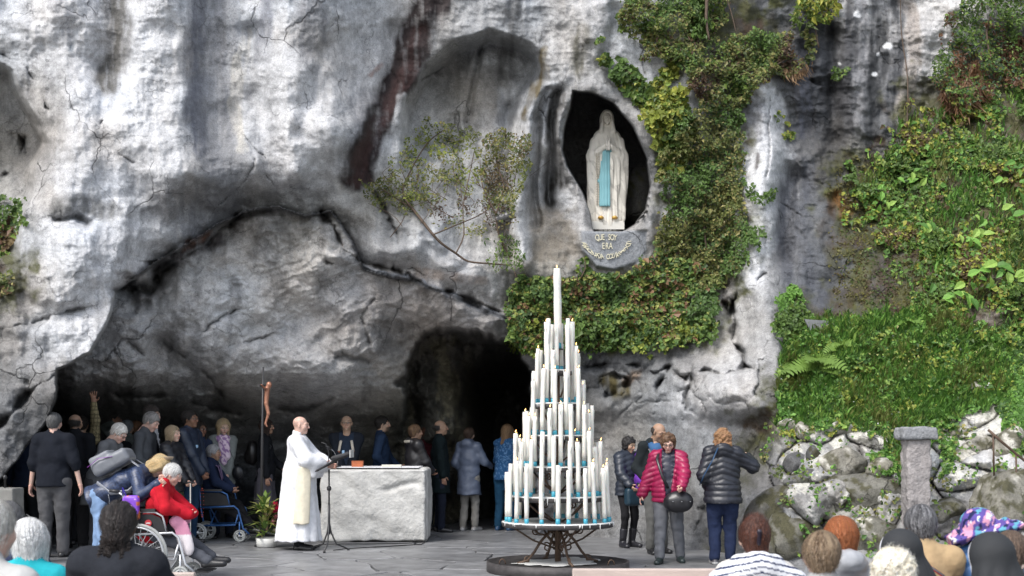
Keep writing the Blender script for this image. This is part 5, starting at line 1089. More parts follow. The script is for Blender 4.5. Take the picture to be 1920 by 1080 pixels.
stone('boulder', 'chalky stone under the middle of the grass edge', 1566, 806, .0, (.24,.15,.10), (.42,.41,.38), 7, -8, group=g_, white=.5, h=.02)
stone('boulder', 'big smooth greenish grey boulder behind the two reddish haired people', 1600, 935, .0, (.80,.4,.34), (.25,.25,.235), 8, -14, group=g_)
stone('boulder', 'rounded mottled boulder low down between the auburn and red haired women', 1492, 1010, .10, (.42,.35,.38), (.20,.20,.185), 9, 0, group=g_)
stone('boulder', 'slanting dark grey boulder beside the navy trousers', 1440, 965, .05, (.24,.3,.40), (.17,.17,.165), 10, 35, group=g_)
stone('boulder', 'pale bulging boulder right of the stone pillar', 1800, 868, .0, (.30,.25,.17), (.42,.41,.37), 11, -25, group=g_, white=.5)
stone('boulder', 'long pale slanting boulder behind the first railing post', 1838, 838, .0, (.34,.2,.16), (.42,.41,.38), 12, -28, group=g_, white=.5)
stone('boulder', 'white rock ledge touching the right edge beyond the railing', 1905, 840, .0, (.26,.2,.26), (.45,.44,.40), 13, 15, group=g_, white=.5)
stone('boulder', 'large grey boulder under the railing at the right', 1890, 950, .05, (.42,.4,.42), (.28,.275,.25), 14, 10, group=g_, white=.05)
stone('boulder', 'overhanging rock to the upper left of the pillar', 1655, 880, .0, (.22,.2,.13), (.33,.32,.28), 15, -10, group=g_, white=.3)
stone('boulder', 'small white rock poking out of the grass above the railing', 1838, 730, .05, (.14,.12,.10), (.5,.5,.46), 16, 20, group=g_, h=.02, white=.5)
stone('boulder', 'bright rock with moss above and right of the pillar', 1790, 810, .0, (.26,.2,.12), (.45,.44,.4), 17, -38, group=g_, white=.5)
stone('boulder', 'grey boulder tucked low behind the floral hat', 1770, 960, .0, (.34,.3,.18), (.2,.2,.19), 18, -12, group=g_)
stone('boulder', 'lichen spotted rock low between the red haired woman and the nun', 1640, 1010, .0, (.36,.3,.26), (.22,.22,.2), 19, 10, group=g_, white=.28)
stone('niche_rock', 'dark rounded rock standing inside the niche behind the statue', 1196, 368, -.0, (.22,.2,.50), (.10,.10,.098), 20, 3, cat='rock')
# slate slab
sl_m = mat('slate', (.17,.175,.18), .7, var=.2, nscale=10, bump=.2)
m = MB(); c = at(1535, 615, .12); pts = [(-.20,.12),(-.13,-.02),(-.14,-.14),(.22,-.14),(.25,.04),(.10,.10)]
m.add([(x, -.02, z) for x, z in pts] + [(x, .02, z) for x, z in pts], [tuple(reversed(range(6))), tuple(range(6, 12))] + [(i, (i + 1) % 6, (i + 1) % 6 + 6, i + 6) for i in range(6)])
tag(m.build('slate_slab', sl_m, loc=c), 'flat grey slate slab standing upright behind the grassy ledge', 'stone slab')
# pillar
gp_m = mat('pillar_stone', (.27,.255,.25), .9, var=.35, nscale=26, bump=.8, bscale=38, bdist=.02)
Yp = 13.7; pil = empty('stone_pillar', ((1717 - 960) / FPX * Yp, Yp, 0)); tag(pil, 'rough stone pillar with a square capital rising among the boulders', 'pillar')
def rocky(name, d, c, mat_, parent, col, h=.018, amp=.02, sc=9, seed=0, rr=.02, fn=None):
    s = SDF(h); s.box((0, 0, 0), d, rr, 0); s.disp = lambda x, y, z: -amp * n3(x * sc, y * sc, z * sc, seed, 4) * 2 if fn is None else fn(x, y, z); V, Q = s.build()
    cc = np.tile(np.array(col, np.float32), (len(V), 1)) * (1 + n3(V[:, 0] * 5, V[:, 1] * 5, V[:, 2] * 5, seed + 3, 3)[:, None] * .25)
    return link(name, Parts().add(V, Q, cc).mesh(name), mat_, parent, c)
gpv = mat('pillar_stone_vc', vc=True, rough=.9, var=.3, nscale=26, bump=.8, bscale=38, bdist=.02)
rocky('shaft', (.26,.26,1.49), (0,0,.735), gpv, pil, (.27,.25,.245), seed=3, amp=.012, sc=16); rocky('capital', (.385,.36,.135), (0,0,1.545), gpv, pil, (.22,.225,.235), seed=4, amp=.012, sc=9)
# railing
rust = mat('rusty_iron', (.10,.065,.045), .6, metal=.4, var=.3, nscale=30, bump=.3)
rl = empty('railing', P(1880, 870, 13.6)); tag(rl, 'thin brown iron handrail running down the rocks at the right', 'railing'); q = lambda u, v, Y=13.6: P(u, v, Y) - P(1880, 870, 13.6)
MB().tube([q(1853,806), q(1880,830), q(1925,867), q(1990,920)], .015, 8).build('rail', rust, rl, True)
for u0, v0, v1 in ((1862,812,892),(1905,852,945)): MB().tube([q(u0, v0), q(u0 + 2, v1)], .011, 6).build('post', rust, rl, True)
m = MB(); m.box((0,0,0),(.24,.34,.62)); o = rocky('stone_block', (.34,.34,.70), P(8, 1000, 14.4) * 1.0, mat('block_stone', vc=True, rough=.85, bump=.3), None, (.21,.205,.19), amp=.004, seed=8); o.location.z = .56; tag(o, 'squared beige stone block at the left edge under the hanging rock', 'stone block')
m = MB(); m.lathe([(.012,0),(.012,.10),(.022,.10),(.024,.13),(.01,.15)], n=10); pz = m.build('tap', dkm_m, smooth=True, loc=(o.location.x + .05, 14.3, .912)); tag(pz, 'small dark metal tap standing on the beige stone block', 'tap')
# floodlight on rock
m = MB(); m.tube([(-.10,0,-.03),(.10,-.06,.03)], .06, 12); m.tube([(0,.0,0),(0,.18,-.02)], .02, 6); tag(m.build('floodlight', mat('grey_metal', (.16,.16,.165), .5, metal=.5), loc=at(945, 407, .22)), 'small grey cylinder lamp fixed to the rock under the thorny bush', 'lamp')
# ================= STATUE =================
Ys = 18.72; st_base = P(1138, 433.5, Ys); st = empty('statue', st_base); st.scale = (1.0, 1.0, 1.045); tag(st, 'white marble statue of a veiled praying woman with blue sash in the niche', 'statue')
mar = mat('statue_marble', vc=True, rough=.55, var=.08, nscale=8, bump=.15, bscale=30, bdist=.006, spec=.4)
sp = Parts(); s = SDF(.012)
s.cap((0,0,.14),(0,0,.95),.215,.20,k=.05,sc=(1,.72,1)); s.cap((0,0,.95),(0,0,1.36),.225,.165,k=.05,sc=(1,.70,1)); s.cap((-.13,0,1.37),(.13,0,1.37),.075,.075,k=.06); s.cap((0,0,1.38),(0,0,1.52),.075,.06,k=.05)
s.ell((0,0,1.64),(.104,.112,.135),k=.03); s.cap((0,.03,1.62),(0,.05,1.38),.10,.13,k=.04,sc=(1,.75,1))
for sx in (-1,1):
    s.cap((sx*.20,-.01,1.30),(sx*.235,-.05,1.08),.062,.062,k=.04); s.cap((sx*.235,-.05,1.08),(sx*.05,-.19,1.20),.055,.035,k=.03); s.cap((sx*.225,-.04,1.10),(sx*.20,-.02,.20),.075,.062,k=.04,sc=(1,.9,1))
    s.cap((sx*.07,-.08,1.60),(sx*.095,-.10,1.44),.022,.035,k=.03)
s.ell((0,-.095,1.62),(.066,.060,.098),k=.012,op='s')
def sd_(x,y,z):
    a = np.arctan2(x, -y + 0*x); lo_ = sstep(1.25,.9,z); return -.024*np.abs(np.sin(a*6+ .6*np.sin(z*5)))*lo_ - .014*np.abs(np.sin(a*13+z*3))*lo_ - .006*n3(x*9,y*9,z*5,3,3) - .006*np.abs(np.sin(x*60+z*14))*sstep(.9,1.2,z)*sstep(1.5,1.3,z)
s.disp = sd_; V,Q = s.build(); cc = np.tile(np.array((.74,.70,.62),np.float32),(len(V),1)); cc *= (1+n3(V[:,0]*8,V[:,1]*8,V[:,2]*5,5,4)[:,None]*.18); cc[(n3(V[:,0]*14,V[:,1]*14,V[:,2]*9,8,4)>.22)&(V[:,2]<1.0)] *= .75
sp.add(V,Q,cc)
HV,HQ,HC = head_mesh('f','fair',0,False,.0065,3); sp.add(HV*.88+np.array((0,-.035,1.625)),HQ,np.tile(np.array((.72,.68,.60),np.float32),(len(HV),1)))
for sx in (-1,1):
    V,Q = hand_mesh('pray',sx); M = rotm(R(188),0,0)@rotm(0,0,0) if False else rotm(R(172),0,0); V2 = V@M.T*.95+np.array((sx*.016,-.215,1.20)); sp.add(V2,Q,np.array((.72,.68,.61)))
link('figure',sp.mesh('figure'),mar,st)
m=MB(); m.cc=(.60,.58,.53); m.box((0,0,.055),(.50,.34,.11)); m.box((0,0,.117),(.46,.30,.016)); m.build('base',mar,st)
s=SDF(.010); s.cap((-.02,-.155,1.14),(-.055,-.20,.70),.05,.06,k=.02,sc=(1,.30,1)); s.cap((-.055,-.20,.70),(-.05,-.205,.37),.06,.075,k=.02,sc=(1,.25,1)); s.cap((-.13,-.13,1.145),(.13,-.13,1.145),.028,.028,k=.01); s.disp=lambda x,y,z:-.007*np.abs(np.sin(x*70)); s.plane((0,0,.33),(0,0,-1)); V,Q=s.build()
link('sash',Parts().add(V,Q,np.array((.20,.42,.46))).mesh('sash'),mar,st)
m=MB()
for i in range(34):
    z=1.18-.86*abs(i/33*2-1) if False else 1.15-i*.024; m.lathe([(.003,-.008),(.009,-.004),(.009,.004),(.003,.008)],(-.135,-.17-.02*math.sin(i/33*3.14),z),6)
    m.lathe([(.003,-.008),(.009,-.004),(.009,.004),(.003,.008)],(-.165,-.155-.02*math.sin(i/33*3.14),z),6)
m.build('rosary',mat('rosary_bead',(.40,.34,.25),.5),st,True)
gold=mat('gold_paint',(.55,.33,.08),.4,metal=.4)
for sx in (-1,1): m=MB(); m.lathe([(.018,-.02),(.045,-.01),(.045,.012),(.02,.028)],(sx*.105,-.175,.165),9); m.build('rose',gold,st,True)
# inscription (letters cut and gilded in the rock)
ltr=mat('gilt_letter',(.66,.62,.46),.55); Yl=17.98
def letters(txt, fn, size):
    for i,ch in enumerate(txt):
        if ch==' ': continue
        cu_=bpy.data.curves.new('letter','FONT'); cu_.body=ch; cu_.size=size; cu_.extrude=.006; cu_.align_x='CENTER'; cu_.align_y='CENTER'; cu_.space_character=1
        u,v,a=fn(i); t_=bpy.data.objects.new('t',cu_); dg=t_.to_mesh(); me=bpy.data.meshes.new_from_object(t_); t_.to_mesh_clear(); bpy.data.objects.remove(t_)
        o=link('letter',me,ltr,ins,P(u,v,float(18.12+(v-433)*.0012+((u-1150)/60)**2*.05)-.012)-ins.location); o.rotation_euler=(R(90),a,0); o.scale=(.62,1,1)
        o.rotation_euler=(Matrix.Rotation(a,3,'Y')@Matrix.Rotation(R(90),3,'X')).to_euler()
ins=empty('inscription',P(1139,470,18.05)); tag(ins,'pale gilt inscription carved in the grey rock under the statue','inscription')
w1='QUE SOY'; w2='ERA'; w3='IMMACULADA COUNCEPCIOU'
letters(w1,lambda i:(1120+i*5.6,445+abs(i-3)**2*.12,R((i-3)*3.0)),.125); letters(w2,lambda i:(1131.5+i*6.8,461.5,0),.13)
def arc(i):
    a=R(166-(i)*(152/21.)); return (1137+43*math.cos(a),447+34*math.sin(a)*1.02,-(a-R(90))*1.0)
letters(w3,lambda i:(arc(i)[0],arc(i)[1],-(math.pi/2-0)+(math.pi/2)+(arc(i)[2])*1.0*-1*-1),.11)
# ================= ALTAR =================
al=empty('stone_altar',(-2.0,18.05,0)); tag(al,'massive rough hewn pale stone altar block','altar')
alm=mat('altar_stone',vc=True,rough=.85,var=.14,nscale=7,bump=.55,bscale=22,bdist=.03)
def adisp(x,y,z):
    r_=.04*n3(x*2.2+3,y*2.2,z*2.6,5,4)+.05*np.clip(n3(x*1.6-z*2.2,y*1.5,z*3.5+x*1.2,9,3),-.3,.4); ch=np.exp(-((z-.22-(x*.12)+.03*np.sin(x*9))/.045)**2)*.05*sstep(.0,.25,x)*sstep(.72,.6,x); ch2=np.exp(-((z-.72+.25*(x+.25)**2*3)/.03)**2)*.045*sstep(-.5,-.3,x)*sstep(.25,.1,x)
    return (-(r_)*(z<.48)*1.0+(ch+ch2))*(1)+.02*(y<-.3)
o=rocky('block',(1.56,.95,1.07),(0,0,.535),alm,al,(.50,.495,.475),h=.02,fn=adisp,rr=.05,seed=12)
me=o.data; 
m=MB(); m.box((-.05,.03,1.078),(1.42,.80,.012)); m.build('altar_cloth',mat('white_linen',(.72,.72,.74),.85),al)
m=MB(); m.box((0,0,.04),(.16,.11,.08)); m.box((0,0,.083),(.165,.115,.006)); tag(m.build('box',mat('orange_wood',(.42,.12,.045),.6,var=.2),loc=(-2.24,17.80,1.085)),'small orange brown box on the altar top','box')
m=MB(); m.box((0,0,0.015),(.28,.16,.03)); tag(m.build('book',mat('cream_paper',(.6,.58,.5),.8),loc=(-1.75,17.85,1.085)),'thin white book lying flat on the altar','book')
# microphones
blk=mat('black_plastic',(.02,.02,.022),.45)
mi=empty('microphone',(-2.52,17.72,1.085)); tag(mi,'slim silver gooseneck microphone standing on the altar edge','microphone')
MB().lathe([(.05,0),(.05,.015),(.01,.02)],n=12).build('base',blk,mi,True); MB().tube([(0,0,.01),(0,0,.12),(-.05,-.02,.22),(-.09,-.04,.26)],.006,6).build('neck',met_m,mi,True); MB().tube([(-.09,-.04,.26),(-.16,-.07,.30)],.018,8).build('head',blk,mi,True)
# ================= MUSIC STAND =================
ms=empty('music_stand',(P(617,1033,16.25).x,16.25,0)); tag(ms,'black tripod music stand with a cloth draped over its tilted desk','music stand')
MB().tube([(0,0,.22),(0,0,.62)],.017,8).build('lower_pole',dkm_m,ms,True); MB().tube([(0,0,.60),(.0,0,1.08)],.011,8).build('upper_pole',dkm_m,ms,True); MB().lathe([(.02,0),(.03,.015),(.03,.045),(.02,.06)],(0,0,.80),10).build('clamp',blk,ms,True)
for a in (25,150,265):
    ca_,sa_=math.cos(R(a)),math.sin(R(a)); MB().tube([(0,0,.40),(ca_*.03,sa_*.03,.24),(ca_*.10,sa_*.10,.09),(ca_*.26,sa_*.26,.02)],.011,6).build('leg',dkm_m,ms,True); MB().lathe([(.016,0),(.02,.015),(.012,.03)],(ca_*.265,sa_*.265,.0),8).build('foot',blk,ms,True)
s=SDF(.012); s.box((.05,0,1.18),(.50,.34,.02),.01,Rm=rotm(0,R(-30),0)); s.box((.17,-.0,1.26),(.26,.38,.05),.03,k=.03,Rm=rotm(0,R(-14),0)); s.disp=lambda x,y,z:-.008*n3(x*18,y*18,z*18,4,3); V,Q=s.build()
link('desk_cloth',Parts().add(V,Q,np.array((.055,.055,.058))).mesh('desk_cloth'),wool_m,ms)
m=MB(); m.box((.30,0,1.29),(.012,.36,.10)); m.build('paper_edge',mat('paper',(.55,.55,.53),.9),ms)
MB().tube([(.0,-.1,1.15),(.02,-.14,1.30),(-.02,-.15,1.42),(-.08,-.15,1.44)],.006,6).build('gooseneck',dkm_m,ms,True)
# cable
cp=[P(600,1022,0)]; cpts_=[(588,1026),(600,1022),(640,1021),(700,1021),(760,1020),(797,1018),(790,1022),(720,1026),(650,1030),(625,1033)]
pts=[]
for u,v in cpts_: Yc=CAMH*FPX/(v-HZ); pts.append(Vector(((u-960)/FPX*Yc,Yc,.010)))
tag(MB().tube(pts,.007,5).build('cable',blk,smooth=True),'thin black cable lying on the paving in front of the altar','cable')
# ================= PROCESSION CROSS =================
cr_=empty('crucifix',(P(489,1024,16.95).x,16.95,0)); tag(cr_,'tall thin black crucifix pole with a copper figure beside the priest','crucifix')
cop=mat('copper_bronze',(.42,.20,.13),.4,metal=.5,var=.2)
MB().tube([(0,0,0),(0.02,0,1.6),(.035,0,2.48)],[.02,.018,.013],8).build('pole',dkm_m,cr_,True); m=MB(); m.box((.03,0,2.22),(.025,.50,.03)); m.build('crossbar',dkm_m,cr_)
MB().lathe([(.09,0),(.09,.02),(.03,.04),(.025,.09)],n=14).build('foot',dkm_m,cr_,True)
s=SDF(.009); s.ell((.115,0,2.235),(.038,.036,.045),k=.01); s.cap((.09,0,2.19),(.075,0,1.98),.036,.030,k=.02); s.cap((.075,0,1.98),(.105,0,1.84),.030,.024,k=.01); s.cap((.105,0,1.84),(.065,0,1.70),.022,.015,k=.01); s.cap((.065,0,1.70),(.085,0,1.66),.014,.012,k=.01)
for sy in (-1,1): s.cap((.085,sy*.03,2.17),(.06,sy*.14,2.20),.016,.013,k=.01); s.cap((.06,sy*.14,2.20),(.055,sy*.22,2.225),.013,.011,k=.008)
V,Q=s.build(); link('figure',Parts().add(V,Q,np.array((.4,.2,.13))).mesh('figure'),cop,cr_)
# ================= FLOWERS =================
fl=empty('flower_arrangement',(P(500,1024,16.8).x,16.8,0)); tag(fl,'variegated plant with pink flowers in a white pot behind the priest','flowers')
MB().lathe([(.10,0),(.135,.02),(.15,.13),(.135,.13),(.13,.11)],n=18).build('pot',mat('white_plastic',(.55,.55,.53),.5,var=.1),fl,True)
r_=random.Random(4)
for i in range(150):
    a=r_.uniform(0,6.28); z0=.12+r_.random()**.8*.52; L_=r_.uniform(.15,.30); el_=r_.uniform(.1,1.1); rad=.13*(1-z0*.8)*r_.random(); c=Vector((math.cos(a)*rad-.02,math.sin(a)*rad,z0)); d=Vector((math.cos(a)*math.cos(el_),math.sin(a)*math.cos(el_),math.sin(el_))); sv=d.cross(Vector((0,0,1))).normalized(); w=L_*.10; t=c+d*L_-Vector((0,0,L_*.25)); md=c+d*L_*.5
    m=MB(); m.cc=r_.choice([(.14,.22,.04),(.28,.32,.08),(.10,.17,.04),(.35,.36,.12)]); m.add([c,md+sv*w,t,md-sv*w,md],[(0,1,4),(0,4,3),(1,2,4),(4,2,3)]); m.build('leaf',leaf_m,fl)
pk=mat('pink_petal',vc=True,rough=.5,var=.15)
for (x,z,rr2,c) in ((.13,.58,.06,(.50,.015,.07)),(.16,.52,.07,(.55,.02,.09)),(.12,.48,.05,(.45,.015,.07)),(.14,.40,.06,(.55,.20,.24)),(.10,.34,.05,(.55,.25,.27)),(.16,.30,.05,(.5,.3,.28)),(.13,.22,.05,(.5,.45,.30)),(.17,.15,.045,(.35,.03,.06))):
    m=MB(); m.cc=c
    for k in range(16):
        a=r_.uniform(0,6.28); b2=r_.uniform(-.4,1.4); d=Vector((math.cos(a)*math.cos(b2),math.sin(a)*math.cos(b2),math.sin(b2))); sv=d.cross(Vector((.1,.2,1))).normalized(); cc_=Vector((x,-.05,z)); w=rr2*.45; m.add([cc_,cc_+d*rr2*.6+sv*w,cc_+d*rr2*1.1,cc_+d*rr2*.6-sv*w],[(0,1,2,3)])
    m.build('flower',pk,fl)
# ================= CANDLE STAND =================
CX,CY=(1046-960)/FPX*13.75,13.75
cs=empty('candle_stand',(CX,CY,0)); tag(cs,'tall tiered wrought iron candle stand on a round wax filled tray','candle stand')
wax_m=mat('candle_wax',vc=True,rough=.38,var=.05,nscale=20,bump=.25,bscale=30,bdist=.006,sss=.25); waxw=mat('wax_drip',(.66,.66,.64),.4,var=.06,bump=.3,bscale=25)
tray_m=mat('tray_iron',(.06,.055,.055),.6,metal=.3,var=.4,nscale=12,bump=.4)
MB().lathe([(.79,0),(.80,.005),(.80,.115),(.775,.115),(.77,.09),(.1,.09)],n=64).build('tray',tray_m,cs,True)
s=SDF(.022); s.ell((0,0,.075),(.765,.765,.035),k=0); s.disp=lambda x,y,z:-.012*n3(x*4,y*4,z*4,4,4); s.plane((0,0,.085),(0,0,-1)); V,Q=s.build(); link('wax_pool',Parts().add(V,Q,np.array((.62,.62,.61))).mesh('wax_pool'),waxw,cs)
MB().tube([(0,0,.09),(0,0,1.3),(0,0,2.48)],[.035,.026,.02],10).build('column',rust,cs,True)
def scroll(cx,cz,r0,turns,sgn,az,start=0,n=20,x0=0,y0=0):
    pts=[]
    for i in range(n+1):
        t=i/n; a=start+sgn*turns*2*math.pi*t; rr_=r0*(1-.75*t); x=cx+rr_*math.cos(a); z=cz+rr_*math.sin(a); pts.append((x*math.cos(az)+x0,x*math.sin(az)+y0,z))
    return pts
for k in range(4):
    az=R(-72+90*k); ca_,sa_=math.cos(az),math.sin(az); f=lambda r,z:(r*ca_,r*sa_,z)
    MB().tube([f(.02,.46),f(.10,.44),f(.20,.34),f(.28,.22),f(.36,.13),f(.48,.095)],.016,7).build('leg',rust,cs,True)
    MB().tube([f(.04,.30),f(.12,.40),f(.22,.42),f(.32,.50)],.012,6).build('brace',rust,cs,True)
    MB().tube(scroll(.13,.27,.055,1.2,1,az,R(60)),.009,6).build('scroll',rust,cs,True); MB().tube(scroll(.36,.135,.045,1.1,-1,az,R(150)),.010,6).build('scroll',rust,cs,True)
for k in range(3):
    az=R(-30+k*115); MB().tube([(.66*math.cos(az)+math.cos(t)*.035,.66*math.sin(az),.10+.055*math.sin(t)) for t in [i*math.pi/7 for i in range(8)]],.007,6).build('handle',rust,cs,True)
tiers=[('lowest',.60,.553,23,.63),('second',.50,.84,20,.66),('third',.395,1.169,16,.66),('fourth',.32,1.516,13,.66),('fifth',.25,1.874,10,.66),('sixth',.135,2.245,5,.52)]
rc=random.Random(21); flame_m=mat('flame',(1,.6,.2),.5,var=0,emit=(1,.50,.16,3.5)); wick_m=mat('wick',(.01,.01,.01),.9,var=0)
for ti,(nm,rd,z,n,hh) in enumerate(tiers):
    MB().lathe([(rd+.012,-.055),(rd+.022,-.05),(rd+.022,0),(rd+.012,.004),(rd-.05,.004),(rd-.05,-.008),(rd+.010,-.008)],(0,0,z),48).build('tier_ring',tray_m,cs,True)
    m=MB()
    m.lathe([(rd+.024,-.008),(rd+.026,.002),(rd+.01,.008),(rd-.045,.008),(rd-.05,.002)],(0,0,z),60,wob=lambda a,z_:.006*math.sin(a*17)+.004*math.sin(a*31))
    for i in range(int(rd*70)):
        a=rc.uniform(0,6.28); L_=rc.uniform(.01,.05)+(.05 if rc.random()<.12 else 0); x,y=(rd+.024)*math.cos(a),(rd+.024)*math.sin(a); m.tube([(x,y,z+.004),(x,y,z-L_*.7),(x,y,z-L_)],[.005,.005,.002],5)
    m.build('wax_drips',waxw,cs,True)
    for k in range(3 if ti>3 else 4):
        az=R(20+k*(120 if ti>3 else 90)+ti*17); ca_,sa_=math.cos(az),math.sin(az); zb=z-.30
        MB().tube([(ca_*.03,sa_*.03,zb),(ca_*rd*.5,sa_*rd*.5,zb+.10),(ca_*(rd-.03),sa_*(rd-.03),z-.03)],.011,6).build('bracket',rust,cs,True)
        if ti<3: MB().tube(scroll(rd*.45,z-.10,.045,1.2,1,az,R(200)),.008,6).build('scroll',rust,cs,True)
def candle(nm,label,x,y,z,h,rad,tx,ty,seed,group):
    r=random.Random(seed); rt=empty('candle',(CX+x,CY+y,z)); tag(rt,label,'candle',group); n=10
    bend=(r.uniform(-.006,.006),r.uniform(-.006,.006)); m=MB(); prof=[]; N=7; vs=[]; fs=[]
    hb=.055+r.uniform(-.01,.015)
    def ctr(zz): t=zz/h; return (tx*zz+bend[0]*math.sin(t*3.1),ty*zz+bend[1]*math.sin(t*3.1))
    def tubez(z0,z1,r0,N,col):
        m=MB(); m.cc=col; pts=[];rr_=[]
        for i in range(N+1): zz=z0+(z1-z0)*i/N; c=ctr(zz); pts.append((c[0],c[1],zz)); rr_.append(r0*(1+r.uniform(-.07,.07)-.12*(i==N)))
        m.tube(pts,rr_,n); return m
    tubez(0,hb,rad*1.01,1,(.06,.36,.48)).build('blue_foot',wax_m,rt,True)
    w=tubez(hb,h,rad,N,(.70,.69,.64))
    for i in range(3):  # drips
        a=r.uniform(0,6.28); z1=h-r.uniform(.0,.06); L_=r.uniform(.05,.25); c=ctr(z1); c2=ctr(z1-L_); w.tube([(c[0]+math.cos(a)*rad*.95,c[1]+math.sin(a)*rad*.95,z1),(c2[0]+math.cos(a)*rad*1.05,c2[1]+math.sin(a)*rad*1.05,z1-L_)],[.006,.003],5)
    w.build('wax',wax_m,rt,True); c=ctr(h); 
    MB().tube([(c[0],c[1],h-.005),(c[0]+.002,c[1],h+.014)],.0022,5).build('wick',wick_m,rt)
    if r.random()<.62:
        lean=r.uniform(-.006,.01); MB().tube([(c[0]+lean*t*1.2,c[1],h+.010+.030*t) for t in (0,.25,.5,.8,1)],[.002,.0055,.005,.0025,.0008],7).build('flame',flame_m,rt,True)
words=['first','second','third','fourth','fifth','sixth','seventh','eighth','ninth','tenth','eleventh','twelfth','thirteenth','fourteenth','fifteenth','sixteenth']
for ti,(nm,rd,z,n,hh) in enumerate(tiers):
    L_=[]
    for i in range(n):
        a=2*math.pi*(i+rc.uniform(-.28,.28))/n+.2*ti; L_.append(((rd-.02)*math.cos(a),(rd-.02)*math.sin(a)))
    fr=sorted([p for p in L_ if p[1]<0],key=lambda p:p[0]); bk=sorted([p for p in L_ if p[1]>=0],key=lambda p:p[0])
    for side_,lst in (('front',fr),('back',bk)):
        for i,(x,y) in enumerate(lst):
            h_=hh*rc.uniform(.82,1.12) if ti<5 else hh*rc.uniform(.95,1.05)
            if ti==4 and i in (1,3): h_=.93
            candle('candle',f'white candle with blue foot, {words[i]} from left along the {side_} of the {nm} tier',x,y,z+.006,h_,.0255,x/rd*rc.uniform(-.055,.02),rc.uniform(-.02,.02),ti*40+i+(20 if side_=='back' else 0),'white candles on the tiered stand')
candle('candle','thick tall white candle crowning the very top of the tiered stand',0,0,2.49,.90,.043,-.012,0,999,'white candles on the tiered stand')
MB().lathe([(.06,0),(.065,.012),(.02,.012)],(0,0,2.478),14).build('top_plate',tray_m,cs,True)
# ================= BENCHES IN FRONT =================
wd=mat('pale_bench_wood',(.46,.38,.34),.6,var=.15,nscale=6,stretch=(1,8,8),bump=.15); 
def bench(u0,u1,v,Y,label):
    x0,x1=P(u0,0,Y).x,P(u1,0,Y).x; zt=P(0,v,Y).z; r=empty('bench',((x0+x1)/2,Y,0)); tag(r,label,'bench','benches before the altar'); W=x1-x0
    m=MB(); m.box((0,0,zt-.06),(W,.05,.12)); o=m.build('backrest',wd,r); bv_=o.modifiers.new('bevel','BEVEL'); bv_.width=.01; bv_.segments=2
    MB().box((0,-.25,min(.42,zt-.2)),(W,.32,.04)).build('seat',wd,r)
    for sx in (-1,1): MB().box((sx*(W/2-.12),-.05,(zt-.12)/2),(.08,.06,zt-.12)).build('leg',wd,r); MB().box((sx*(W/2-.12),-.38,min(.40,zt-.22)/2),(.08,.06,min(.40,zt-.22))).build('leg',wd,r)
bench(1073,1352,1066,8.2,'pale wooden bench back crossing the bottom edge before the candle tray'); bench(90,366,1073,8.0,'pale wooden bench back behind the braided hair at bottom left'); bench(1880,2200,1058,8.2,'pale wooden bench back in the bottom right corner')
# ================= THE PEOPLE IN THE GROTTO =================
def px(u, Y): return (u - 960) / FPX * Y
def LT(u0, Y0, yaw, u, v, Yh):
    w = np.array(P(u, v, Yh)) - np.array((px(u0, Y0), Y0, 0)); return tuple(rotm(0, 0, R(-yaw)) @ w)
def htop(v, Y): return CAMH - (v - HZ) / FPX * Y
BK = (.012,.013,.016); NV = (.016,.024,.05); DG_ = (.06,.06,.065)
def man(u, Y, label, top_v=None, **kw):
    if top_v is not None: kw.setdefault('H', htop(top_v, Y))
    return person(px(u, Y), Y, label, **kw)
gl = 'pilgrims gathered at the left of the grotto'
man(48, 16.9, 'person in dark navy clothes half hidden behind the hanging rock at left', H=1.70, yaw=170, top=dict(col=NV, kind='jacket', hem=-.08), bottom=dict(col=BK), hair=('short', (.02,.015,.012)), skin='olive', group=gl)
p = man(101, 15.4, 'stout man seen from behind in black jersey and grey trousers', 777, yaw=178, build=1.28, skin='pink', hair=('crop', (.10,.10,.10)), top=dict(kind='jersey', col=(.012,.014,.02), mat='wool', hem=-.06, sleeve=.62, t=.02), bottom=dict(col=(.085,.085,.09), w=1.15), arms={1: ((.30,.0,.86), (.4,1,0)), -1: ((-.34,-.03,.84), (-.4,1,0))}, group=gl)
man(140, 16.6, 'balding man from behind in black short sleeved top beside the stout man', 779, yaw=172, build=1.35, skin='tan', bald=(.05,.035,.03), hair=('fringe', (.02,.017,.015)), top=dict(kind='jersey', col=(.010,.011,.014), mat='cotton', hem=-.08, sleeve=.5, t=.02), bottom=dict(col=(.018,.018,.02), w=1.1), group=gl)
Y = 17.3; man(153, Y, 'person in plaid beige shirt stretching one hand up to touch the rock', 783, yaw=185, skin='tan', hair=('crop', (.02,.015,.012)), top=dict(kind='shirt', col=(.30,.25,.14), check=((.12,.10,.06), .055, .12), hem=-.06), bottom=dict(col=BK), arms={-1: (LT(153, Y, 185, 176, 752, 17.1), (-1, 0, .2)), 1: 'down'}, hands=('relaxed', 'open'), group=gl)
Y = 18.6; man(238, Y, 'grey haired person behind the others raising a hand in the dark', 790, yaw=175, skin='tan', hair=('crop', (.13,.14,.15)), top=dict(kind='jacket', col=(.10,.11,.10), mat='wool'), bottom=dict(col=BK), arms={1: (LT(238, Y, 175, 216, 792, 18.3), (1, 0, .2)), -1: 'down'} if False else {-1: 'down', 1: 'down'} | {1: (LT(238, Y, 175, 214, 792, 18.3), (1, 0, .2))}, hands=('open', 'relaxed'), group=gl)
man(255, 18.9, 'short haired person in brown barely visible behind the grey haired men', 793, yaw=150, skin='olive', hair=('short', (.12,.06,.03)), top=dict(col=(.03,.02,.02)), bottom=dict(col=BK), group=gl)
man(222, 17.9, 'person with dark hair between the white haired man and the plaid sleeve', 800, yaw=60, skin='tan', hair=('short', (.02,.02,.02)), top=dict(col=BK), bottom=dict(col=BK), group=gl)
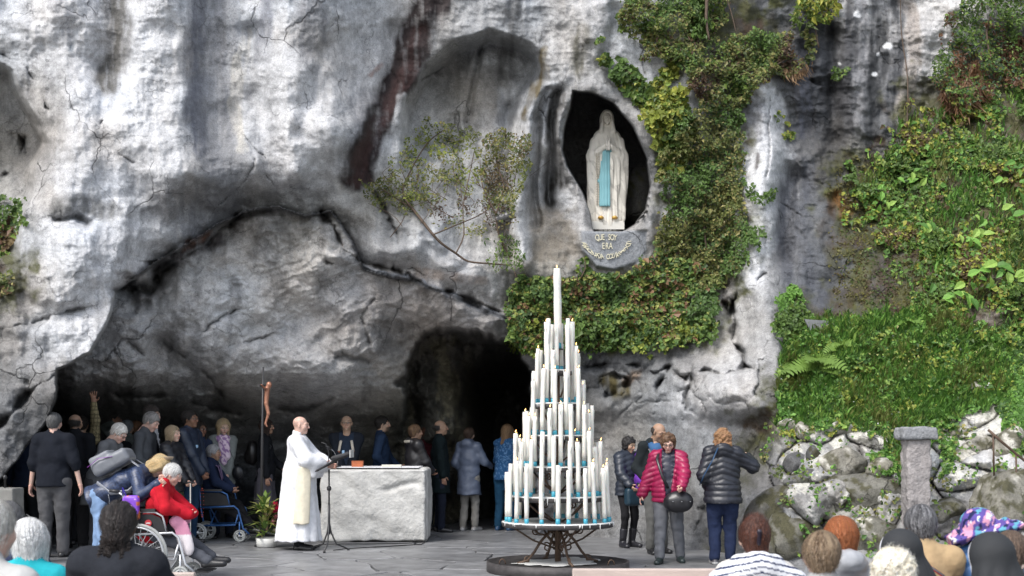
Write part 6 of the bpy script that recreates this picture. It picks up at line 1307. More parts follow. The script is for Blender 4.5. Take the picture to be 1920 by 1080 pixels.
man(180, 16.3, 'old man with white hair in long grey jacket bowing his head', H=1.74, yaw=80, lean=24, head=(0, 38), skin='pink', age=1, glasses=True, hair=('short', (.62,.60,.56)), top=dict(kind='jacket', col=(.115,.12,.13), mat='wool', hem=-.30, flare=.01, t=.022), bottom=dict(col=(.05,.05,.055)), arms={1: 'front', -1: 'front'}, group=gl)
man(257, 16.9, 'grey haired man in charcoal shirt looking down over the bent woman', H=1.86, yaw=82, lean=12, head=(0, 32), skin='pink', age=1, hair=('short', (.24,.23,.22)), top=dict(kind='shirt', col=(.065,.07,.078), mat='cotton'), bottom=dict(col=DG_), arms={1: 'front', -1: 'front'}, group=gl)
man(280, 17.6, 'tall dark haired man in black suit and white shirt at the back', 762, yaw=85, head=(0, 12), skin='fair', hair=('short', (.05,.04,.035)), top=dict(kind='suit_jacket', col=BK, mat='wool', shirt=(.55,.55,.56), open=.05), bottom=dict(col=BK), group=gl)
# woman bending over the wheelchair
Yb = 12.95; ub = 188
bw_ = person(px(ub, Yb), Yb, 'blonde woman in quilted navy jacket and jeans bending over the wheelchair', yaw=90, H=1.66, sex='f', skin='fair', lean=62, head=(0, 62), hair=('bob', (.62,.48,.27)), hair2=(.48,.34,.17),
    top=dict(kind='jacket', col=(.028,.045,.10), mat='nylon', check=((.012,.02,.05), .032, .10), hem=-.10, t=.026, h=.014), bottom=dict(kind='jeans', col=(.16,.24,.38), fade=True), shoes=(.3,.3,.3),
    arms={1: (LT(ub, Yb, 90, 300, 903, 12.75), (.4,0,-1)), -1: (LT(ub, Yb, 90, 296, 908, 12.6), (-.5,0,-1))}, hands=('grip', 'grip'), legs={1: ((.10,.10,.075), (0,-1,0)), -1: ((-.10,-.08,.075), (0,-1,0))}, res=.9)
rt = bw_['root']; pt = bw_['pt']; Rt = bw_['Rt']
# backpack (thing of its own, worn on the back)
bp = empty('backpack', rt.location, rt.rotation_euler.z); tag(bp, 'grey rucksack with lilac trim on the back of the bending woman', 'backpack'); up_ = bw_['up']; B_ = bw_['B']
c0 = pt(-.03, .24, .30)
s = SDF(.012); s.box(c0, (.30,.16,.42), .05, Rm=Rt); s.box(pt(-.03, .34, .22), (.25,.08,.24), .035, k=.03, Rm=Rt); s.disp = lambda x, y, z: -.008 * n3(x * 10, y * 10, z * 10, 4, 3)
V, Q = s.build(); cc = np.tile(np.array((.15,.16,.18), np.float32), (len(V), 1)); link('bag_body', Parts().add(V, Q, cc).mesh('bag_body'), nyl_m, bp)
strap('strap', bp, [pt(-.10,.18,.48), pt(-.13,.06,.545), pt(-.16,-.07,.50), pt(-.175,-.12,.34), pt(-.17,-.05,.16), pt(-.15,.12,.08)], .026, (.20,.21,.24), nyl_m); strap('strap', bp, [pt(.10,.18,.48), pt(.13,.06,.545), pt(.16,-.07,.50), pt(.175,-.12,.34), pt(.17,-.05,.16)], .026, (.20,.21,.24), nyl_m)
strap('hanging_strap', bp, [pt(-.16,-.02,.14), pt(-.17,-.10,.12) , pt(-.17,-.10,.12)+np.array((0,0,-.16))], .010, (.30,.32,.36), nyl_m); strap('lilac_trim', bp, [pt(-.19,.30,.08), pt(-.185,.33,.22), pt(-.18,.28,.36)], .010, (.30,.06,.42), nyl_m)
MB().lathe([(.02,0),(.055,.004),(.07,.03),(.055,.035)], bw_['H'](np.array((0,.02,.115))), 12).build('hair_clip', mat('hair_clip', (.35,.28,.2), .4), rt)
# wheelchairs
wgrey = mat('wheel_rim_plastic', (.50,.51,.50), .5, var=.08); tyre_m = mat('tyre_grey', (.33,.34,.33), .7, var=.1); alu = mat('silver_frame', (.55,.56,.58), .35, metal=.6); blk_c = mat('black_canvas', (.02,.02,.022), .85, var=.2)
def ring(R_, c, r, axis='y', n=40):
    return [(c[0] + R_ * math.cos(2 * math.pi * i / n), c[1], c[2] + R_ * math.sin(2 * math.pi * i / n)) for i in range(n)]
def wheel(parent, c, R_, r, rim_m, tm, spokes=20, hand=True):
    w = empty('wheel', c); w.parent = parent
    MB().tube(ring(R_ - r, (0,0,0), r), r, 8, closed=True).build('tyre', tm, w, True); MB().tube(ring(R_ - 2.4 * r, (0,0,0), r), r * .7, 6, closed=True).build('rim', rim_m, w, True)
    if hand: MB().tube(ring(R_ - 2.2 * r, (0,-.045,0), r), r * .5, 6, closed=True).build('hand_rim', alu, w, True)
    MB().tube([(0,-.04,0),(0,.04,0)], R_ * .09 if spokes > 8 else R_ * .2, 12).build('hub', alu, w, True)
    m = MB()
    for i in range(spokes): a = 2 * math.pi * i / spokes; a2 = a + (.25 if i % 2 else -.25); m.tube([(math.cos(a2) * .02, (.03 if i % 2 else -.03), math.sin(a2) * .02), (math.cos(a) * (R_ - 2.4 * r), 0, math.sin(a) * (R_ - 2.4 * r))], .0026 if spokes > 8 else .012, 4, cap=False)
    m.build('spokes', alu if spokes > 8 else wgrey, w, True); return w
def wheelchair(x, Y, label, fm, yaw=0, big=.30, guard=blk_c):
    """faces +X when yaw = 0; near side is -Y"""
    r = empty('wheelchair', (x, Y, 0), R(yaw)); tag(r, label, 'wheelchair'); 
    for sy in (-1, 1):
        if big > .2: wheel(r, (0, sy * .30, big), big, .017, wgrey, tyre_m, 22)
        else: wheel(r, (-.18, sy * .27, big), big, .018, wgrey, tyre_m, 6, False)
        wheel(r, (.42, sy * .24, .09), .09, .016, wgrey, tyre_m, 5, False); y = sy * .24
        MB().tube([(-.22,y,.94),(-.16,y,.90),(-.14,y,.50),(-.10,y,.30)], .013, 8).build('back_post', fm, r, True); MB().tube([(-.30,y,.95),(-.20,y,.94)], .018, 8).build('handle', blk, r, True)
        MB().tube([(-.14,y,.50),(.34,y,.52),(.40,y,.47),(.47,y,.20),(.56,y,.12)], .013, 8).build('seat_rail', fm, r, True); MB().tube([(-.12,y,.24),(.36,y,.25),(.40,y,.40)], .013, 8).build('lower_rail', fm, r, True)
        MB().tube([(-.15,y,.73),(.16,y,.73),(.24,y,.69),(.28,y,.52)], .012, 8).build('arm_tube', fm, r, True); m = MB(); m.box((.02,y,.75),(.30,.055,.03)); m.build('armrest', blk, r)
        m = MB(); m.add([(-.13,y-.01,.53),(.30,y-.01,.53),(.22,y-.01,.67),(.13,y-.01,.71),(-.13,y-.01,.71),(-.13,y+.005,.53),(.30,y+.005,.53),(.22,y+.005,.67),(.13,y+.005,.71),(-.13,y+.005,.71)], [(4,3,2,1,0),(5,6,7,8,9)] + [(i,(i+1)%5,(i+1)%5+5,i+5) for i in range(5)]); m.build('side_guard', guard, r)
        MB().tube([(.42,y,.30),(.42,y,.16),(.42,y,.09)], .012, 6).build('caster_fork', fm, r, True); m = MB(); m.box((.60,sy*.12,.11),(.17,.16,.015)); m.build('footplate', blk, r)
    m = MB(); m.box((.09,0,.50),(.46,.46,.03)); m.build('seat', blk_c, r); m = MB(); m.box((-.15,0,.72),(.03,.46,.40)); m.build('backrest', blk_c, r); MB().tube([(.0,-.24,.25),(.0,.24,.50)], .011, 6).build('cross_brace', fm, r); MB().tube([(.0,.24,.25),(.0,-.24,.50)], .011, 6).build('cross_brace', fm, r)
    return r
wc = wheelchair(px(274, 12.75), 12.75, 'wheelchair with big white rimmed wheels and red badge, holding the old person in red', alu, 0, .31)
m = MB(); m.tube([(.10,-.262,.62),(.10,-.266,.62)], .035, 14); m.build('round_badge', mat('red_badge', (.45,.02,.03), .5), wc); m = MB(); m.box((.10,-.268,.62),(.045,.004,.012)); m.build('badge_stripe', mat('badge_white', (.6,.55,.55), .5), wc)
m = MB(); m.box((.10,-.2,.17),(.10,.02,.05)); m.build('reflector', mat('orange_reflector', (.7,.12,.02), .4), wc)
wc2 = wheelchair(px(402, 17.9), 17.9, 'blue framed transit wheelchair carrying the grey haired woman in navy', mat('blue_frame', (.04,.12,.32), .35, metal=.3), 0, .14)
# the two seated
eld = person(px(281, 12.75), 12.75, 'old person with white hair wrapped in a red blanket in the wheelchair', yaw=90, H=1.46, sex='f', skin='pink', age=1, seat=.55, lean=20, head=(0, 30), hair=('short', (.6,.59,.57)), top=dict(kind='cardigan', col=(.42,.012,.022), mat='wool', t=.03), bottom=dict(col=(.075,.08,.095), w=1.1), shoes=(.015,.015,.017),
    arms={1: 'lap', -1: ((-.12,-.40,.72), (-1,.2,-.6))}, hands=('relaxed', 'relaxed'), legs={1: ((.10,-.62,.24), (0,-.6,1)), -1: ((-.10,-.66,.21), (0,-.6,1)), 'foot': {1: (.05,-1,.12), -1: (-.05,-1,.12)}}, res=.9)
rr0 = eld['root']
soft('red_blanket', rr0, np.array((.45,.012,.025)), wool_m, .014, disp=lambda x, y, z: -.012 * fbm(x * 9 + z * 5, y * 8, 3, 3) - .006 * np.abs(np.sin(x * 30 + z * 14)), prims=[('cap', ((-.13,-.12,.92), (-.17,-.20,.80), .075, .085), dict(k=.05)), ('cap', ((-.17,-.20,.80), (-.13,-.44,.70), .085, .055), dict(k=.05)), ('cap', ((.12,-.14,.92), (.13,-.42,.70), .07, .055), dict(k=.05)), ('cap', ((-.1,-.36,.71), (.12,-.36,.71), .06, .06), dict(k=.05))])
soft('lap_cloth', rr0, lambda V: np.where((V[:, 2] < .50)[:, None], np.array((.60,.56,.58)), np.array((.50,.22,.32))).astype(np.float32), cot_m, .014, disp=lambda x, y, z: -.01 * np.abs(np.sin(y * 24)), prims=[('cap', ((-.17,-.36,.62), (-.18,-.44,.36), .045, .06), dict(sc=(.35,1,1))), ('cap', ((-.16,-.30,.63), (-.05,-.38,.64), .05, .05), dict(k=.04))])
bg_ = empty('shoulder_bag', wc.location); tag(bg_, 'brightly coloured orange and violet bag hanging behind the wheelchair arm', 'bag')
soft('bag', bg_, lambda V: np.array([(.55,.16,.05),(.20,.06,.5),(.7,.4,.6)], np.float32)[(np.clip(n3(V[:, 0] * 14, V[:, 1] * 9, V[:, 2] * 14, 5, 2) * 3 + 1.4, 0, 2)).astype(int)], nyl_m, .010, disp=lambda x, y, z: -.01 * n3(x * 14, y * 14, z * 14, 4, 2), prims=[('box', ((-.06,-.31,.78), (.17,.07,.25), .03), {})]); strap('strap', bg_, [(-.10,-.31,.88), (-.15,-.29,.98), (-.16,-.26,.90)], .012, (.04,.03,.35), nyl_m)
man(322, 17.0, 'woman with blonde bob in black puffer jacket leaning on a stick', 801, yaw=72, sex='f', skin='fair', age=.6, hair=('bob', (.40,.32,.21)), hair2=(.26,.19,.12), top=dict(kind='puffer_jacket', col=(.014,.015,.02), mat='nylon', quilt=.085, hem=-.12, t=.03), bottom=dict(kind='skirt', col=(.055,.065,.04), z=.35, w=.85), arms={-1: ((-.10,-.30,.88), (-.6,1,0)), 1: ((.10,-.3,.86), (1,1,0))}, hands=('grip', 'grip'))
ws = empty('walking_stick', (px(357, 16.72), 16.72, 0)); tag(ws, 'thin pale walking stick held by the woman in the black puffer', 'walking stick'); MB().tube([(0,0,.02),(0,0,.88)], .009, 6).build('shaft', mat('stick_pale', (.5,.48,.44), .5), ws, True); MB().tube([(-.06,0,.88),(0,0,.90),(.06,0,.885)], .012, 6).build('grip', blk, ws, True)
q_ = man(354, 17.4, 'tall man with glasses in dark blue anorak holding a red rosary', 772, yaw=76, skin='brown', build=1.15, hair=('short', (.015,.012,.01)), glasses=True, top=dict(kind='anorak', col=(.014,.022,.042), mat='nylon', hem=-.14, t=.03), bottom=dict(kind='jeans', col=(.015,.04,.085)), arms={1: 'clasp', -1: 'clasp'}, hands=('grip', 'grip'))
MB().box(q_['pt'](-.06, -.16, .38), (.05,.012,.065)).build('name_badge', mat('badge_blue', (.35,.55,.75), .5), q_['root'])
ro = empty('rosary', P(379, 940, 17.05)); tag(ro, 'red bead rosary hanging from the hands of the man in the anorak', 'rosary'); m = MB()
for i in range(22): a = i / 22 * 6.283; m.lathe([(.002,-.006),(.008,0),(.002,.006)], (math.sin(a) * .022, 0, -.02 + math.cos(a) * .20), 6)
m.build('beads', mat('red_bead', (.28,.03,.02), .3), ro, True)
man(374, 18.2, 'dark haired woman in sunglasses peering out behind the man in the anorak', 793, yaw=50, sex='f', skin='brown', hair=('long', (.02,.014,.01)), glasses=True, top=dict(col=NV, kind='coat'), bottom=dict(col=BK))
sw = person(px(393, 17.9), 17.9, 'grey haired woman in navy coat and neck scarf seated in blue wheelchair', yaw=88, H=1.62, sex='f', skin='tan', age=1, seat=.62, lean=3, head=(0, 8), hair=('short', (.30,.30,.31)), top=dict(kind='coat', col=(.014,.022,.05), mat='wool', t=.028), bottom=dict(col=(.010,.010,.012), w=1.05), shoes=(.012,.012,.014),
    arms={1: 'lap', -1: 'lap'}, legs={1: ((.10,-.60,.20), (0,-.6,1)), -1: ((-.10,-.66,.20), (0,-.6,1))})
strap('scarf', sw['root'], [sw['pt'](-.07,.02,.55), sw['pt'](-.06,-.12,.47), sw['pt'](-.03,-.17,.30), sw['pt'](0,-.2,.16)], .028, (.14,.10,.18), cot_m); strap('scarf', sw['root'], [sw['pt'](.07,.02,.55), sw['pt'](.06,-.12,.47), sw['pt'](.03,-.17,.30)], .026, (.14,.10,.18), cot_m)
b_ = man(417, 18.5, 'blonde woman in grey blazer with pink patterned scarf', H=1.78, yaw=22, head=(10, 16), sex='f', skin='fair', hair=('lob', (.46,.36,.22)), hair2=(.32,.23,.13), top=dict(kind='blazer', col=(.17,.185,.18), mat='wool', hem=-.16, t=.018), bottom=dict(col=(.015,.018,.03)), arms={1: 'clasp', -1: 'clasp'}, hands=('grip', 'grip'))
fs_ = lambda V: np.where((n3(V[:, 0] * 24, V[:, 1] * 24, V[:, 2] * 24, 3, 2) > .06)[:, None], np.array((.30,.18,.34)), np.array((.66,.52,.62))).astype(np.float32)
soft('scarf', b_['root'], fs_, cot_m, .012, disp=lambda x, y, z: -.008 * np.abs(np.sin(x * 40 + z * 8)), prims=[('cap', (b_['pt'](-.06,.02,.56), b_['pt'](.06,.02,.56), .06, .06), {}), ('cap', (b_['pt'](-.02,-.10,.52), b_['pt'](-.01,-.16,.20), .055, .05), {}), ('cap', (b_['pt'](.035,-.10,.52), b_['pt'](.04,-.16,.28), .05, .05), {}), ('cap', (b_['pt'](-.05,-.07,.55), b_['pt'](.05,-.07,.55), .055, .055), {})])
hb = empty('handbag', b_['root'].location); tag(hb, 'small black handbag at the side of the blonde woman in the blazer', 'bag'); c_ = b_['root'].rotation_euler.z
soft('bag_body', hb, np.array(BK), lea_m, .012, prims=[('ell', ((.25,-.06,.98), (.09,.06,.11)), {})]); strap('strap', hb, [(.24,-.06,1.08), (.15,-.14,1.3), (-.05,-.10,1.5)], .008, BK)
w_ = man(497, 18.9, 'long haired woman in black jacket and grey skirt with black rucksack', 788, yaw=98, sex='f', skin='tan', hair=('lob', (.035,.02,.015)), top=dict(kind='jacket', col=BK, mat='wool'), bottom=dict(kind='skirt', col=(.085,.08,.095), z=.42, w=1.05), arms={1: 'front', -1: ((-.28,-.05,.82), (0,1,0))}, skirt=True)
b2 = empty('backpack', w_['root'].location, w_['root'].rotation_euler.z); tag(b2, 'black leather rucksack on the woman standing behind the crucifix pole', 'backpack'); soft('bag_body', b2, np.array((.012,.011,.011)), lea_m, .014, prims=[('ell', (w_['pt'](0,.19,.34), (.15,.10,.20)), {}), ('ell', (w_['pt'](0,.26,.27), (.10,.06,.10)), dict(k=.04))]); strap('strap', b2, [w_['pt'](-.10,.18,.50), w_['pt'](-.12,.02,.55), w_['pt'](-.15,-.10,.44), w_['pt'](-.15,.0,.24)], .018, BK)
# the priest
Yp_ = 16.45; pu = 560
pr_ = person(px(pu, Yp_), Yp_, 'bald priest in long white vestment standing at the music stand', yaw=88, H=htop(783, Yp_), skin='pink', bald=True, age=.7, head=(0, 4), hair=('fringe', (.30,.27,.25)) if False else None, draw_legs=True, bottom=dict(col=BK), shoes=(.012,.012,.013), top=dict(kind='undershirt', col=(.70,.70,.72), t=.006, hem=-.05), arms={1: ((.08,-.38,1.13), (1,.3,-.8)), -1: ((-.10,-.36,1.13), (-1,.3,-.8))}, hands=(('hold', (0,-1,-.1)), ('hold', (.1,-1,.0))), res=.9)
k = pr_['k']; pt = pr_['pt']
s = SDF(.014); s.cap((0,.0,.10), (0,.0,1.02), .30, .205, k=.05, sc=(.95,1.02,1)); s.cap((0,-.01,1.0), pt(0,.0,.46), .20, .150, k=.08, sc=(1.12,.92,1)); s.cap(pt(-.13,0,.50), pt(.13,0,.50), .085, .085, k=.06)
s.plane((0,0,.13), (0,0,-1))
for sx in (-1, 1): s.cap(pr_['sho'][sx], pr_['el'][sx], .088, .10, k=.05); w0 = pr_['el'][sx] + (pr_['wr'][sx] - pr_['el'][sx]) * .86; s.cap(pr_['el'][sx], w0, .10, .085, k=.04); s.cap(pr_['el'][sx] * .4 + w0 * .6, pr_['el'][sx] * .45 + w0 * .55 + np.array((0,.02,-.16)), .085, .05, k=.07)
s.cap(pt(0,.05,.50), pt(0,.02,.56), .10, .075, k=.03); s.cap(pt(-.05,.08,.54), pt(.05,.08,.54), .05, .05, k=.03); s.cap(pt(0,.0,.55), pt(0,-.03,.70), .052, .06, k=.01, op='s')
s.disp = lambda x, y, z: -(.016 * sstep(1.15, .5, z)) * (np.abs(np.sin(np.arctan2(x, y) * 5.5 + z * .7 + .4 * np.sin(z * 3))) - .4) - .010 * fbm(x * 8 + y * 6, z * 7, 5, 3) - .006 * ridged(x * 10 + y * 8, z * 9, 8, 2)
V, Q = s.build(); link('vestment', Parts().add(V, Q, np.array((.74,.75,.78))).mesh('vestment'), cot_m, pr_['root'])
s = SDF(.012)   # stole worn on the near side / front
s.cap((-.235,-.10,.32), (-.185,-.12,1.10), .115, .11, k=.02, sc=(.28,1,1), Rm=rotm(0,0,R(18))); s.disp = lambda x, y, z: -.004 * np.sin(y * 40); s.plane((0,0,.36), (0,0,-1)); s.plane((0,0,1.12), (0,0,1)); V, Q = s.build(); V[:, 0] -= .045
link('stole', Parts().add(V, Q, np.array((.72,.66,.52))).mesh('stole'), cot_m, pr_['root'])
m = MB(); m.box((-.14,-.27,1.20), (.14,.17,.035)); o = m.build('prayer_book', mat('purple_cover', (.10,.07,.18), .6), loc=pr_['root'].location); o.rotation_euler = (0, 0, pr_['root'].rotation_euler.z); tag(o, 'dark purple book tucked under the arm of the priest', 'book')
# behind and right of the altar
q_ = man(650, 18.95, 'bald man with glasses and striped lanyard strap standing behind the altar', 781, yaw=4, skin='olive', bald=True, age=.6, glasses=True, build=1.2, hair=('fringe', (.16,.15,.14)), top=dict(kind='jacket', col=(.012,.015,.022), mat='cotton', shirt=(.02,.03,.05), open=.08, vbot=.1), bottom=dict(kind='jeans', col=(.03,.06,.12)), arms={1: 'clasp', -1: 'clasp'})
for sx in (-1, 1): strap('lanyard', q_['root'], [q_['pt'](sx*.06,.03,.56), q_['pt'](sx*.085,-.12,.47), q_['pt'](sx*.11,-.165,.33)], .022, (.55,.50,.42), cot_m); strap('lanyard_lower', q_['root'], [q_['pt'](sx*.11,-.165,.33), q_['pt'](sx*.11,-.18,.20), q_['pt'](sx*.09,-.19,.08)], .022, (.22,.06,.025), cot_m)
MB().box(q_['pt'](-.04,-.19,.30), (.035,.01,.09)).build('badge', mat('badge_blue', (.3,.5,.7), .5), q_['root'])
man(715, 19.3, 'dark bearded man in navy jacket in profile behind the altar', 783, yaw=95, skin='olive', beard=(.03,.02,.015), hair=('short', (.015,.012,.01)), top=dict(kind='jacket', col=(.014,.028,.060), mat='cotton', hem=-.12), bottom=dict(col=BK), arms={1: 'front', -1: 'pocket'})
w_ = man(777, 19.0, 'woman with short streaked hair in black hooded coat behind the altar corner', 799, yaw=118, sex='f', skin='tan', build=1.2, hair=('short', (.20,.12,.06)), hair2=(.04,.02,.015), top=dict(kind='hooded_coat', col=(.018,.017,.019), mat='nylon', hood=True, hem=-.3, t=.03), bottom=dict(col=BK), arms={1: 'front', -1: 'front'})
strap('fur_trim', w_['root'], [w_['pt'](-.10,.12,.56), w_['pt'](0,.16,.555), w_['pt'](.10,.12,.56), w_['pt'](.11,.0,.54)], .022, (.5,.46,.38), curl_m, 1.0)
man(800, 20.2, 'person with reddish brown hair and dark red collar behind the hooded woman', 803, yaw=60, sex='f', skin='olive', hair=('short', (.09,.035,.02)), top=dict(col=(.05,.008,.012)), bottom=dict(col=BK))
man(824, 19.7, 'balding man in long dark overcoat with white collar facing right', 790, yaw=96, skin='tan', bald=(.04,.03,.025), hair=('fringe', (.035,.032,.03)), build=1.1, top=dict(kind='overcoat', col=(.008,.014,.016), mat='wool', hem=-.30, t=.024), bottom=dict(col=(.014,.018,.032)), arms={-1: ((-.20,-.06,.80), (0,1,0)), 1: 'down'})
w_ = man(879, 20.0, 'woman seen from behind in long blue grey parka and pale checked trousers', 804, yaw=158, sex='f', skin='fair', hair=('short', (.05,.03,.02)), top=dict(kind='parka', col=(.115,.14,.20), mat='nylon', hem=-.30, hood=True, t=.028, flare=.02), bottom=dict(col=(.24,.23,.21)), shoes=dict(col=(.35,.34,.33), sole=(.5,.5,.5)), arms={-1: ((-.26,-.30,1.05), (-.4,1,-.6)), 1: 'pocket'})
strap('turquoise_collar', w_['root'], [w_['pt'](-.07,.05,.57), w_['pt'](0,.10,.575), w_['pt'](.07,.05,.57)], .024, (.15,.45,.5), cot_m)
man(945, 20.0, 'long haired blonde woman in speckled blue jacket and jeans by the cave', 797, yaw=150, sex='f', skin='fair', lean=6, head=(0,20), hair=('long', (.27,.17,.09)), hair2=(.15,.09,.05), top=dict(kind='jacket', col=(.025,.085,.20), mat='wool', dots=(.10,.20,.36), hem=-.08), bottom=dict(kind='jeans', col=(.012,.055,.11)), shoes=dict(col=(.02,.06,.13), boot=True), arms={1: 'front', -1: 'front'})
# right of the candle stand
w_ = man(1176, 16.9, 'short woman in black puffer jacket with purple scarf over her arm', 822, yaw=28, sex='f', skin='olive', head=(14,14), hair=('curly', (.012,.010,.010)), top=dict(kind='puffer_jacket', col=(.022,.028,.042), mat='nylon', quilt=.075, hem=-.08, t=.03), bottom=dict(col=(.012,.012,.014), w=.85), shoes=dict(col=(.02,.02,.025), boot=True), arms={1: 'front', -1: ((-.12,-.26,.86), (-1,.8,0))})
s_ = w_['pt']; soft('purple_scarf', w_['root'], np.array((.13,.035,.30)), cot_m, .012, disp=lambda x, y, z: -.016 * np.abs(np.sin(x * 30 + z * 22)) - .01 * n3(x * 14, y * 14, z * 14, 3, 2), prims=[('cap', (s_(.13,-.10,.50), s_(.10,-.23,.12), .045, .09), {}), ('cap', (s_(.10,-.23,.12), s_(.08,-.23,-.06), .10, .075), dict(k=.03)), ('cap', (s_(.08,-.22,.20), s_(.17,-.18,.02), .08, .05), dict(k=.03))])
tb = empty('handbag', w_['root'].location, w_['root'].rotation_euler.z); tag(tb, 'dark teal shoulder bag hanging in front of the short woman', 'bag'); soft('bag_body', tb, np.array((.012,.035,.055)), nyl_m, .012, disp=lambda x, y, z: -.008 * n3(x * 9, y * 9, z * 9, 3, 2), prims=[('box', ((.02,-.24,.70), (.40,.12,.24), .04), {})]); strap('strap', tb, [(-.16,-.2,.80), (-.17,-.1,1.0), (-.10,.02,1.28), (.05,.10,1.25)], .012, (.01,.02,.03))
w_ = man(1230, 15.9, 'bald man with glasses in black hooded jacket and grey trousers', 795, yaw=18, skin='tan', bald=True, head=(22,24), glasses=True, hair=('fringe', (.05,.04,.035)), top=dict(kind='jacket', col=(.014,.018,.020), mat='cotton', hood=True, shirt=(.05,.12,.25), open=.10, vbot=.15, t=.024), bottom=dict(col=(.105,.105,.10), w=1.05), arms={1: 'front', -1: 'pocket'}, legs={1: ((.13,.08,.075), (0,-1,0)), -1: ((-.10,-.06,.075), (0,-1,0))})
strap('strap', w_['root'], [w_['pt'](-.14,.05,.53), w_['pt'](-.13,-.12,.44), w_['pt'](-.15,-.15,.25)], .018, (.10,.10,.11), nyl_m)
w_ = man(1253, 14.7, 'woman in glossy magenta puffer jacket with glasses walking forward looking down', 815, yaw=-8, sex='f', skin='pink', age=.6, build=1.25, head=(0,24), glasses=True, hair=('curly', (.16,.085,.04)), hair2=(.07,.035,.02), top=dict(kind='puffer_jacket', col=(.30,.010,.065), mat='nylon', quilt=.062, hem=-.10, t=.034, shirt=(.012,.014,.03), open=.035, vbot=.02, gap=.03, h=.013), bottom=dict(col=(.12,.125,.14), w=1.12), shoes=(.02,.03,.03), arms={1: ((.16,-.34,.93), (1,.6,-.3)), -1: ((-.33,-.02,.76), (-.3,1,0))}, hands=('grip', 'relaxed'), legs={-1: ((-.10,-.14,.075), (0,-1,0)), 1: ((.14,.12,.075), (0,-1,0))}, res=.9)
hb = empty('handbag', w_['root'].location, w_['root'].rotation_euler.z); tag(hb, 'large black shoulder bag with studs carried by the woman in magenta', 'bag'); s_ = w_['pt']
soft('bag_body', hb, np.array((.014,.014,.017)), lea_m, .011, disp=lambda x, y, z: -.01 * n3(x * 9, y * 9, z * 9, 3, 3), prims=[('ell', ((.12,-.26,.74), (.175,.08,.13)), {}), ('box', ((.12,-.30,.73), (.24,.06,.11), .03), dict(k=.06))]); strap('strap', hb, [(.0,-.25,.90), (-.07,-.26,1.05), (-.13,-.20,1.24), (-.11,-.02,1.34)], .017, (.02,.02,.022))
for x_ in (.06,.16,.26): MB().lathe([(.004,-.005),(.012,0),(.004,.005)], (x_,-.37,.75), 8).build('stud', met_m, hb, True)
w_ = man(1355, 14.5, 'woman seen from behind in black quilted coat and navy trousers touching the rock', 807, yaw=172, sex='f', skin='fair', build=1.3, hair=('wavy', (.36,.20,.09)), hair2=(.20,.10,.05), top=dict(kind='puffer_jacket', col=(.016,.018,.026), mat='nylon', quilt=.068, hem=-.12, t=.034, hood=True, flare=.02, h=.013), bottom=dict(col=(.014,.022,.055), w=1.15), shoes=dict(col=(.05,.05,.06), sole=(.45,.45,.45)), arms={-1: ((-.30,-.28,1.26), (-1,.2,-.9)), 1: 'pocket'}, hands=('relaxed', 'grip'), res=.9)
strap('blue_strap', w_['root'], [w_['pt'](.06,.14,.54), w_['pt'](.12,.195,.40), w_['pt'](.22,.17,.22), w_['pt'](.27,.08,.10)], .012, (.02,.06,.13), nyl_m)
# ================= FOREGROUND AUDIENCE =================
ga = 'seated audience seen from behind in the foreground'
def sit(u, Y, top_v, label, yaw=180, **kw):
    z = htop(top_v, Y); H = kw.pop('H', 1.68); kw.setdefault('res', .62); kw.setdefault('bottom', dict(col=DG_))
    k = H / 1.7; return person(px(u, Y), Y, label, yaw=yaw, H=H, seat=z - (.555 * k + .145 * k + .105), group=ga, foot_z=0, legs={1: ((.12,-.46,.08), (0,-.6,1)), -1: ((-.12,-.46,.08), (0,-.6,1))}, draw_legs=False, arms={1: 'lap', -1: 'lap'}, **kw)
sit(-28, 4.6, 945, 'blurred person with pale grey hair cut off by the left edge', yaw=160, skin='pink', age=1, hair=('short', (.52,.50,.46)), beard=(.5,.48,.45), top=dict(col=(.45,.45,.44)))
sit(14, 7.3, 949, 'person with short dark grey hair behind the white haired woman', skin='fair', hair=('short', (.11,.11,.115)), top=dict(col=(.04,.05,.10)))
sit(54, 6.7, 979, 'woman with snow white hair and turquoise top at bottom left', sex='f', skin='pink', hair=('lob', (.74,.74,.73)), top=dict(col=(.02,.38,.44), mat='cotton', collar=True))
sit(222, 6.2, 949, 'woman with dark braided hair and charcoal coat at bottom left', sex='f', skin='brown', build=1.35, hair=('braids', (.035,.025,.022)), hair2=(.012,.010,.010), top=dict(kind='coat', col=(.022,.024,.030), mat='wool', t=.03))
q_ = sit(1416, 6.7, 977, 'woman with auburn hair clipped up and white striped scarf', sex='f', skin='fair', hair=('updo', (.13,.045,.025)), hair2=(.05,.018,.012), top=dict(kind='jacket', col=(.52,.50,.47), mat='cotton', t=.03))
def stripes(V): return np.where((((V[:, 2] + np.abs(V[:, 0]) * .25) * 32) % 1 < .28)[:, None], np.array((.03,.04,.09)), np.array((.66,.67,.70))).astype(np.float32)
soft('striped_scarf', q_['root'], stripes, cot_m, .009, disp=lambda x, y, z: -.008 * np.abs(np.sin(x * 22)), prims=[('cap', (q_['pt'](-.20,.06,.46), q_['pt'](0,.09,.55), .075, .08), dict(k=.04)), ('cap', (q_['pt'](.20,.06,.46), q_['pt'](0,.09,.55), .075, .08), dict(k=.04)), ('cap', (q_['pt'](-.10,.04,.56), q_['pt'](.10,.04,.56), .055, .055), {})])
soft('hair_clip', q_['root'], np.array((.02,.015,.025)), lea_m, .006, prims=[('cap', tuple(q_['H'](np.array(v)) for v in ((.0,.145,.06), (.0,.13,-.01))) + (.014, .012), {})])
q_ = sit(1579, 7.3, 975, 'woman with straight copper red hair and grey hooded jacket', sex='f', skin='fair', yaw=196, hair=('long', (.40,.14,.05)), hair2=(.26,.08,.03), top=dict(kind='jacket', col=(.34,.35,.37), mat='nylon', hood=True, t=.03))
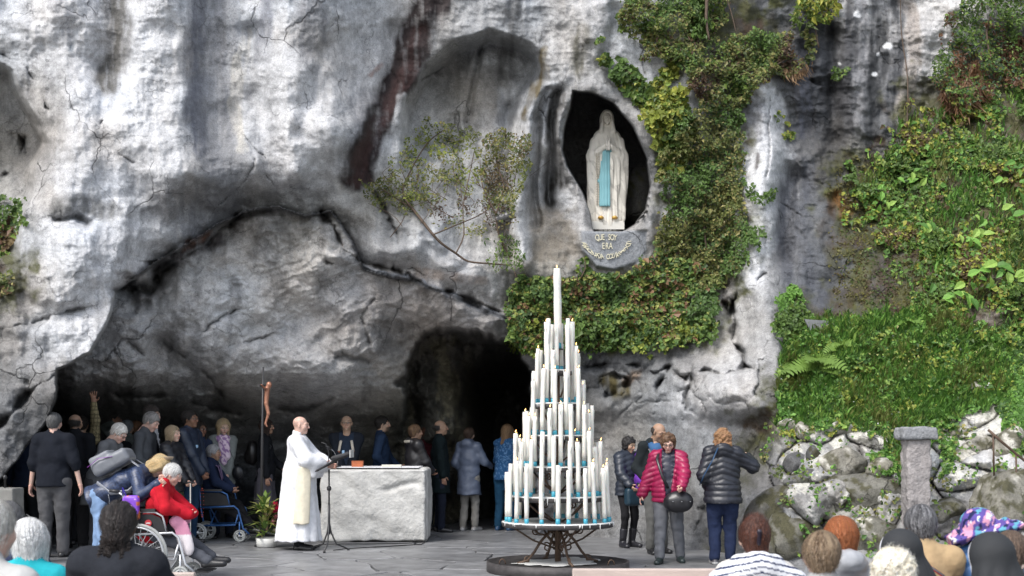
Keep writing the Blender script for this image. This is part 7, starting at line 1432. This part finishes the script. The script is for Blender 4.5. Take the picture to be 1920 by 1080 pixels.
sit(1541, 6.1, 1006, 'man with short light brown hair in front of the copper haired woman', skin='pink', hair=('short', (.15,.095,.055)), hair2=(.27,.20,.13), top=dict(col=(.3,.3,.3)))
sit(1677, 5.5, 1035, 'person with fluffy pale blonde hair in the front row', sex='f', skin='pink', hair=('curly', (.72,.66,.54)), top=dict(col=(.4,.35,.3)))
vl = mat('veil_cloth', vc=True, rough=.8, var=.06, nscale=10, bump=.2, bscale=20)
def nun(u, Y, top_v, label, yaw, drape):
    q = sit(u, Y, top_v, label, yaw=yaw, sex='f', skin='pink', hair=None, top=dict(kind='habit', col=(.02,.02,.022)))
    s = SDF(.009); s.ell((0,.012,.038), (.100,.118,.102), k=.02); s.cap((0,.03,.0), (drape * .10,.09,-.34), .104, .17, k=.05, sc=(1.15,.8,1)); s.ell((0,-.10,-.02), (.062,.10,.105), k=.01, op='s'); s.disp = lambda x, y, z: -.010 * np.abs(np.sin(np.arctan2(x, y) * 5 + z * 4)) * sstep(.02, -.1, z); s.plane((0,-.055,0), (0,-1,.0)); V, Q = s.build(); link('veil', Parts().add(q['H'](V), Q, np.array((.022,.024,.027))).mesh('veil'), vl, q['root'])
    s = SDF(.009); s.ell((0,.004,.030), (.098,.112,.100), k=.02); s.cap((0,.0,.0), (0,.0,-.12), .094, .085, k=.03); s.ell((0,-.09,-.02), (.064,.10,.10), k=.01, op='s'); s.plane((0,-.105,0), (0,-1,0)); s.plane((0,-.040,0), (0,1,0)); V, Q = s.build(); link('white_band', Parts().add(q['H'](V), Q, np.array((.70,.71,.76))).mesh('white_band'), vl, q['root']); return q
nun(1692, 6.5, 1001, 'nun in black veil with white band in front of the man in tan', 212, -.6)
nun(1862, 6.0, 1008, 'nun in black veil with white band at the bottom right corner', 206, -.4)
q_ = sit(1727, 7.4, 955, 'man with grey streaked black hair in tan jacket', skin='tan', build=1.2, hair=('short', (.055,.055,.06)), hair2=(.22,.22,.23), top=dict(kind='jacket', col=(.42,.30,.17), mat='cotton', t=.03))
cb = empty('camera_strap', q_['root'].location, q_['root'].rotation_euler.z); tag(cb, 'wide red edged grey camera strap across the tan jacket', 'strap'); strap('band', cb, [q_['pt'](.05,.16,.50), q_['pt'](-.06,.20,.42), q_['pt'](-.17,.19,.33), q_['pt'](-.24,.14,.26)], .038, (.42,.02,.04), nyl_m, .25); strap('pad', cb, [q_['pt'](.05,.172,.50), q_['pt'](-.06,.214,.42), q_['pt'](-.17,.204,.33), q_['pt'](-.24,.152,.26)], .028, (.06,.06,.065), nyl_m, .25)
q_ = sit(1838, 7.5, 962, 'person wearing a violet flowered sun hat and blue jacket', sex='f', skin='fair', hair=('bob', (.05,.03,.02)), top=dict(kind='jacket', col=(.06,.15,.33), mat='nylon', quilt=.08, t=.03))
s = SDF(.008); s.ell((0,.015,.065), (.108,.122,.085), k=.01); s.cap((0,.012,.035), (0,.012,.02), .112, .195, k=.02, sc=(1,1.05,.30)); s.disp = lambda x, y, z: .028 * np.sin(np.arctan2(x, y) * 3 + 1) * sstep(.11, .19, np.hypot(x, y)); s.ell((0,0,-.05), (.10,.11,.09), k=.01, op='s'); V, Q = s.build()
f_ = n3(V[:, 0] * 22, V[:, 1] * 22, V[:, 2] * 22, 5, 2); g_2 = n3(V[:, 0] * 30 + 9, V[:, 1] * 30, V[:, 2] * 30, 8, 2); cc = np.tile(np.array((.10,.07,.27), np.float32), (len(V), 1)); cc[f_ > .25] = (.60,.30,.42); cc[g_2 > .27] = (.62,.62,.66); cc[(f_ < -.33)] = (.10,.30,.40); cc[g_2 < -.36] = (.015,.02,.07)
ht = empty('sun_hat', q_['root'].location, q_['root'].rotation_euler.z); tag(ht, 'violet sun hat printed with pink and white flowers at lower right', 'hat'); Hh = q_['H']; tilt = rotm(R(-6), R(16), 0); link('hat', Parts().add(Hh(V @ tilt.T), Q, cc).mesh('hat'), cot_m, ht)
sit(1896, 7.0, 1002, 'person with medium brown hair behind the right hand nun', sex='f', skin='fair', hair=('short', (.11,.075,.055)), top=dict(col=(.10,.12,.16)))
